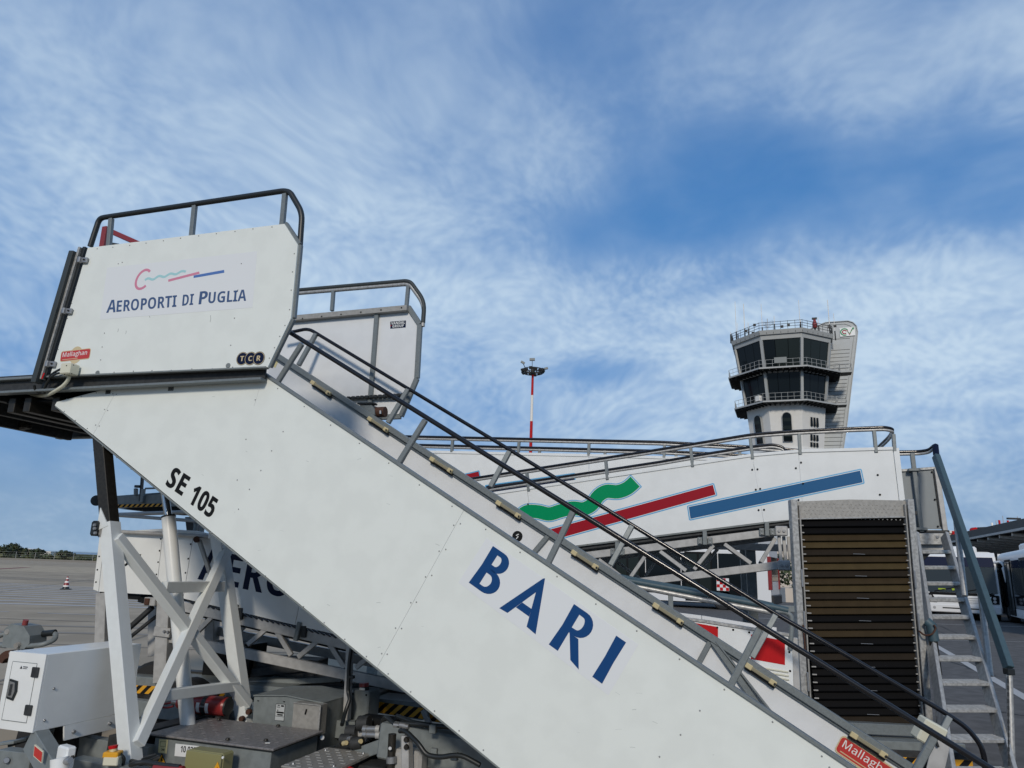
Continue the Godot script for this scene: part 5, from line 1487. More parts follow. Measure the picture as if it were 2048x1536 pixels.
func badge(t: Node3D, c: Vector3, w: float, right: Vector3, nrm: Vector3) -> void:
	# red plate with a gold rim over a round globe
	var up := nrm.cross(right).normalized()
	var tf := Transform3D(Basis(right, up, nrm), c)
	var h := w * 0.30
	var k := MB.new()
	var ci := []
	for i in 24:
		ci.append(Vector2(cos(TAU * i / 24.0) * w * 0.21 + w * 0.02, sin(TAU * i / 24.0) * w * 0.235))
	k.prism(ci, 0.0, 0.0008, tf)
	var b := obj("badge", k, "badge_gold", t)
	k = MB.new()
	for i in 26:
		var g := rng.randf_range(0.5, 2.6)
		var r := rng.randf_range(0.62, 0.96) * w * 0.21
		disc(k, Vector2(cos(g) * r + w * 0.02, sin(g) * r * 1.08), w * rng.randf_range(0.008, 0.02), 0.0008, 0.0012, 1.0, 6)
	stuff(obj("globe_marks", k, "black_paint", b))
	for s in [[w * 0.5, h * 0.5, 0.0012, "badge_gold"], [w * 0.485, h * 0.43, 0.0018, "badge_red"]]:
		var q := []
		for i in 20:
			var g := TAU * i / 20.0
			var r: float = s[1] * 0.45
			q.append(Vector2(signf(cos(g)) * (s[0] - r) + cos(g) * r, signf(sin(g)) * (s[1] - r) + sin(g) * r))
		p_poly("badge_plate", q, 0.0, s[2], s[3], b, tf)
	words("badge_name", "Mallaghan", font, "white_gloss", b, c + right * (-w * 0.43) - up * (h * 0.2) + nrm * 0.0018, right * (w * 0.82), up * (h * 0.56), nrm, 0.0006)
	p_poly("badge_line", [Vector2(-w * 0.42, -h * 0.34), Vector2(w * 0.1, -h * 0.34), Vector2(w * 0.1, -h * 0.29), Vector2(-w * 0.42, -h * 0.29)], 0.0018, 0.0022, "badge_gold", b, tf)

# the capitals of the big blue word, drawn as outlines one unit high
func capital(ch: String) -> Array:
	match ch:
		"B":
			var up := []
			var lo := []
			for i in 13:
				var g := PI * 0.5 - PI * i / 12.0
				up.append(Vector2(0.34 + cos(g) * 0.25, 0.755 + sin(g) * 0.245))
			for i in 13:
				var g := -PI * 0.5 + PI * i / 12.0
				up.append(Vector2(0.30 + cos(g) * 0.085, 0.755 + sin(g) * 0.125))
			for i in 13:
				var g := PI * 0.5 - PI * i / 12.0
				lo.append(Vector2(0.35 + cos(g) * 0.315, 0.27 + sin(g) * 0.27))
			for i in 13:
				var g := -PI * 0.5 + PI * i / 12.0
				lo.append(Vector2(0.31 + cos(g) * 0.13, 0.27 + sin(g) * 0.15))
			var u2 := [Vector2(0.215, 1.0)] + up.slice(0, 13) + [Vector2(0.215, 0.541), Vector2(0.215, 0.63)] + up.slice(13) + [Vector2(0.215, 0.88)]
			var l2 := [Vector2(0.215, 0.539)] + lo.slice(0, 13) + [Vector2(0.215, 0.0), Vector2(0.215, 0.12)] + lo.slice(13) + [Vector2(0.215, 0.42)]
			return [[Vector2(-0.02, 0.0), Vector2(0.215, 0.0), Vector2(0.215, 1.0), Vector2(0.0, 1.0), Vector2(0.015, 0.5)], u2, l2]
		"A":
			return [[Vector2(-0.06, -0.02), Vector2(0.15, 0.0), Vector2(0.42, 0.70), Vector2(0.42, 1.05), Vector2(0.385, 1.02)], [Vector2(0.42, 1.05), Vector2(0.42, 0.70), Vector2(0.66, 0.0), Vector2(0.91, -0.02)], [Vector2(0.235, 0.20), Vector2(0.588, 0.20), Vector2(0.536, 0.36), Vector2(0.292, 0.36)]]
		"R":
			var bowl := [Vector2(0.215, 1.0)]
			for i in 13:
				var g := PI * 0.5 - PI * i / 12.0
				bowl.append(Vector2(0.34 + cos(g) * 0.275, 0.725 + sin(g) * 0.275))
			bowl += [Vector2(0.215, 0.45), Vector2(0.215, 0.57)]
			for i in 13:
				var g := -PI * 0.5 + PI * i / 12.0
				bowl.append(Vector2(0.32 + cos(g) * 0.09, 0.725 + sin(g) * 0.15))
			bowl.append(Vector2(0.215, 0.88))
			return [[Vector2(-0.02, 0.0), Vector2(0.215, 0.0), Vector2(0.215, 1.0), Vector2(0.0, 1.0), Vector2(0.015, 0.5)], bowl, [Vector2(0.235, 0.449), Vector2(0.46, 0.449), Vector2(0.79, -0.06), Vector2(0.54, 0.0)]]
	return [[Vector2(-0.03, 0.0), Vector2(0.22, 0.0), Vector2(0.205, 0.5), Vector2(0.22, 1.0), Vector2(-0.03, 1.0), Vector2(-0.015, 0.5)]]

var stairs: Node3D
var slope := (Vector2(2.957, 1.026) - Vector2(0.945, 2.215)).normalized()

func edge_y(x: float) -> float:
	var p: Vector2 = Vector2(0.945, 2.215)
	return p.y + (x - p.x) * slope.y / slope.x

func build_main_stairs() -> void:
	var t := thing("passenger_stairs", "white mobile passenger stairs marked SE 105 and BARI filling the foreground", "boarding stairs", Vector3(-1.608, 0, -5), -18.0)
	stairs = t
	var up2 := Vector2(-slope.y, slope.x)
	# ----- big white side, in three sheets -----
	var tip: Vector2 = Vector2(-2.104, 2.753)
	var tip2: Vector2 = Vector2(-2.119, 2.726)
	var s1 := [Vector2(-1.502, 2.859), Vector2(-1.674, 2.479)]
	var top1: Vector2 = Vector2(-0.199, 2.875)
	var s2 := [Vector2(1.408, 1.929), Vector2(0.888, 0.981)]
	var lo_end := Vector2(0, 0.13)
	var lo_dir: Vector2 = ((Vector2(1.699, 0.508) as Vector2) - (Vector2(-1.674, 2.479) as Vector2)).normalized()
	var lo_at := func(y: float) -> Vector2:
		var p: Vector2 = Vector2(1.699, 0.508)
		return p + lo_dir * ((y - p.y) / lo_dir.y)
	lo_end = lo_at.call(0.13)
	var x_end := 4.42
	s2[0] = Vector2(s2[0].x, edge_y(s2[0].x))
	top1 = Vector2(top1.x, edge_y(top1.x))
	var g := Vector2(0.0008, 0)
	p_poly("side_panel", [tip, s1[0] - g, s1[1] - g, tip2], -0.03, 0.0, "white_panel", t)
	p_poly("side_panel", [s1[0] + g, Vector2(top1.x, s1[0].y + 0.09), top1, s2[0] - g, s2[1] - g, s1[1] + g], -0.03, 0.0, "white_panel", t)
	p_poly("side_panel", [s2[0] + g, Vector2(x_end, edge_y(x_end)), Vector2(x_end, 0.13), lo_end, s2[1] + g], -0.03, 0.0, "white_panel", t)
	p_bar("edge_trim", v3(top1, -0.012) + Vector3(0, 0.008, 0), Vector3(x_end, edge_y(x_end) + 0.008, -0.012), 0.05, 0.022, "galvanized", t)
	p_bar("lower_trim", v3(tip2, -0.02) - Vector3(0, 0.006, 0), v3(lo_end, -0.02) - Vector3(0, 0.006, 0), 0.035, 0.012, "grey_paint", t)
	p_bar("upper_trim", Vector3(-0.224, 2.919, -0.02), Vector3(-0.205, 2.877, -0.02), 0.03, 0.05, "dark_steel", t, Vector3.BACK)
	rivets("rivets", [[top1 + Vector2(0.03, -0.05), Vector2(x_end, edge_y(x_end) - 0.03), 20], [Vector2(-1.645, 2.437), lo_at.call(0.15) + Vector2(0.0, 0.03), 25], [s2[0] + Vector2(0.02, -0.01), s2[1] + Vector2(0.02, 0.0), 6], [s2[0] + Vector2(-0.02, -0.02), s2[1] + Vector2(-0.02, 0.0), 6], [s1[0] + Vector2(0.015, -0.01), s1[1] + Vector2(0.015, 0.01), 3], [s1[0] + Vector2(-0.015, 0), s1[1] + Vector2(-0.015, 0.015), 3], [Vector2(-2.073, 2.759), Vector2(-1.508, 2.842), 4], [Vector2(-2.07, 2.706), Vector2(-1.677, 2.493), 3], [Vector2(-0.216, 2.846), Vector2(-0.321, 1.989), 3], [Vector2(0.063, 2.527), Vector2(-0.301, 1.859), 5], [Vector2(2.853, 0.957), Vector2(2.534, 0.596), 3], [Vector2(3.494, 0.779), Vector2(3.024, 0.275), 3]], 0.0, 0.0048, "rivet_grey", t)
	# faint scuffs and smudges on the paint
	var sm := MB.new()
	for i in 34:
		var x := rng.randf_range(-0.9, 3.6)
		var hi := edge_y(x) - 0.06
		var lo_y: float = maxf(0.2, lo_dir.y / lo_dir.x * (x - lo_end.x) + lo_end.y + 0.08)
		if lo_y > hi:
			continue
		var c := Vector2(x, lerpf(lo_y, hi, rng.randf()))
		var an := rng.randf_range(-0.5, 0.3)
		var l := rng.randf_range(0.008, 0.035)
		sm.prism(band([c, c + Vector2(cos(an), sin(an)) * l * 0.5 + Vector2(0, 0.001), c + Vector2(cos(an), sin(an)) * l], rng.randf_range(0.0006, 0.0022)), 0.0, 0.0003)
	sm.prism(band([Vector2(-0.212, 2.791), Vector2(-0.229, 2.699), Vector2(-0.24, 2.656)], 0.0015), 0.0, 0.0003)
	stuff(obj("scuff_marks", sm, "scuff", t))
	# ----- SE 105 -----
	var a: Vector3 = Vector3(-0.92, 2.094, 0)
	words("fleet_number", "SE", heavy_font, "black_paint", t, a, Vector3(-0.759, 2.012, 0) - a, Vector3(-0.86, 2.231, 0) - a, Vector3.BACK)
	a = Vector3(-0.699, 1.97, 0)
	words("fleet_number", "105", heavy_font, "black_paint", t, a, Vector3(-0.484, 1.857, 0) - a, Vector3(-0.645, 2.104, 0) - a, Vector3.BACK)
	# ----- BARI on its pale sticker -----
	var st := p_poly("sticker", [Vector2(1.562, 1.769), Vector2(2.479, 1.211), Vector2(2.312, 0.936), Vector2(1.393, 1.501)], 0.0, 0.001, "white_sticker", t)
	for q in [["B", Vector3(1.465, 1.501, 0.001), Vector3(1.606, 1.723, 0.001)], ["A", Vector3(1.678, 1.361, 0.001), Vector3(1.831, 1.592, 0.001)], ["R", Vector3(1.972, 1.178, 0.001), Vector3(2.112, 1.409, 0.001)], ["I", Vector3(2.228, 1.022, 0.001), Vector3(2.362, 1.247, 0.001)]]:
		var up: Vector3 = q[2] - q[1]
		var ex := Vector3(slope.x, slope.y, 0) * up.length() * 0.98
		var tf := Transform3D(Basis(ex, up, Vector3.BACK), q[1])
		var k := MB.new()
		for poly: Array in capital(q[0]):
			k.prism(poly, 0.0, 0.0012, tf)
		obj("letter", k, "blue_letter", st)
	# ----- far side sheet, its rail, lamps and stiffeners -----
	var zf := -1.65
	var rail_p: Vector2 = Vector2(1.511, 1.901)
	var rail_at := func(x: float, dy: float) -> Vector2:
		return Vector2(x, rail_p.y + (x - rail_p.x) * slope.y / slope.x + dy)
	p_poly("far_side_panel", [rail_at.call(-1.4, 0.0), rail_at.call(x_end, 0.0), rail_at.call(x_end, -0.62), rail_at.call(2.6, -1.25), rail_at.call(-1.4, -1.0)], zf - 0.02, zf, "inner_white", t)
	var fr_ := p_bar("far_rail", v3(rail_at.call(-1.4, 0.0), zf + 0.02), v3(rail_at.call(x_end, 0.0), zf + 0.02), 0.055, 0.05, "galvanized", t)
	p_bar("rail_flange", v3(rail_at.call(-1.4, -0.035), zf + 0.012), v3(rail_at.call(x_end, -0.035), zf + 0.012), 0.02, 0.03, "galvanized", fr_)
	for q in [[Vector2(0.227, 2.666), Vector2(0.036, 2.324)], [Vector2(1.533, 1.881), Vector2(1.363, 1.681)], [Vector2(2.785, 1.121), Vector2(2.667, 0.91)]]:
		var d: Vector2 = (q[1] - q[0]).normalized()
		p_bar("stiffener", v3(q[0], zf + 0.015), v3(q[0] + d * 0.5, zf + 0.015), 0.04, 0.03, "galvanized", t, Vector3.BACK)
	p_bar("stiffener", Vector3(2.799, 1.122, -1.625), Vector3(3.145, 0.643, -1.625), 0.045, 0.03, "galvanized", t, Vector3.BACK)
	p_bar("stiffener", Vector3(2.824, 1.123, -1.62), Vector3(3.205, 0.649, -1.62), 0.012, 0.045, "galvanized", t, Vector3.BACK)
	var lamp_ends := [[Vector3(-0.862, 3.279, -1.6), Vector3(-0.638, 3.144, -1.6)], [Vector3(-0.214, 2.904, -1.6), Vector3(0.001, 2.775, -1.6)], [Vector3(0.436, 2.523, -1.6), Vector3(0.655, 2.396, -1.6)], [Vector3(1.07, 2.144, -1.6), Vector3(1.287, 2.017, -1.6)], [Vector3(1.726, 1.752, -1.6), Vector3(1.943, 1.625, -1.6)], [Vector3(2.37, 1.375, -1.6), Vector3(2.591, 1.244, -1.6)], [Vector3(3.028, 0.986, -1.6), Vector3(3.229, 0.863, -1.6)], [Vector3(3.693, 0.589, -1.6), Vector3(3.91, 0.463, -1.6)]]
	for q in lamp_ends:
		var o := Vector3(0, -0.008, 0)
		var dirv: Vector3 = (q[1] - q[0]).normalized()
		var l := p_bar("step_lamp", q[0] + o + dirv * 0.045, q[1] + o - dirv * 0.045, 0.03, 0.026, "old_plastic", t)
		for e in [[q[0], q[0] + dirv * 0.05], [q[1] - dirv * 0.05, q[1]]]:
			p_bar("end_cap", e[0] + o, e[1] + o, 0.04, 0.036, "cream_cap", l)
		p_bar("lamp_back", q[0] + o - Vector3(0, 0.012, 0.03), q[1] + o - Vector3(0, 0.012, 0.03), 0.02, 0.055, "dark_steel", l)
		p_cone("cap_screw", q[1] + o - dirv * 0.01 + Vector3(0, 0, 0.028), q[1] + o - dirv * 0.01 + Vector3(0, 0, 0.034), 0.009, 0.007, "oily_steel", l, 8)
	# treads between the two sides
	for i in 15:
		var x := 0.05 + i * 0.285
		var y := edge_y(x) - 0.62
		if y < 0.1:
			break
		p_box("step", Vector3(x + 0.1, y, -0.83), Vector3(0.29, 0.03, 1.56), "worn_aluminium", t)
		p_box("riser", Vector3(x - 0.04, y + 0.08, -0.83), Vector3(0.012, 0.15, 1.56), "dark_steel", t)
	# ----- rails and posts along the steps -----
	var near_a: Vector3 = Vector3(-0.023, 3.2, 0)
	var near_b: Vector3 = Vector3(4.056, 0.798, 0)
	var nd := (near_b - near_a).normalized()
	p_tube("handrail", [near_a - nd * 0.05, near_b, near_b + nd * 0.3], 0.0165, "rail_black", t)
	for q in [[Vector3(0.095, 3.102, -0.01), Vector3(-0.08, 2.813, -0.01)], [Vector3(1.1, 2.518, -0.01), Vector3(0.921, 2.223, -0.01)], [Vector3(2.099, 1.938, -0.01), Vector3(1.944, 1.619, -0.01)], [Vector3(3.119, 1.331, -0.01), Vector3(2.957, 1.03, -0.01)], [Vector3(3.9, 0.879, -0.01), Vector3(3.795, 0.7, -0.01)]]:
		p_bar("rail_post", q[0], q[1], 0.036, 0.03, "galvanized", t, Vector3.BACK)
	p_tube("far_handrail", [Vector3(-1.364, 3.836, -1.75), Vector3(-1.063, 3.874, -1.75), Vector3(1.134, 2.595, -1.75), Vector3(2.177, 1.976, -1.75), Vector3(3.259, 1.331, -1.75), Vector3(4.295, 0.751, -1.75), Vector3(4.439, 0.657, -1.75), Vector3(4.51, 0.555, -1.75), Vector3(4.523, 0.465, -1.75), Vector3(4.513, 0.343, -1.75)], 0.0175, "rail_black", t, 0.07)
	for q in [[Vector3(-0.961, 3.806, -1.74), Vector3(-1.083, 3.467, -1.68)], [Vector3(0.101, 3.188, -1.74), Vector3(-0.05, 2.859, -1.68)], [Vector3(1.124, 2.585, -1.74), Vector3(0.982, 2.268, -1.68)], [Vector3(2.191, 1.96, -1.74), Vector3(2.026, 1.643, -1.68)], [Vector3(3.254, 1.324, -1.74), Vector3(3.074, 1.019, -1.68)], [Vector3(4.335, 0.715, -1.74), Vector3(4.228, 0.557, -1.68)]]:
		p_bar("far_rail_post", q[0], q[1], 0.042, 0.04, "galvanized", t, Vector3.BACK)
	# man shaped warning sticker, round sticker
	var ws := p_poly("warning_sticker", [Vector2(-1.355, 3.56), Vector2(-1.293, 3.536), Vector2(-1.326, 3.445), Vector2(-1.385, 3.476)], zf, zf + 0.002, "pale_yellow", t)
	p_bar("figure_mark", Vector3(-1.335, 3.534, -1.645), Vector3(-1.352, 3.488, -1.645), 0.02, 0.006, "black_paint", ws, Vector3.BACK)
	var rc: Vector2 = Vector2(1.249, 1.854)
	var k2 := MB.new()
	disc(k2, rc, 0.045, zf, zf + 0.0015)
	var rs := obj("round_sticker", k2, "black_paint", t)
	var ring := []
	for i in 25:
		ring.append(rc + Vector2(cos(TAU * i / 24.0), sin(TAU * i / 24.0)) * 0.036)
	p_poly("sticker_ring", band(ring, 0.0025), zf + 0.0015, zf + 0.002, "white_gloss", rs)
	p_poly("sticker_mark", band([rc + Vector2(0.012, 0.018), rc + Vector2(-0.012, 0.008), rc + Vector2(0.008, -0.002), rc + Vector2(-0.01, -0.02)], 0.004), zf + 0.0015, zf + 0.002, "white_gloss", rs)
	badge(t, Vector3(3.801, 0.395, -1.645), 0.43, Vector3(slope.x, slope.y, 0), Vector3.BACK)
	# ----- top platform, near side -----
	var zp := 0.1
	var pp := p_poly("platform_panel", [Vector2(-1.969, 4.02), Vector2(-0.094, 4.012), Vector2(0.043, 3.828), Vector2(0.057, 3.261), Vector2(-0.088, 2.909), Vector2(-2.106, 2.939)], 0.07, zp, "white_panel", t)
	var ef := MB.new()
	ef.bars([Vector3(-0.11, 4.024, 0.07), Vector3(0.037, 3.837, 0.07), Vector3(0.051, 3.269, 0.07), Vector3(-0.1, 2.919, 0.07)], 0.05, 0.032, Vector3.BACK)
	obj("edge_frame", ef, "galvanized", t)
	p_bar("bottom_trim", Vector3(-2.145, 2.936, 0.085), Vector3(-0.099, 2.909, 0.085), 0.04, 0.014, "grey_paint", t)
	rivets("rivets", [[Vector2(-1.952, 3.996), Vector2(-0.113, 4), 11], [Vector2(-2.094, 2.947), Vector2(-0.112, 2.917), 11], [Vector2(0.019, 3.828), Vector2(0.04, 3.259), 4], [Vector2(0.028, 3.247), Vector2(-0.1, 2.932), 4], [Vector2(-1.971, 3.998), Vector2(-2.098, 2.961), 8], [Vector2(-1.627, 3.323), Vector2(-1.621, 2.985), 3], [Vector2(-0.427, 3.834), Vector2(-0.425, 2.981), 4], [Vector2(-1.635, 3.837), Vector2(-1.561, 3.851), 2]], zp, 0.0048, "rivet_grey", t)
	for q in [Vector3(-1.626, 2.941, 0.1), Vector3(-0.425, 2.937, 0.1)]:
		p_cone("grommet", q, q + Vector3(0, 0, 0.004), 0.02, 0.018, "grey_paint", pp, 14)
	# sticker with the airport name and its emblem
	var sk := p_poly("name_sticker", [Vector2(-1.722, 3.82), Vector2(-0.303, 3.814), Vector2(-0.28, 3.368), Vector2(-1.7, 3.379)], zp, zp + 0.0008, "white_sticker", t)
	a = Vector3(-1.648, 3.431, 0.1)
	var ez := Vector3(0, 0, 0.0008)
	for q in [["A", Vector3(-1.648, 3.431, 0.1), Vector3(-1.556, 3.43, 0.1), Vector3(-1.65, 3.537, 0.1)], ["EROPORTI", Vector3(-1.547, 3.431, 0.1), Vector3(-0.971, 3.429, 0.1), Vector3(-1.558, 3.527, 0.1)], ["DI", Vector3(-0.918, 3.432, 0.1), Vector3(-0.817, 3.432, 0.1), Vector3(-0.924, 3.521, 0.1)], ["P", Vector3(-0.767, 3.431, 0.1), Vector3(-0.693, 3.432, 0.1), Vector3(-0.77, 3.534, 0.1)], ["UGLIA", Vector3(-0.681, 3.432, 0.1), Vector3(-0.344, 3.426, 0.1), Vector3(-0.686, 3.521, 0.1)]]:
		words("name_lettering", q[0], bold, "slate_letter", sk, q[1] + ez, q[2] - q[1], q[3] - q[1], Vector3.BACK, 0.001)
	var arc := []
	for i in 25:
		var gg := deg_to_rad(lerpf(48.0, 315.0, i / 24.0))
		var c0: Vector2 = Vector2(-1.336, 3.685)
		arc.append(c0 + Vector2(cos(gg) * 0.066, sin(gg) * 0.078) + Vector2(sin(gg) * 0.014, 0))
	p_poly("emblem_arc", band(arc, 0.0105), zp + 0.0008, zp + 0.0014, "faded_pink", sk)
	var wv := []
	for i in 41:
		var f := i / 40.0
		var q: Vector2 = (Vector2(-1.317, 3.676) as Vector2).lerp(Vector2(-0.933, 3.715), f)
		wv.append(q + Vector2(0, sin(f * TAU * 3.6) * 0.010 * (1.0 - f * 0.3)))
	p_poly("emblem_wave", band(wv, 0.0095), zp + 0.0008, zp + 0.0014, "faded_teal", sk)
	p_poly("emblem_bar", [Vector2(-1.089, 3.661), Vector2(-0.807, 3.7), Vector2(-0.8, 3.681), Vector2(-1.085, 3.641)], zp + 0.0008, zp + 0.0014, "faded_pink", sk)
	p_poly("emblem_bar", [Vector2(-0.852, 3.672), Vector2(-0.578, 3.691), Vector2(-0.573, 3.668), Vector2(-0.85, 3.651)], zp + 0.0008, zp + 0.0016, "faded_blue", sk)
	badge(t, Vector3(-1.884, 3.099, 0.1), 0.30, Vector3(0.9985, 0.03, 0).normalized(), Vector3.BACK)
	# three linked roundels
	var rd := 0
	for q in [[Vector2(-0.312, 2.983), "T"], [Vector2(-0.241, 2.98), "C"], [Vector2(-0.17, 2.978), "R"]]:
		var kk := MB.new()
		var z0 := zp + rd * 0.0012
		rd += 1
		disc(kk, q[0], 0.05, z0, z0 + 0.0006)
		var ro := obj("roundel", kk, "navy", t)
		kk = MB.new()
		disc(kk, q[0], 0.0475, z0 + 0.0006, z0 + 0.0009)
		obj("roundel_rim", kk, "badge_gold", ro)
		kk = MB.new()
		disc(kk, q[0], 0.044, z0 + 0.0009, z0 + 0.0012)
		obj("roundel_face", kk, "navy", ro)
		words("roundel_letter", q[1], bold, "badge_gold", ro, v3(q[0], z0 + 0.0012) + Vector3(-0.016, -0.019, 0), Vector3(0.032, 0, 0), Vector3(0, 0.038, 0), Vector3.BACK, 0.001)
	# scratches
	var sc := MB.new()
	for q in [[Vector2(-1.223, 3.383), Vector2(-1.207, 3.358)], [Vector2(-1.418, 3.269), Vector2(-1.417, 3.241)], [Vector2(-1.499, 3.291), Vector2(-1.5, 3.263)], [Vector2(-0.643, 3.336), Vector2(-0.638, 3.282)]]:
		sc.prism(band([q[0], ((q[0] + q[1]) * 0.5) + Vector2(0.003, 0), q[1]], 0.0014), zp, zp + 0.0004)
	obj("scratch", sc, "grey_paint", pp)
	# rubber buffer, alu strip and its brackets down the left edge
	p_bar("rubber_buffer", Vector3(-2.079, 3.985, 0.12), Vector3(-2.208, 2.88, 0.12), 0.05, 0.07, "bumper", t, Vector3.BACK)
	p_bar("edge_strip", Vector3(-2.039, 4.028, 0.1), Vector3(-2.181, 2.912, 0.1), 0.022, 0.05, "aluminium", t, Vector3.BACK)
	p_bar("edge_seal", Vector3(-2.01, 4.035, 0.085), Vector3(-2.163, 2.923, 0.085), 0.03, 0.04, "black_rubber", t, Vector3.BACK)
	for q in [Vector3(-1.965, 3.903, 0.115), Vector3(-2.026, 3.469, 0.115), Vector3(-2.091, 3.032, 0.115)]:
		var b := p_box("hinge_bracket", q, Vector3(0.075, 0.045, 0.02), "steel", t, Basis(Vector3.BACK, -0.1))
		p_box("bracket_fold", q + Vector3(-0.03, 0.0, 0.015), Vector3(0.025, 0.05, 0.03), "steel", b)
		p_cone("bolt", q + Vector3(0.012, 0.0, 0.01), q + Vector3(0.012, 0.0, 0.02), 0.008, 0.006, "oily_steel", b, 8)
	p_box("red_tag", Vector3(-2.141, 2.934, 0.13), Vector3(0.012, 0.05, 0.004), "signal_red", t, Basis(Vector3.BACK, -0.25))
	var jb := p_box("junction_box", Vector3(-1.842, 2.962, 0.16), Vector3(0.1, 0.088, 0.09), "cream", t, Basis(), 0.008)
	for q in [Vector2(-0.038, 0.034), Vector2(0.032, 0.034), Vector2(-0.04, -0.036), Vector2(0.03, -0.034)]:
		var c: Vector3 = Vector3(-1.788, 2.947, 0.205) + Vector3(q.x, q.y, 0)
		p_cone("screw", c, c + Vector3(0, 0, 0.004), 0.004, 0.004, "black_paint", jb, 6)
	p_tube("cable", [Vector3(-1.939, 2.977, 0.15), Vector3(-1.994, 2.958, 0.15), Vector3(-2.066, 2.936, 0.13), Vector3(-2.086, 2.897, 0.12), Vector3(-2.138, 2.866, 0.1), Vector3(-2.191, 2.819, 0.05)], 0.009, "black_rubber", t, 0.05)
	p_tube("cable", [Vector3(-1.932, 2.946, 0.15), Vector3(-1.995, 2.937, 0.15), Vector3(-2.08, 2.92, 0.12), Vector3(-2.123, 2.88, 0.1)], 0.009, "black_rubber", t, 0.05)
	p_tube("conduit", [Vector3(-1.845, 2.916, 0.15), Vector3(-1.875, 2.885, 0.13), Vector3(-1.924, 2.847, 0.12), Vector3(-2.011, 2.818, 0.1), Vector3(-2.186, 2.806, 0.02), Vector3(-2.442, 2.837, -0.1), Vector3(-2.659, 2.887, -0.2), Vector3(-2.862, 2.94, -0.3)], 0.014, "cream", t, 0.1)
	p_tube("cable", [Vector3(-2.255, 2.871, 0.1), Vector3(-2.258, 2.838, 0.08), Vector3(-2.239, 2.816, 0.05), Vector3(-2.208, 2.839, 0.05), Vector3(-2.125, 2.89, 0.1)], 0.01, "black_rubber", t, 0.06)
	# top rail, near side
	p_tube("platform_rail", [Vector3(-1.994, 4.052, 0.06), Vector3(-1.952, 4.304, 0.06), Vector3(-1.848, 4.306, 0.06), Vector3(-0.166, 4.314, 0.06), Vector3(-0.106, 4.294, 0.06), Vector3(0.021, 4.108, 0.06), Vector3(0.035, 3.831, 0.06)], 0.022, "black_rubber", t, 0.07)
	for q in [[Vector3(-1.821, 4.283, 0.06), Vector3(-1.793, 4.027, 0.06)], [Vector3(-0.984, 4.293, 0.06), Vector3(-0.967, 4.018, 0.06)], [Vector3(-0.15, 4.286, 0.06), Vector3(-0.141, 4.016, 0.06)]]:
		p_bar("rail_post", q[0], q[1], 0.036, 0.036, "galvanized", t, Vector3.BACK)
	p_bar("red_gate_bar", Vector3(-2.517, 4.559, -0.5), Vector3(-2.51, 4.324, -0.5), 0.055, 0.05, "dark_red", t, Vector3.BACK)
	p_bar("red_gate_bar", Vector3(-2.438, 4.502, -0.5), Vector3(-2.055, 4.326, -0.5), 0.045, 0.05, "dark_red", t, Vector3.BACK)
	p_bar("gate_hinge", Vector3(-2.327, 4.327, -0.4), Vector3(-2.203, 4.297, -0.4), 0.03, 0.02, "dark_steel", t)
	# ----- top platform, far side -----
	var fz := -1.9
	p_poly("far_platform_panel", [Vector2(-3.19, 3.818), Vector2(-1.347, 4.037), Vector2(-0.049, 4.079), Vector2(0.085, 3.891), Vector2(0.093, 3.336), Vector2(-0.044, 2.976), Vector2(-1.381, 2.944), Vector2(-3.023, 2.961)], fz - 0.03, fz, "inner_white", t)
	ef = MB.new()
	ef.bars([Vector3(-0.038, 4.079, -1.9), Vector3(0.101, 3.885, -1.9), Vector3(0.109, 3.336, -1.9), Vector3(-0.032, 2.966, -1.9), Vector3(-0.919, 2.957, -1.9)], 0.05, 0.035, Vector3.BACK)
	obj("edge_frame", ef, "galvanized", t)
	var ab := p_bar("top_beam", Vector3(-2.994, 4.024, -1.87), Vector3(-0.027, 4.051, -1.87), 0.06, 0.058, "worn_aluminium", t)
	for i in 6:
		var q: Vector3 = (Vector3(-1.208, 4.022, -1.838) as Vector3).lerp(Vector3(-0.082, 4.052, -1.838), i / 5.0)
		p_cone("hole", q, q + Vector3(0, 0, 0.002), 0.008, 0.008, "black_paint", ab, 10)
	p_bar("panel_post", Vector3(-0.373, 4.034, -1.88), Vector3(-0.366, 3.106, -1.88), 0.045, 0.03, "galvanized", t, Vector3.BACK)
	p_bar("panel_rail", Vector3(-0.929, 3.157, -1.88), Vector3(-0.037, 3.143, -1.88), 0.03, 0.03, "galvanized", t)
	var ch := MB.new()
	for i in 22:
		var q: Vector3 = (Vector3(-1.024, 3.148, -1.85) as Vector3).lerp(Vector3(-0.003, 3.165, -1.85), i / 21.0)
		ch.box(q, Vector3(0.042, 0.034, 0.03), Basis(Vector3.BACK, 0.1 * (i % 3 - 1)), 0.01)
	stuff(obj("drag_chain", ch, "black_rubber", t))
	pad_rail("far_platform_rail", [Vector3(-2.736, 4.339, -1.9), Vector3(-1.383, 4.37, -1.9), Vector3(-0.087, 4.36, -1.9), Vector3(-0.03, 4.339, -1.9), Vector3(0.133, 4.123, -1.9), Vector3(0.133, 3.898, -1.9)], t, 0.022, "bumper")
	for q in [[Vector3(-0.914, 4.335, -1.9), Vector3(-0.907, 4.103, -1.9)], [Vector3(-0.056, 4.325, -1.9), Vector3(-0.06, 4.08, -1.9)], [Vector3(-2.267, 4.336, -1.9), Vector3(-2.248, 4.046, -1.9)]]:
		p_bar("rail_post", q[0], q[1], 0.036, 0.036, "galvanized", t, Vector3.BACK)
	var vs := p_poly("company_sticker", [Vector2(-0.226, 3.938), Vector2(-0.054, 3.938), Vector2(-0.052, 3.865), Vector2(-0.22, 3.863)], fz, fz + 0.001, "navy", t)
	a = Vector3(-0.213, 3.904, -1.9) + Vector3(0, 0, 0.001)
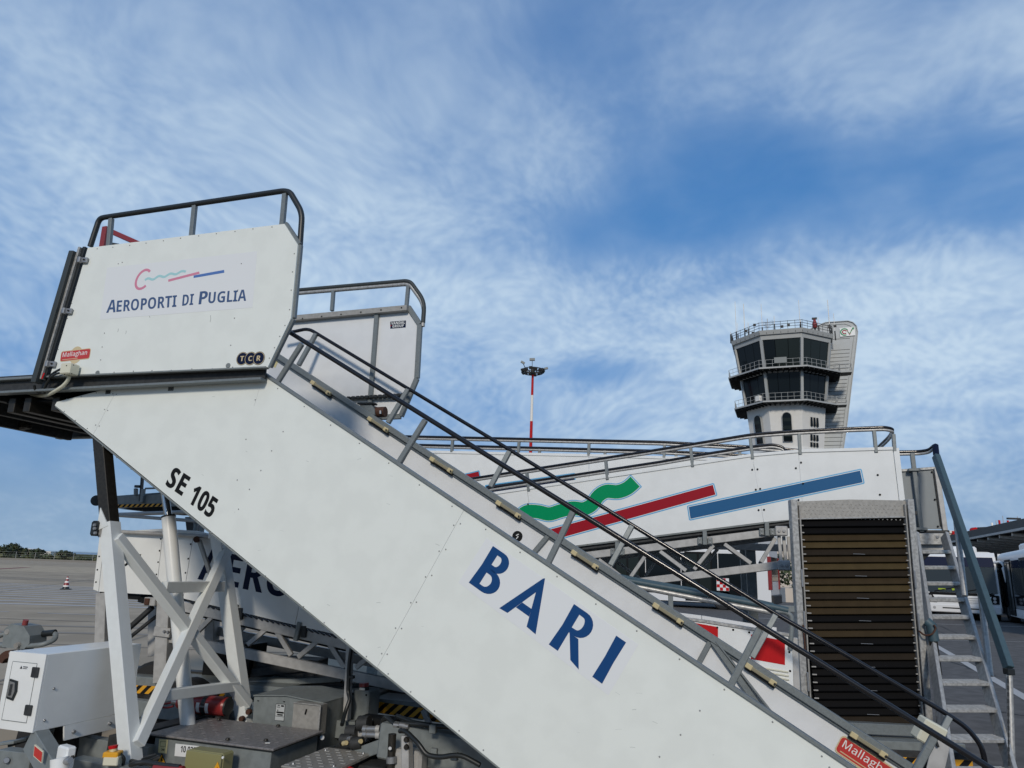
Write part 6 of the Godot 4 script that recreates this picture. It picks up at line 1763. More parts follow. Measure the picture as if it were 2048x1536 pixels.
	words("sticker_lettering", "VANDAL", bold, "white_gloss", vs, a, Vector3(-0.063, 3.905, -1.9) - Vector3(-0.213, 3.904, -1.9), Vector3(-0.214, 3.933, -1.9) - Vector3(-0.213, 3.904, -1.9), Vector3.BACK, 0.001)
	a = Vector3(-0.198, 3.872, -1.9) + Vector3(0, 0, 0.001)
	words("sticker_lettering", "GROUP", bold, "white_gloss", vs, a, Vector3(-0.074, 3.873, -1.9) - Vector3(-0.198, 3.872, -1.9), Vector3(-0.198, 3.899, -1.9) - Vector3(-0.198, 3.872, -1.9), Vector3.BACK, 0.001)
	p_poly("sticker_edge", [Vector2(-0.223, 3.9), Vector2(-0.211, 3.9), Vector2(-0.211, 3.891), Vector2(-0.223, 3.891)], fz + 0.001, fz + 0.002, "signal_red", vs)
	# bracket and rusty roller on the far rail
	p_poly("roller_bracket", [Vector2(-0.338, 3.029), Vector2(-0.215, 3.032), Vector2(-0.178, 2.982), Vector2(-0.173, 2.93), Vector2(-0.3, 2.979)], -1.75, -1.64, "galvanized", t)
	p_bar("bracket_pad", Vector3(-0.356, 3.045, -1.66), Vector3(-0.183, 3.042, -1.66), 0.08, 0.018, "black_rubber", t)
	p_cone("rusty_roller", Vector3(-0.19, 2.969, -1.7), Vector3(-0.096, 2.97, -1.7), 0.05, 0.05, "rust", t, 16)
	p_cone("roller_pin", Vector3(-0.118, 2.969, -1.64), Vector3(-0.115, 2.939, -1.64), 0.012, 0.012, "steel", t, 8)
	# ----- platform deck, its beams and what hangs below -----
	var yb: float = (Vector3(-1.158, 2.869, 0.05) as Vector3).y
	for z: float in [0.05, -1.86]:
		var bl := 4.1 if z > 0.0 else 3.3
		var bx := -4.25 + bl * 0.5
		var bm := p_box("deck_beam", Vector3(bx, yb + 0.02, z - 0.02), Vector3(bl, 0.09, 0.02), "dark_steel", t)
		p_box("beam_flange", Vector3(bx, yb + 0.075, z), Vector3(bl, 0.022, 0.07), "galvanized", bm)
		p_box("beam_flange", Vector3(bx, yb - 0.035, z), Vector3(bl, 0.022, 0.07), "galvanized", bm)
	p_box("deck_plate", Vector3(-2.65, yb + 0.1, -0.9), Vector3(3.3, 0.03, 1.86), "dark_steel", t)
	for i in 6:
		p_box("deck_joist", Vector3(-4.0 + i * 0.6, yb - 0.02, -0.9), Vector3(0.06, 0.11, 1.8), "dark_steel", t)
	for x: float in [-2.15, -2.45, -2.62]:
		p_box("underside_channel", Vector3(x, yb - 0.12, -0.95), Vector3(0.07, 0.12, 1.85), "oily_steel", t)
	p_box("underside_plate", Vector3(-2.15, yb - 0.08, -0.95), Vector3(1.2, 0.02, 1.75), "black_paint", t)
	p_bar("underside_rail", Vector3(-3.6, yb - 0.14, -1.8), Vector3(-1.4, yb - 0.2, -1.8), 0.08, 0.12, "oily_steel", t)
	# sliding inner frame under the tip of the side panel
	p_bar("inner_stringer", Vector3(-2.337, 2.889, -0.3), Vector3(-1.612, 2.469, -0.3), 0.1, 0.14, "oily_steel", t)
	p_bar("inner_stringer", Vector3(-3.524, 3.172, -1.3), Vector3(-2.64, 2.66, -1.3), 0.1, 0.14, "oily_steel", t)
	for z: float in [-0.12, -1.52]:
		p_bar("main_stringer", Vector3(-1.15, 2.42, z), Vector3(2.35, 0.44, z), 0.06, 0.12, "dark_steel", t)
	p_poly("soffit", [Vector2(-1.62, 2.47), Vector2(-1.59, 2.51), Vector2(2.34, 0.29), Vector2(2.31, 0.25)], -1.6, -0.06, "dark_steel", t)
	# hanging clamp with hoses
	var hb: Vector3 = Vector3(-3.963, 2.861, -1.2)
	p_box("hose_clamp", hb, Vector3(0.09, 0.13, 0.08), "oily_steel", t, Basis(Vector3.BACK, 0.2), 0.02)
	p_box("hose_clamp", hb + Vector3(0.03, -0.03, 0), Vector3(0.15, 0.05, 0.06), "oily_steel", t, Basis(), 0.015)
	p_bar("clamp_arm", hb, hb + Vector3(0.02, 0.3, 0), 0.05, 0.05, "dark_steel", t, Vector3.BACK)
	p_tube("hose", [Vector3(-4.42, 2.992, -1.2), Vector3(-4.267, 2.978, -1.2), Vector3(-4.175, 2.944, -1.2), Vector3(-4.074, 2.932, -1.2), Vector3(-3.988, 2.941, -1.2)], 0.012, "black_rubber", t, 0.1)
	p_tube("hose", [Vector3(-3.974, 2.916, -1.2), Vector3(-3.879, 2.923, -1.2), Vector3(-3.779, 2.935, -1.2), Vector3(-3.671, 2.975, -1.2)], 0.03, "black_rubber", t, 0.1)
	p_box("hose_clip", Vector3(-4.173, 2.981, -1.1), Vector3(0.12, 0.05, 0.06), "cream_cap", t, Basis(), 0.015)

# ---------- legs, braces and running gear of the main stairs ----------
func build_chassis() -> void:
	var t := stairs
	# a leg on each side; tl is the leg's front right edge
	var n_top: Vector3 = Vector3(-1.391, 1.818, -0.02)
	var n_bot: Vector3 = Vector3(-0.88, 0.282, -0.02)
	var off := Vector3(0, 0, -1.31)
	var legs := []
	for z: float in [0.0, -1.2]:
		var o := Vector3(-0.05, 0, -0.05 + z)
		var a := n_top + o
		var b := n_bot + o
		var dir := (a - b).normalized()
		var leg := p_bar("support_leg", a, b - dir * 0.1, 0.105, 0.105, "white_steel", t, Vector3.BACK)
		p_bar("leg_slide", a - dir * 0.3, a + dir * 0.95, 0.095, 0.095, "oily_steel", leg, Vector3.BACK)
		p_poly("leg_lip", [Vector2(a.x - 0.056, a.y - 0.06), Vector2(a.x + 0.045, a.y - 0.02), Vector2(a.x - 0.056, a.y + 0.11)], a.z + 0.045, a.z + 0.056, "white_steel", leg)
		legs.append([a, b])
	p_box("leg_latch", Vector3(-1.504, 1.776, -0.02), Vector3(0.06, 0.11, 0.07), "black_rubber", t, Basis(), 0.015)
	for y: float in [1050, 1057, 1065]:
		pass
	for q in [Vector3(-1.481, 1.799, 0.02), Vector3(-1.475, 1.774, 0.02), Vector3(-1.463, 1.742, 0.02)]:
		p_cone("latch_knob", q, q + Vector3(0, 0, 0.012), 0.012, 0.01, "steel", t, 8)
	p_box("chafed_paint", Vector3(-1.461, 1.758, -0.019), Vector3(0.03, 0.09, 0.004), "worn_aluminium", t)
	# braces between the legs, across the vehicle
	var at := func(i: int, y: float) -> Vector3:
		var a: Vector3 = legs[i][0]
		var b: Vector3 = legs[i][1]
		return a + (b - a) * ((y - a.y) / (b.y - a.y))
	var side := Vector3(1, 0.4, 0).normalized()
	p_bar("cross_brace", at.call(0, 1.72) + Vector3(0.05, 0, 0), at.call(1, 0.42) + Vector3(0.05, 0, 0), 0.075, 0.075, "white_steel", t, side)
	p_bar("cross_brace", at.call(0, 0.36) + Vector3(0.06, 0, 0), at.call(1, 1.66) + Vector3(0.06, 0, 0), 0.078, 0.078, "white_steel", t, side)
	p_bar("tie_bar", at.call(0, 1.36) + Vector3(0.045, 0, -0.42), at.call(1, 1.36) + Vector3(0.045, 0, 0.1), 0.06, 0.085, "white_steel", t)
	p_bar("tie_bar", at.call(0, 0.62) + Vector3(0.05, 0, -0.28), at.call(1, 0.58) + Vector3(0.05, 0, 0.12), 0.07, 0.075, "white_steel", t)
	# lifting cylinder
	var c0: Vector3 = Vector3(-1.648, 2.202, -0.75)
	var c1_: Vector3 = Vector3(-1.536, 1.909, -0.75)
	var c2_: Vector3 = Vector3(-1.052, 0.307, -0.75)
	var cyl := p_cone("lift_cylinder", c1_, c2_, 0.055, 0.055, "white_gloss", t, 28)
	p_cone("cylinder_rod", c0 + (c0 - c1_) * 1.5, c1_, 0.031, 0.031, "chrome", cyl, 24)
	p_cone("cylinder_collar", c1_, c1_ + (c1_ - c2_).normalized() * 0.014, 0.058, 0.058, "black_rubber", cyl, 28)
	p_bar("side_arm", Vector3(-0.944, 0.347, -1.3), Vector3(-1.242, 1.285, -1.3), 0.035, 0.05, "white_steel", t, Vector3.BACK)
	p_bar("arm_link", Vector3(-0.935, 0.327, -1.24), Vector3(-0.874, 0.382, -1.24), 0.045, 0.05, "white_steel", t, Vector3.BACK)
	for q in [Vector3(-0.905, 0.333, -1.2), Vector3(-0.846, 0.391, -1.2)]:
		p_cone("link_pin", q, q + Vector3(0, 0, 0.03), 0.022, 0.022, "rust", t, 10)
	# white cabinet
	var cx := -1.505
	var cab := p_box("cabinet", Vector3(cx, 0.706, -0.06), Vector3(0.322, 0.474, 0.8), "white_gloss", t, Basis(), 0.004)
	for e in [[Vector3(cx, 0.943, 0.35), Vector3(0.322, 0.05, 0.03)], [Vector3(cx, 0.49, 0.35), Vector3(0.322, 0.05, 0.03)]]:
		pass
	p_poly("cabinet_frame", [Vector2(cx - 0.161, 0.469), Vector2(cx + 0.161, 0.469), Vector2(cx + 0.161, 0.943), Vector2(cx - 0.161, 0.943)], 0.34, 0.352, "white_gloss", cab)
	var door := p_poly("cabinet_door", [Vector2(cx - 0.115, 0.525), Vector2(cx + 0.095, 0.525), Vector2(cx + 0.095, 0.88), Vector2(cx - 0.115, 0.88)], 0.352, 0.3545, "white_gloss", cab)
	door.name = "cabinet_door"
	var dk := MB.new()
	for q in [[Vector3(cx - 0.01, 0.8825, 0.3535), Vector3(0.215, 0.003, 0.002)], [Vector3(cx - 0.01, 0.5225, 0.3535), Vector3(0.215, 0.004, 0.003)], [Vector3(cx + 0.0975, 0.70, 0.3535), Vector3(0.002, 0.36, 0.002)], [Vector3(cx - 0.1175, 0.70, 0.3535), Vector3(0.003, 0.36, 0.003)]]:
		dk.box(q[0], q[1], Basis(), 0.0005)
	obj("door_gap", dk, "grey_paint", cab)
	for y: float in [0.83, 0.60]:
		var h := p_box("cabinet_hinge", Vector3(cx + 0.1, y, 0.36), Vector3(0.055, 0.062, 0.014), "dark_steel", cab, Basis(), 0.012)
		h.name = numbered("cabinet_hinge", cab)
	var hp := [Vector2(cx - 0.105, 0.655), Vector2(cx - 0.045, 0.645), Vector2(cx - 0.025, 0.70), Vector2(cx - 0.035, 0.765), Vector2(cx - 0.105, 0.775)]
	p_poly("cabinet_handle", hp, 0.354, 0.362, "black_rubber", cab)
	p_poly("handle_plate", [Vector2(cx - 0.096, 0.668), Vector2(cx - 0.052, 0.662), Vector2(cx - 0.04, 0.70), Vector2(cx - 0.05, 0.755), Vector2(cx - 0.096, 0.762)], 0.362, 0.366, "chrome", cab)
	p_box("latch_lever", Vector3(cx - 0.075, 0.71, 0.369), Vector3(0.014, 0.07, 0.008), "dark_steel", cab)
	p_poly("cabinet_label", [Vector2(cx - 0.045, 0.838), Vector2(cx + 0.03, 0.838), Vector2(cx + 0.03, 0.862), Vector2(cx - 0.045, 0.862)], 0.3545, 0.355, "white_sticker", cab)
	p_poly("label_mark", [Vector2(cx - 0.043, 0.842), Vector2(cx - 0.021, 0.842), Vector2(cx - 0.032, 0.861)], 0.355, 0.3555, "black_paint", cab)
	p_box("label_mark", Vector3(cx + 0.004, 0.855, 0.3552), Vector3(0.04, 0.006, 0.0006), "black_paint", cab, Basis(), 0.0001)
	p_box("label_mark", Vector3(cx + 0.002, 0.845, 0.3552), Vector3(0.036, 0.004, 0.0006), "black_paint", cab, Basis(), 0.0001)
	for q in [Vector3(-1.344, 0.72, 0.25), Vector3(-1.344, 0.53, 0.28)]:
		p_cone("cabinet_bolt", q, q + Vector3(0.006, 0, 0), 0.009, 0.007, "steel", cab, 10)
	p_poly("cabinet_foot", [Vector2(-0.1, 0.375), Vector2(0.33, 0.375), Vector2(0.36, 0.468), Vector2(-0.12, 0.468)], -1.352, -1.34, "white_gloss", t, Transform3D(Basis(Vector3(0, 0, -1), Vector3.UP, Vector3.RIGHT), Vector3(0, 0, 0.0)))
	for q in [Vector3(-1.34, 0.42, -0.26), Vector3(-1.34, 0.42, 0.04)]:
		p_cone("foot_bolt", q, q + Vector3(0.014, 0, 0), 0.014, 0.011, "steel", t, 10)
	# beams of the undercarriage
	p_bar("chassis_beam", Vector3(-1.68, 0.292, -0.15), Vector3(-1.022, 0.22, -0.35), 0.09, 0.13, "grey_paint", t)
	p_bar("chassis_beam", Vector3(-1.68, 0.292, -0.15) + Vector3(-0.5, 0.0, -1.2), Vector3(2.3, 0.30, -1.45), 0.09, 0.13, "grey_paint", t)
	p_bar("lower_beam", Vector3(-1.266, 0.22, 0.05), Vector3(-0.174, 0.196, 0.05), 0.1, 0.11, "grey_paint", t)
	p_bar("lower_beam", Vector3(-1.294, 0.181, -0.5), Vector3(-1.022, 0.188, -0.5), 0.1, 0.06, "dark_steel", t)
	p_bar("tow_arm", Vector3(-1.386, 0.415, 0.28), Vector3(-1.023, 0.288, 0.42), 0.1, 0.14, "grey_paint", t, Vector3(0.5, 1, 0))
	p_bar("tow_arm", Vector3(-1.733, 0.362, -0.1), Vector3(-1.424, 0.33, 0.2), 0.08, 0.12, "grey_paint", t, Vector3(0.5, 1, 0))
	p_bar("outrigger", Vector3(-1.672, 0.267, 0.25), Vector3(-1.385, 0.273, 0.25), 0.1, 0.12, "grey_paint", t)
	p_cone("outrigger_bolt", Vector3(-1.567, 0.276, 0.31), Vector3(-1.549, 0.281, 0.325), 0.02, 0.016, "steel", t, 10)
	p_poly("warning_plate", [Vector2(-1.166, 0.443), Vector2(-1.09, 0.411), Vector2(-1.085, 0.346), Vector2(-1.159, 0.378)], 0.47, 0.48, "cream", t)
	p_poly("warning_text", [Vector2(-1.161, 0.435), Vector2(-1.092, 0.406), Vector2(-1.087, 0.352), Vector2(-1.155, 0.382)], 0.48, 0.482, "badge_red", t)
	p_bar("dark_arm", Vector3(-1.755, 0.333, 0), Vector3(-1.831, 0.301, 0.1), 0.05, 0.03, "black_rubber", t)
	p_bar("dark_arm", Vector3(-1.901, 0.303, 0.1), Vector3(-1.725, 0.336, 0.1), 0.1, 0.02, "grey_paint", t)
	p_bar("axle_beam", Vector3(-1.2, 0.3, -0.2), Vector3(-1.2, 0.3, -1.6), 0.14, 0.12, "dark_steel", t)
	p_bar("axle_beam", Vector3(1.9, 0.28, -0.2), Vector3(1.9, 0.28, -1.6), 0.14, 0.12, "dark_steel", t)
	for q in [Vector3(-1.75, 0.27, -0.2), Vector3(-1.75, 0.27, -1.55), Vector3(1.9, 0.27, -0.25), Vector3(1.9, 0.27, -1.55)]:
		var k := MB.new()
		k.lathe(q, Vector3.BACK, [Vector2(-0.1, 0.1), Vector2(-0.1, 0.25), Vector2(-0.07, 0.27), Vector2(0.07, 0.27), Vector2(0.1, 0.25), Vector2(0.1, 0.1)], 24)
		var w := obj("wheel", k, "tyre", t)
		p_cone("rim", q - Vector3(0, 0, 0.095), q + Vector3(0, 0, 0.095), 0.15, 0.15, "wheel_rim", w, 18)
	# sockets, emergency stop
	var so := p_box("socket_box", Vector3(-0.969, 0.38, 0.42), Vector3(0.115, 0.13, 0.06), "white_gloss", t, Basis(Vector3.UP, -0.25), 0.01)
	p_cone("socket_drum", Vector3(-0.911, 0.318, 0.5), Vector3(-0.93, 0.396, 0.5), 0.05, 0.05, "white_gloss", so, 20)
	p_cone("socket_pin", Vector3(-0.883, 0.381, 0.5), Vector3(-0.822, 0.397, 0.52), 0.018, 0.018, "steel", so, 12)
	p_bar("socket_catch", Vector3(-0.877, 0.378, 0.47), Vector3(-0.857, 0.408, 0.47), 0.02, 0.02, "oily_steel", so)
	var es := p_box("emergency_stop", Vector3(-0.891, 0.308, 0.12), Vector3(0.095, 0.055, 0.08), "cream", t, Basis(Vector3.UP, 0.35), 0.006)
	p_box("stop_cover", Vector3(-0.899, 0.342, 0.12), Vector3(0.097, 0.035, 0.082), "yellow", es, Basis(Vector3.UP, 0.35), 0.006)
	p_cone("stop_stem", Vector3(-0.9, 0.357, 0.12), Vector3(-0.904, 0.377, 0.12), 0.024, 0.022, "cream_cap", es, 16)
	p_cone("stop_button", Vector3(-0.904, 0.374, 0.12), Vector3(-0.907, 0.392, 0.12), 0.026, 0.03, "signal_red", es, 18)
	p_tube("stop_cable", [Vector3(-0.862, 0.342, 0.1), Vector3(-0.839, 0.316, 0.08), Vector3(-0.862, 0.268, 0.06)], 0.01, "black_rubber", es, 0.03)
	p_tube("cable", [Vector3(-0.761, 0.287, 0.1), Vector3(-0.72, 0.305, 0.12), Vector3(-0.654, 0.316, 0.1), Vector3(-0.534, 0.311, 0.1), Vector3(-0.38, 0.316, 0.1)], 0.016, "black_rubber", t, 0.05)
	p_tube("cable", [Vector3(-0.812, 0.295, 0.05), Vector3(-0.693, 0.296, 0.08), Vector3(-0.661, 0.31, 0.05), Vector3(-0.733, 0.292, -0.1)], 0.014, "black_rubber", t, 0.05)
	p_tube("cable_sleeve", [Vector3(-0.57, 0.29, 0.1), Vector3(-0.354, 0.299, 0.1)], 0.026, "dark_red", t)
	p_bar("black_strip", Vector3(-0.892, 0.254, -0.1), Vector3(-0.838, 0.27, -0.2), 0.04, 0.03, "black_rubber", t)
	# large locker under a tread plate lid
	var l0 := Vector3(-1.085, 0.36, -0.385)
	var lid := p_box("locker_lid", Vector3(-0.565, 0.35, -0.69), Vector3(1.06, 0.014, 0.63), "dark_lid", t, Basis(), 0.004)
	var k3 := MB.new()
	for i in 17:
		for j in 10:
			if (i + j) % 2 == 0:
				k3.box(Vector3(-1.06 + i * 0.062, 0.3575, -0.98 + j * 0.062), Vector3(0.034, 0.003, 0.011), Basis(Vector3.UP, 0.7 if j % 2 else -0.7), 0.0012)
	stuff(obj("tread_pattern", k3, "dark_lid", lid))
	p_box("lid_seam", Vector3(-0.565, 0.338, -0.69), Vector3(1.04, 0.01, 0.61), "black_rubber", lid)
	for q in [Vector3(-0.93, 0.365, -0.93), Vector3(-0.45, 0.365, -0.43), Vector3(-0.2, 0.365, -0.52), Vector3(-0.4, 0.365, -0.95)]:
		p_cone("lid_bolt", q, q + Vector3(0, 0.012, 0), 0.018, 0.012, "oily_steel", lid, 10)
	p_box("paint_chip", Vector3(-0.17, 0.3585, -0.5), Vector3(0.035, 0.003, 0.02), "white_gloss", lid, Basis(Vector3.UP, 0.4), 0.001)
	var lk := p_box("locker", Vector3(-0.555, 0.19, -0.69), Vector3(0.98, 0.28, 0.58), "grey_paint", t)
	var zl := -0.398
	# its labels
	var yl := p_poly("battery_label", [Vector2(-1.003, 0.324), Vector2(-0.927, 0.325), Vector2(-0.923, 0.235), Vector2(-0.997, 0.235)], zl, zl + 0.002, "pale_yellow", t)
	var bf := MB.new()
	var bq := [Vector2(-0.989, 0.31), Vector2(-0.941, 0.311), Vector2(-0.941, 0.278), Vector2(-0.985, 0.277), Vector2(-0.989, 0.31)]
	for i in 4:
		bf.bar(v3(bq[i], zl + 0.002), v3(bq[i + 1], zl + 0.002), 0.0016, 0.002, Vector3.BACK, 0.0002)
	obj("battery_outline", bf, "black_paint", yl)
	var a: Vector3 = Vector3(-0.972, 0.251, -0.396)
	words("label_text", "24V", bold, "black_paint", yl, a, Vector3(-0.943, 0.251, -0.396) - a, Vector3(-0.973, 0.264, -0.396) - a, Vector3.BACK, 0.001)
	p_poly("shock_sign", [Vector2(-0.963, 0.233), Vector2(-0.907, 0.157), Vector2(-1.003, 0.156)], zl, zl + 0.002, "black_paint", t)
	var sh := p_poly("shock_face", [Vector2(-0.962, 0.226), Vector2(-0.915, 0.161), Vector2(-0.996, 0.16)], zl + 0.002, zl + 0.003, "yellow", t)
	p_poly("flash_mark", [Vector2(-0.957, 0.214), Vector2(-0.965, 0.186), Vector2(-0.955, 0.186), Vector2(-0.964, 0.166), Vector2(-0.945, 0.192), Vector2(-0.954, 0.194), Vector2(-0.948, 0.212)], zl + 0.003, zl + 0.004, "black_paint", sh)
	var np := p_poly("number_plate", [Vector2(-0.857, 0.307), Vector2(-0.572, 0.312), Vector2(-0.567, 0.237), Vector2(-0.852, 0.227)], zl, zl + 0.002, "white_sticker", t)
	a = Vector3(-0.806, 0.257, -0.396)
	words("plate_number", "10 032637", bold, "black_paint", np, a, Vector3(-0.604, 0.26, -0.396) - a, Vector3(-0.807, 0.299, -0.396) - a, Vector3.BACK, 0.001)
	for i in 3:
		var q: Vector3 = Vector3(-0.748, 0.239, -0.396) + Vector3(0.024 * i, -0.001 * i, 0)
		p_box("plate_mark", q, Vector3(0.016, 0.022, 0.001), "grey_paint", np, Basis(), 0.0002)
	# olive electrical box in front of the plate
	var ob := p_box("olive_box", Vector3(-0.435, 0.259, -0.25) + Vector3(0, -0.02, 0), Vector3(0.29, 0.20, 0.12), "olive_box", t, Basis(), 0.012)
	p_box("box_lid", Vector3(-0.435, 0.259, -0.25) + Vector3(0, -0.02, 0.066), Vector3(0.285, 0.195, 0.016), "olive_box", ob, Basis(), 0.006)
	var q0: Vector3 = Vector3(-0.273, 0.324, -0.17)
	p_cone("box_screw", q0, q0 + Vector3(0, 0, 0.006), 0.009, 0.008, "white_gloss", ob, 10)
	q0 = Vector3(-0.31, 0.27, -0.17)
	p_poly("hazard_triangle", [Vector2(q0.x - 0.04, q0.y - 0.05), Vector2(q0.x + 0.045, q0.y - 0.05), Vector2(q0.x, q0.y + 0.025)], q0.z, q0.z + 0.002, "yellow", ob)
	p_poly("triangle_mark", [Vector2(q0.x - 0.012, q0.y - 0.04), Vector2(q0.x + 0.014, q0.y - 0.04), Vector2(q0.x + 0.004, q0.y - 0.005)], q0.z + 0.002, q0.z + 0.003, "signal_red", ob)
	# smaller locker with a bright tread plate
	var l2 := p_box("small_lid", Vector3(0.27, 0.28, -0.575), Vector3(0.36, 0.012, 0.56), "worn_aluminium", t, Basis(Vector3.UP, 0.0), 0.003)
	k3 = MB.new()
	for i in 8:
		for j in 9:
			if (i + j) % 2 == 0:
				k3.box(Vector3(0.112 + i * 0.045, 0.287, -0.815 + j * 0.06), Vector3(0.034, 0.004, 0.02), Basis(Vector3.UP, 0.15), 0.0015)
	stuff(obj("tread_pattern", k3, "aluminium", l2))
	p_box("lid_edge", Vector3(0.452, 0.272, -0.575), Vector3(0.01, 0.02, 0.56), "aluminium", l2)
	for q in [Vector3(0.14, 0.286, -0.36), Vector3(0.42, 0.286, -0.80), Vector3(0.41, 0.286, -0.42), Vector3(0.14, 0.286, -0.76)]:
		p_cone("lid_bolt", q, q + Vector3(0, 0.01, 0), 0.012, 0.008, "steel", l2, 8)
	p_box("small_locker", Vector3(0.27, 0.15, -0.575), Vector3(0.33, 0.25, 0.53), "dark_steel", t)
	var rl := p_cone("red_side_lamp", Vector3(0.435, 0.215, -0.55), Vector3(0.5, 0.215, -0.53), 0.055, 0.045, "signal_red", t, 8)
	p_cone("lamp_centre", Vector3(0.5, 0.215, -0.53), Vector3(0.507, 0.215, -0.528), 0.012, 0.01, "white_gloss", rl, 8)
	# grey control case with sloping roof
	var zc := -1.12
	var prof := [Vector2(-0.765, 0.528), Vector2(-0.462, 0.552), Vector2(-0.121, 0.525), Vector2(-0.137, 0.238), Vector2(-0.743, 0.233)]
	prof[3] = Vector2(prof[3].x, 0.18)
	prof[4] = Vector2(prof[4].x, 0.18)
	p_poly("control_case", prof, -1.62, zc, "grey_paint", t)
	for i in 2:
		p_bar("case_roof", v3((prof[i] as Vector2).lerp(prof[i + 1], 0.5), -1.37) - v3(prof[i + 1] - prof[i], 0) * 0.505 + Vector3(0, 0.003, 0), v3((prof[i] as Vector2).lerp(prof[i + 1], 0.5), -1.37) + v3(prof[i + 1] - prof[i], 0) * 0.505 + Vector3(0, 0.003, 0), 0.53, 0.01, "grey_paint", t)
	var pb := p_poly("alu_control_box", [Vector2(-0.328, 0.528), Vector2(-0.091, 0.528), Vector2(-0.089, 0.313), Vector2(-0.324, 0.312)], -1.12, -1.02, "worn_aluminium", t)
	p_tube("box_keyhole", [Vector3(-0.209, 0.491, -1.018), Vector3(-0.216, 0.454, -1.018)], 0.007, "black_paint", pb)
	p_bar("box_rim", Vector3(-0.325, 0.528, -1.015), Vector3(-0.088, 0.529, -1.015), 0.012, 0.008, "aluminium", pb)
	p_bar("box_rim", Vector3(-0.089, 0.529, -1.015), Vector3(-0.088, 0.335, -1.015), 0.012, 0.008, "aluminium", pb, Vector3.BACK)
	var dl := p_poly("data_label", [Vector2(-0.554, 0.486), Vector2(-0.468, 0.491), Vector2(-0.464, 0.365), Vector2(-0.551, 0.363)], zc, zc + 0.002, "black_paint", t)
	p_poly("label_face", [Vector2(-0.55, 0.483), Vector2(-0.471, 0.487), Vector2(-0.467, 0.369), Vector2(-0.548, 0.366)], zc + 0.002, zc + 0.003, "tower_panel", dl)
	for q in [[505, 480, 40], [555, 490, 52], [500, 506, 60], [500, 548, 30], [495, 578, 105], [492, 610, 100], [480, 632, 122]]:
		pass
	for q in [[Vector3(-0.525, 0.476, -1.116), 0.02, 0.006], [Vector3(-0.49, 0.475, -1.116), 0.026, 0.012], [Vector3(-0.526, 0.464, -1.116), 0.03, 0.004], [Vector3(-0.53, 0.441, -1.116), 0.012, 0.006], [Vector3(-0.506, 0.426, -1.116), 0.066, 0.012], [Vector3(-0.505, 0.409, -1.116), 0.05, 0.01], [Vector3(-0.507, 0.397, -1.116), 0.075, 0.003]]:
		p_box("label_print", q[0], Vector3(q[1], q[2], 0.0012), "black_paint", dl, Basis(), 0.0002)
	for q in [Vector3(-0.72, 0.495, -1.115), Vector3(-0.479, 0.508, -1.115)]:
		p_box("case_slot", q, Vector3(0.016, 0.006, 0.004), "black_paint", t, Basis(), 0.001)
	p_cone("case_bolt", Vector3(-0.069, 0.297, -1.05), Vector3(-0.052, 0.304, -1.02), 0.02, 0.016, "steel", t, 10)
	# beacon post
	var bp: Vector3 = Vector3(-0.016, 0.464, -1.5)
	var bc := p_box("beacon_case", Vector3(bp.x + 0.0, 0.375, -1.6), Vector3(0.157, 0.40, 0.2), "grey_paint", t, Basis(), 0.01)
	for q in [Vector3(-0.085, 0.544, -1.498), Vector3(0.04, 0.545, -1.498)]:
		p_cone("case_screw", q, q + Vector3(0, 0, 0.004), 0.008, 0.008, "black_paint", bc, 8)
	p_cone("beacon_base", Vector3(-0.018, 0.566, -1.56), Vector3(-0.02, 0.597, -1.56), 0.043, 0.043, "black_rubber", t, 20)
	p_cone("red_beacon", Vector3(-0.02, 0.593, -1.56), Vector3(-0.023, 0.626, -1.56), 0.042, 0.039, "dark_red", t, 20)
	p_box("beacon_tag", Vector3(-0.01, 0.585, -1.51), Vector3(0.05, 0.018, 0.004), "white_gloss", t)
	# upright pole with its black hose
	p_bar("hose_pole", Vector3(-0.107, 0.99, -1.42), Vector3(-0.077, 0.328, -1.42), 0.05, 0.05, "truss_grey", t, Vector3.BACK)
	p_tube("hose", [Vector3(-0.055, 0.93, -1.38), Vector3(-0.059, 0.9, -1.36), Vector3(-0.066, 0.784, -1.36), Vector3(-0.054, 0.576, -1.36), Vector3(-0.02, 0.533, -1.34), Vector3(-0.032, 0.437, -1.3), Vector3(0.006, 0.367, -1.2)], 0.016, "black_rubber", t, 0.05)
	p_box("hose_clip", Vector3(-0.034, 0.695, -1.36), Vector3(0.05, 0.025, 0.03), "black_rubber", t)
	# pump, valves and hoses in the dark under the stairs
	for q in [[Vector3(0.227, 0.379, -0.95), 0.05], [Vector3(0.32, 0.446, -0.95), 0.055], [Vector3(0.21, 0.336, -0.9), 0.04], [Vector3(0.329, 0.334, -0.85), 0.045]]:
		p_cone("valve_body", q[0] - Vector3(0.03, 0, 0), q[0] + Vector3(0.05, 0.01, 0), q[1], q[1] * 0.9, "dark_steel", t, 14)
	p_box("valve_block", Vector3(0.31, 0.395, -1), Vector3(0.09, 0.16, 0.08), "truss_grey", t, Basis(), 0.01)
	for q in [[Vector3(0.354, 0.424, -0.9), Vector3(0.458, 0.433, -0.9)], [Vector3(0.357, 0.387, -0.9), Vector3(0.462, 0.394, -0.9)]]:
		var h := p_cone("hydraulic_port", q[0], q[1], 0.022, 0.02, "steel", t, 12)
		p_cone("port_nut", q[0], q[0] + Vector3(0.03, 0, 0), 0.03, 0.03, "steel", h, 6)
		p_cone("port_cap", q[1], q[1] + Vector3(0.03, 0, 0), 0.028, 0.026, "truss_grey", h, 10)
	for q in [Vector3(0.249, 0.351, -0.88), Vector3(0.286, 0.338, -0.86), Vector3(0.222, 0.322, -0.86), Vector3(0.349, 0.348, -0.84)]:
		p_cone("fitting", q, q + Vector3(0.035, 0.012, 0.02), 0.018, 0.016, "cream_cap" if rng.randf() > 0.5 else "steel", t, 8)
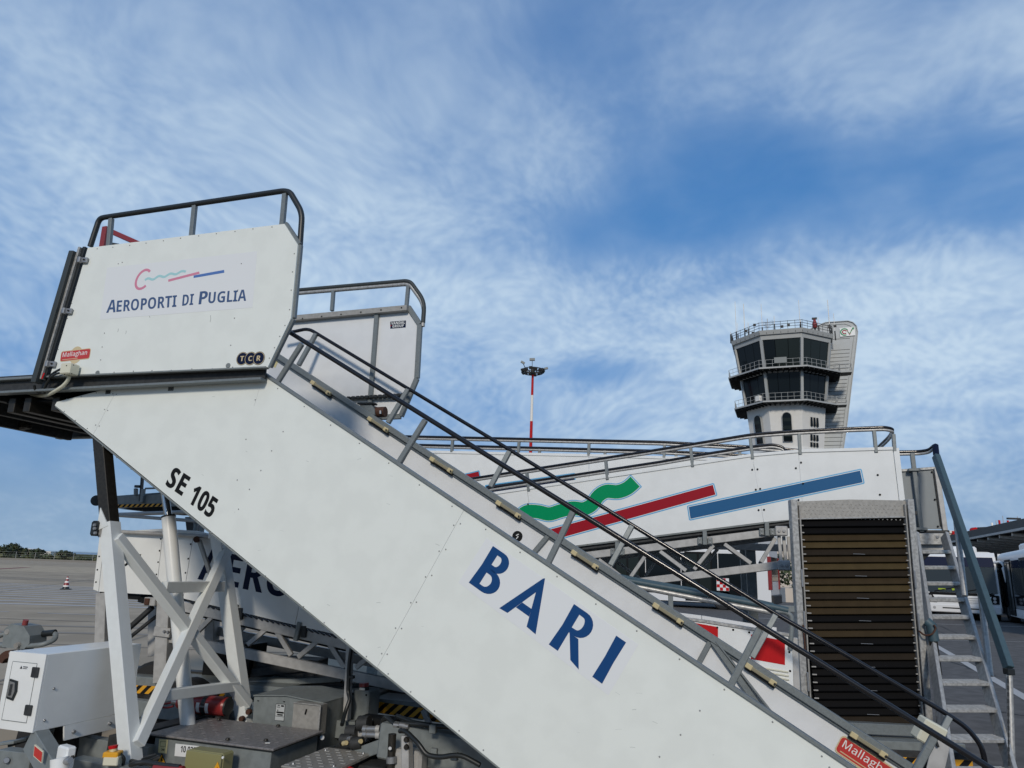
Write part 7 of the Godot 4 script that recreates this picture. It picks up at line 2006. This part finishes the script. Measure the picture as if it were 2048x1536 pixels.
	p_box("pump_case", Vector3(0.363, 0.355, -1.15), Vector3(0.36, 0.22, 0.2), "black_paint", t, Basis(), 0.03)
	p_box("dark_tray", Vector3(0.399, 0.212, -0.95), Vector3(0.75, 0.05, 0.5), "dark_steel", t)
	p_bar("swing_arm", Vector3(0.262, 0.228, -0.9), Vector3(0.682, 0.401, -0.8), 0.07, 0.085, "grey_paint", t)
	p_box("rear_box", Vector3(1.106, 0.429, -0.55) + Vector3(0.05, 0, 0), Vector3(0.95, 0.22, 0.12), "grey_paint", t, Basis(Vector3.BACK, -0.06), 0.012)
	p_bar("drop_bracket", Vector3(0.978, 0.554, -0.3), Vector3(0.998, 0.341, -0.3), 0.05, 0.07, "truss_grey", t, Vector3.BACK)
	for q in [Vector3(0.995, 0.537, -0.26), Vector3(0.999, 0.495, -0.26)]:
		p_cone("bracket_bolt", q, q + Vector3(0, 0, 0.014), 0.018, 0.014, "oily_steel", t, 10)
	p_box("white_pump", Vector3(0.956, 0.368, -0.42), Vector3(0.2, 0.16, 0.12), "truss_grey", t, Basis(), 0.02)
	p_cone("short_ram", Vector3(0.853, 0.539, -0.35), Vector3(0.858, 0.315, -0.35), 0.026, 0.026, "oily_steel", t, 14)
	p_cone("ram_nut", Vector3(0.862, 0.41, -0.34), Vector3(0.865, 0.373, -0.34), 0.034, 0.034, "steel", t, 8)
	p_cone("ram_eye", Vector3(0.862, 0.463, -0.31), Vector3(0.872, 0.468, -0.29), 0.012, 0.01, "steel", t, 10)
	for q in [[Vector3(0.832, 0.558, -0.5), Vector3(0.795, 0.561, -0.5), Vector3(0.675, 0.589, -0.6), Vector3(0.598, 0.527, -0.7), Vector3(0.545, 0.453, -0.8)], [Vector3(0.928, 0.573, -0.3), Vector3(0.993, 0.588, -0.25), Vector3(1.108, 0.534, -0.2), Vector3(1.159, 0.478, -0.2), Vector3(1.251, 0.473, -0.2), Vector3(1.379, 0.506, -0.2), Vector3(1.509, 0.459, -0.2)], [Vector3(0.83, 0.576, -0.5), Vector3(0.939, 0.58, -0.5), Vector3(1.082, 0.581, -0.5), Vector3(1.222, 0.584, -0.5)], [Vector3(0.757, 0.596, -0.6), Vector3(0.938, 0.586, -0.5), Vector3(1.046, 0.583, -0.5)]]:
		p_tube("hose", q, 0.015, "black_rubber", t, 0.06)
	for q in [Vector3(0.841, 0.568, -0.48), Vector3(0.863, 0.564, -0.48), Vector3(0.788, 0.56, -0.5)]:
		p_cone("hose_end", q, q + Vector3(0.04, 0, 0), 0.017, 0.015, "steel", t, 8)
	for q in [Vector3(1.111, 0.583, -0.4), Vector3(1.148, 0.46, -0.35), Vector3(1.306, 0.466, -0.3)]:
		p_box("hose_clip", q, Vector3(0.045, 0.05, 0.03), "grey_paint", t)
	# beige switch box on the far rail's foot
	var sb: Vector3 = Vector3(4.168, 0.637, -1.55)
	var bb := p_box("switch_box", sb, Vector3(0.16, 0.15, 0.1), "cream", t, Basis(Vector3.BACK, -0.5) * Basis(Vector3.UP, 0.3), 0.01)
	p_bar("switch_lever", sb + Vector3(0.0, 0.04, 0.08), sb + Vector3(0.03, -0.07, 0.08), 0.02, 0.016, "black_rubber", bb)
	p_bar("switch_bracket", sb + Vector3(0.06, -0.03, 0.06), sb + Vector3(0.0, -0.22, 0.06), 0.1, 0.01, "truss_grey", bb, Vector3.BACK)
	p_tube("switch_cable", [sb + Vector3(-0.03, -0.08, 0), sb + Vector3(-0.03, -0.16, 0), sb + Vector3(0.03, -0.22, 0)], 0.011, "black_rubber", bb, 0.05)

# ---------- loose things ----------
func build_loose() -> void:
	# traffic cone
	var p: Vector3 = Vector3(-19.321, 0, -33.315)
	var t := thing("traffic_cone", "red and white striped traffic cone with black base on the apron", "traffic cone", p)
	p_box("base", Vector3(0, 0.02, 0), Vector3(0.4, 0.04, 0.4), "black_rubber", t, Basis(Vector3.UP, 0.4), 0.01)
	var cuts := [0.04, 0.12, 0.18, 0.29, 0.36, 0.45, 0.5, 0.56]
	var cm := ["black_rubber", "house_white", "dark_red", "house_white", "dark_red", "house_white", "dark_red"]
	for i in 7:
		p_cone("cone_band", Vector3(0, cuts[i], 0), Vector3(0, cuts[i + 1], 0), lerpf(0.145, 0.028, (cuts[i] - 0.04) / 0.52), lerpf(0.145, 0.028, (cuts[i + 1] - 0.04) / 0.52), cm[i], t, 20)
	# extinguisher, lying on brackets under the ramp
	p = Vector3(-2.414, 0.441, -6.35)
	var e := thing("fire_extinguisher", "red fire extinguisher strapped lying down behind the lift cylinder", "fire extinguisher", p, -14.0)
	var k := MB.new()
	k.lathe(Vector3(-0.06, 0, 0), Vector3.RIGHT, [Vector2(-0.17, 0.02), Vector2(-0.16, 0.045), Vector2(-0.10, 0.066), Vector2(-0.05, 0.072), Vector2(0.27, 0.072), Vector2(0.29, 0.066), Vector2(0.30, 0.0)], 28)
	obj("cylinder", k, "dark_red", e)
	k = MB.new()
	k.lathe(Vector3(-0.06, 0, 0), Vector3.RIGHT, [Vector2(0.285, 0.05), Vector2(0.288, 0.068), Vector2(0.302, 0.066), Vector2(0.302, 0.0)], 24)
	obj("base_ring", k, "black_rubber", e)
	k = MB.new()
	k.lathe(Vector3(0.03, 0, 0), Vector3.RIGHT, [Vector2(0.0, 0.073), Vector2(0.0, 0.0755), Vector2(0.035, 0.0755), Vector2(0.035, 0.073)], 28)
	obj("strap", k, "black_rubber", e)
	p_box("buckle", Vector3(0.047, 0.0, 0.077), Vector3(0.04, 0.012, 0.008), "steel", e)
	for q in [[0.0, 0.02], [0.08, 0.02]]:
		k = MB.new()
		for i in 5:
			var g0 := -0.75 + i * 0.22
			var g1 := g0 + 0.22
			k.quad(Vector3(q[0] - 0.01, sin(g0) * 0.0738, cos(g0) * 0.0738), Vector3(q[0] + q[1], sin(g0) * 0.0738, cos(g0) * 0.0738), Vector3(q[0] + q[1], sin(g1) * 0.0738, cos(g1) * 0.0738), Vector3(q[0] - 0.01, sin(g1) * 0.0738, cos(g1) * 0.0738), Vector3(0, sin(g0), cos(g0)))
		obj("label", k, "white_sticker", e)
	p_cone("valve", Vector3(-0.22, 0, 0), Vector3(-0.28, 0.0, 0), 0.02, 0.024, "steel", e, 12)
	p_tube("handle", [Vector3(-0.25, 0.01, 0.01), Vector3(-0.30, -0.01, 0.02), Vector3(-0.38, -0.02, 0.03), Vector3(-0.385, -0.04, 0.03), Vector3(-0.31, -0.045, 0.02), Vector3(-0.26, -0.03, 0.01)], 0.008, "dark_red", e, 0.02)
	for x: float in [-0.02, 0.18]:
		p_box("cradle", Vector3(x, -0.18, -0.02), Vector3(0.04, 0.22, 0.14), "dark_steel", e)
	# tow handle with red knob behind the cabinet
	p = Vector3(-3.975, 0.895, -6.4)
	var h := thing("tiller_head", "grey control tiller with red knob and two loop handles behind the white cabinet", "control tiller", Vector3(p.x, 0, p.z), -10.0)
	var y := p.y
	p_poly("housing", [Vector2(-0.12, -0.07), Vector2(0.09, -0.075), Vector2(0.13, -0.03), Vector2(0.12, 0.03), Vector2(0.05, 0.1), Vector2(-0.08, 0.115), Vector2(-0.13, 0.07)], -0.09, 0.09, "grey_paint", h, Transform3D(Basis(), Vector3(0, y, 0)))
	p_tube("loop_handle", [Vector3(0.11, y + 0.03, -0.05), Vector3(0.24, y + 0.045, -0.05), Vector3(0.285, y + 0.0, 0.0), Vector3(0.24, y - 0.035, 0.07), Vector3(0.1, y - 0.05, 0.07)], 0.02, "grey_paint", h, 0.04)
	p_tube("loop_handle", [Vector3(-0.11, y + 0.03, -0.05), Vector3(-0.24, y + 0.02, -0.05), Vector3(-0.285, y - 0.01, 0.0), Vector3(-0.24, y - 0.05, 0.07), Vector3(-0.1, y - 0.06, 0.07)], 0.02, "grey_paint", h, 0.04)
	p_tube("hand_grip", [Vector3(0.12, y + 0.035, -0.05), Vector3(0.23, y + 0.05, -0.05)], 0.027, "black_rubber", h)
	p_tube("hand_grip", [Vector3(-0.12, y + 0.032, -0.05), Vector3(-0.23, y + 0.025, -0.05)], 0.027, "black_rubber", h)
	p_tube("red_knob", [Vector3(0.0, y + 0.09, 0.03), Vector3(0.012, y + 0.145, 0.04)], 0.022, "knob_red", h)
	p_cone("worn_cap", Vector3(-0.1, y + 0.05, 0.09), Vector3(-0.1, y + 0.05, 0.095), 0.024, 0.02, "worn_aluminium", h, 14)
	p_cone("bolt", Vector3(0.03, y - 0.045, 0.09), Vector3(0.03, y - 0.05, 0.115), 0.028, 0.022, "worn_aluminium", h, 8)
	k = MB.new()
	var cc := []
	for i in 13:
		var g := lerpf(0.3, PI - 0.1, i / 12.0)
		cc.append(Vector2(-0.07 + cos(g) * 0.075, y - 0.2 + sin(g) * 0.075))
	k.prism(band(cc, 0.03), -0.03, 0.06)
	obj("claw", k, "rust", h)
	p_box("claw_block", Vector3(0.08, y - 0.13, 0.02), Vector3(0.1, 0.1, 0.1), "grey_paint", h, Basis(), 0.02)
	p_bar("claw_link", Vector3(-0.06, y - 0.12, 0.05), Vector3(0.05, y - 0.08, 0.05), 0.05, 0.02, "truss_grey", h)
	p_bar("drawbar", Vector3(0.02, y - 0.1, 0), Vector3(0.25, 0.14, -0.25), 0.09, 0.09, "grey_paint", h, Vector3.BACK)
	p_box("foot", Vector3(0.28, 0.07, -0.3), Vector3(0.4, 0.14, 0.4), "dark_steel", h)
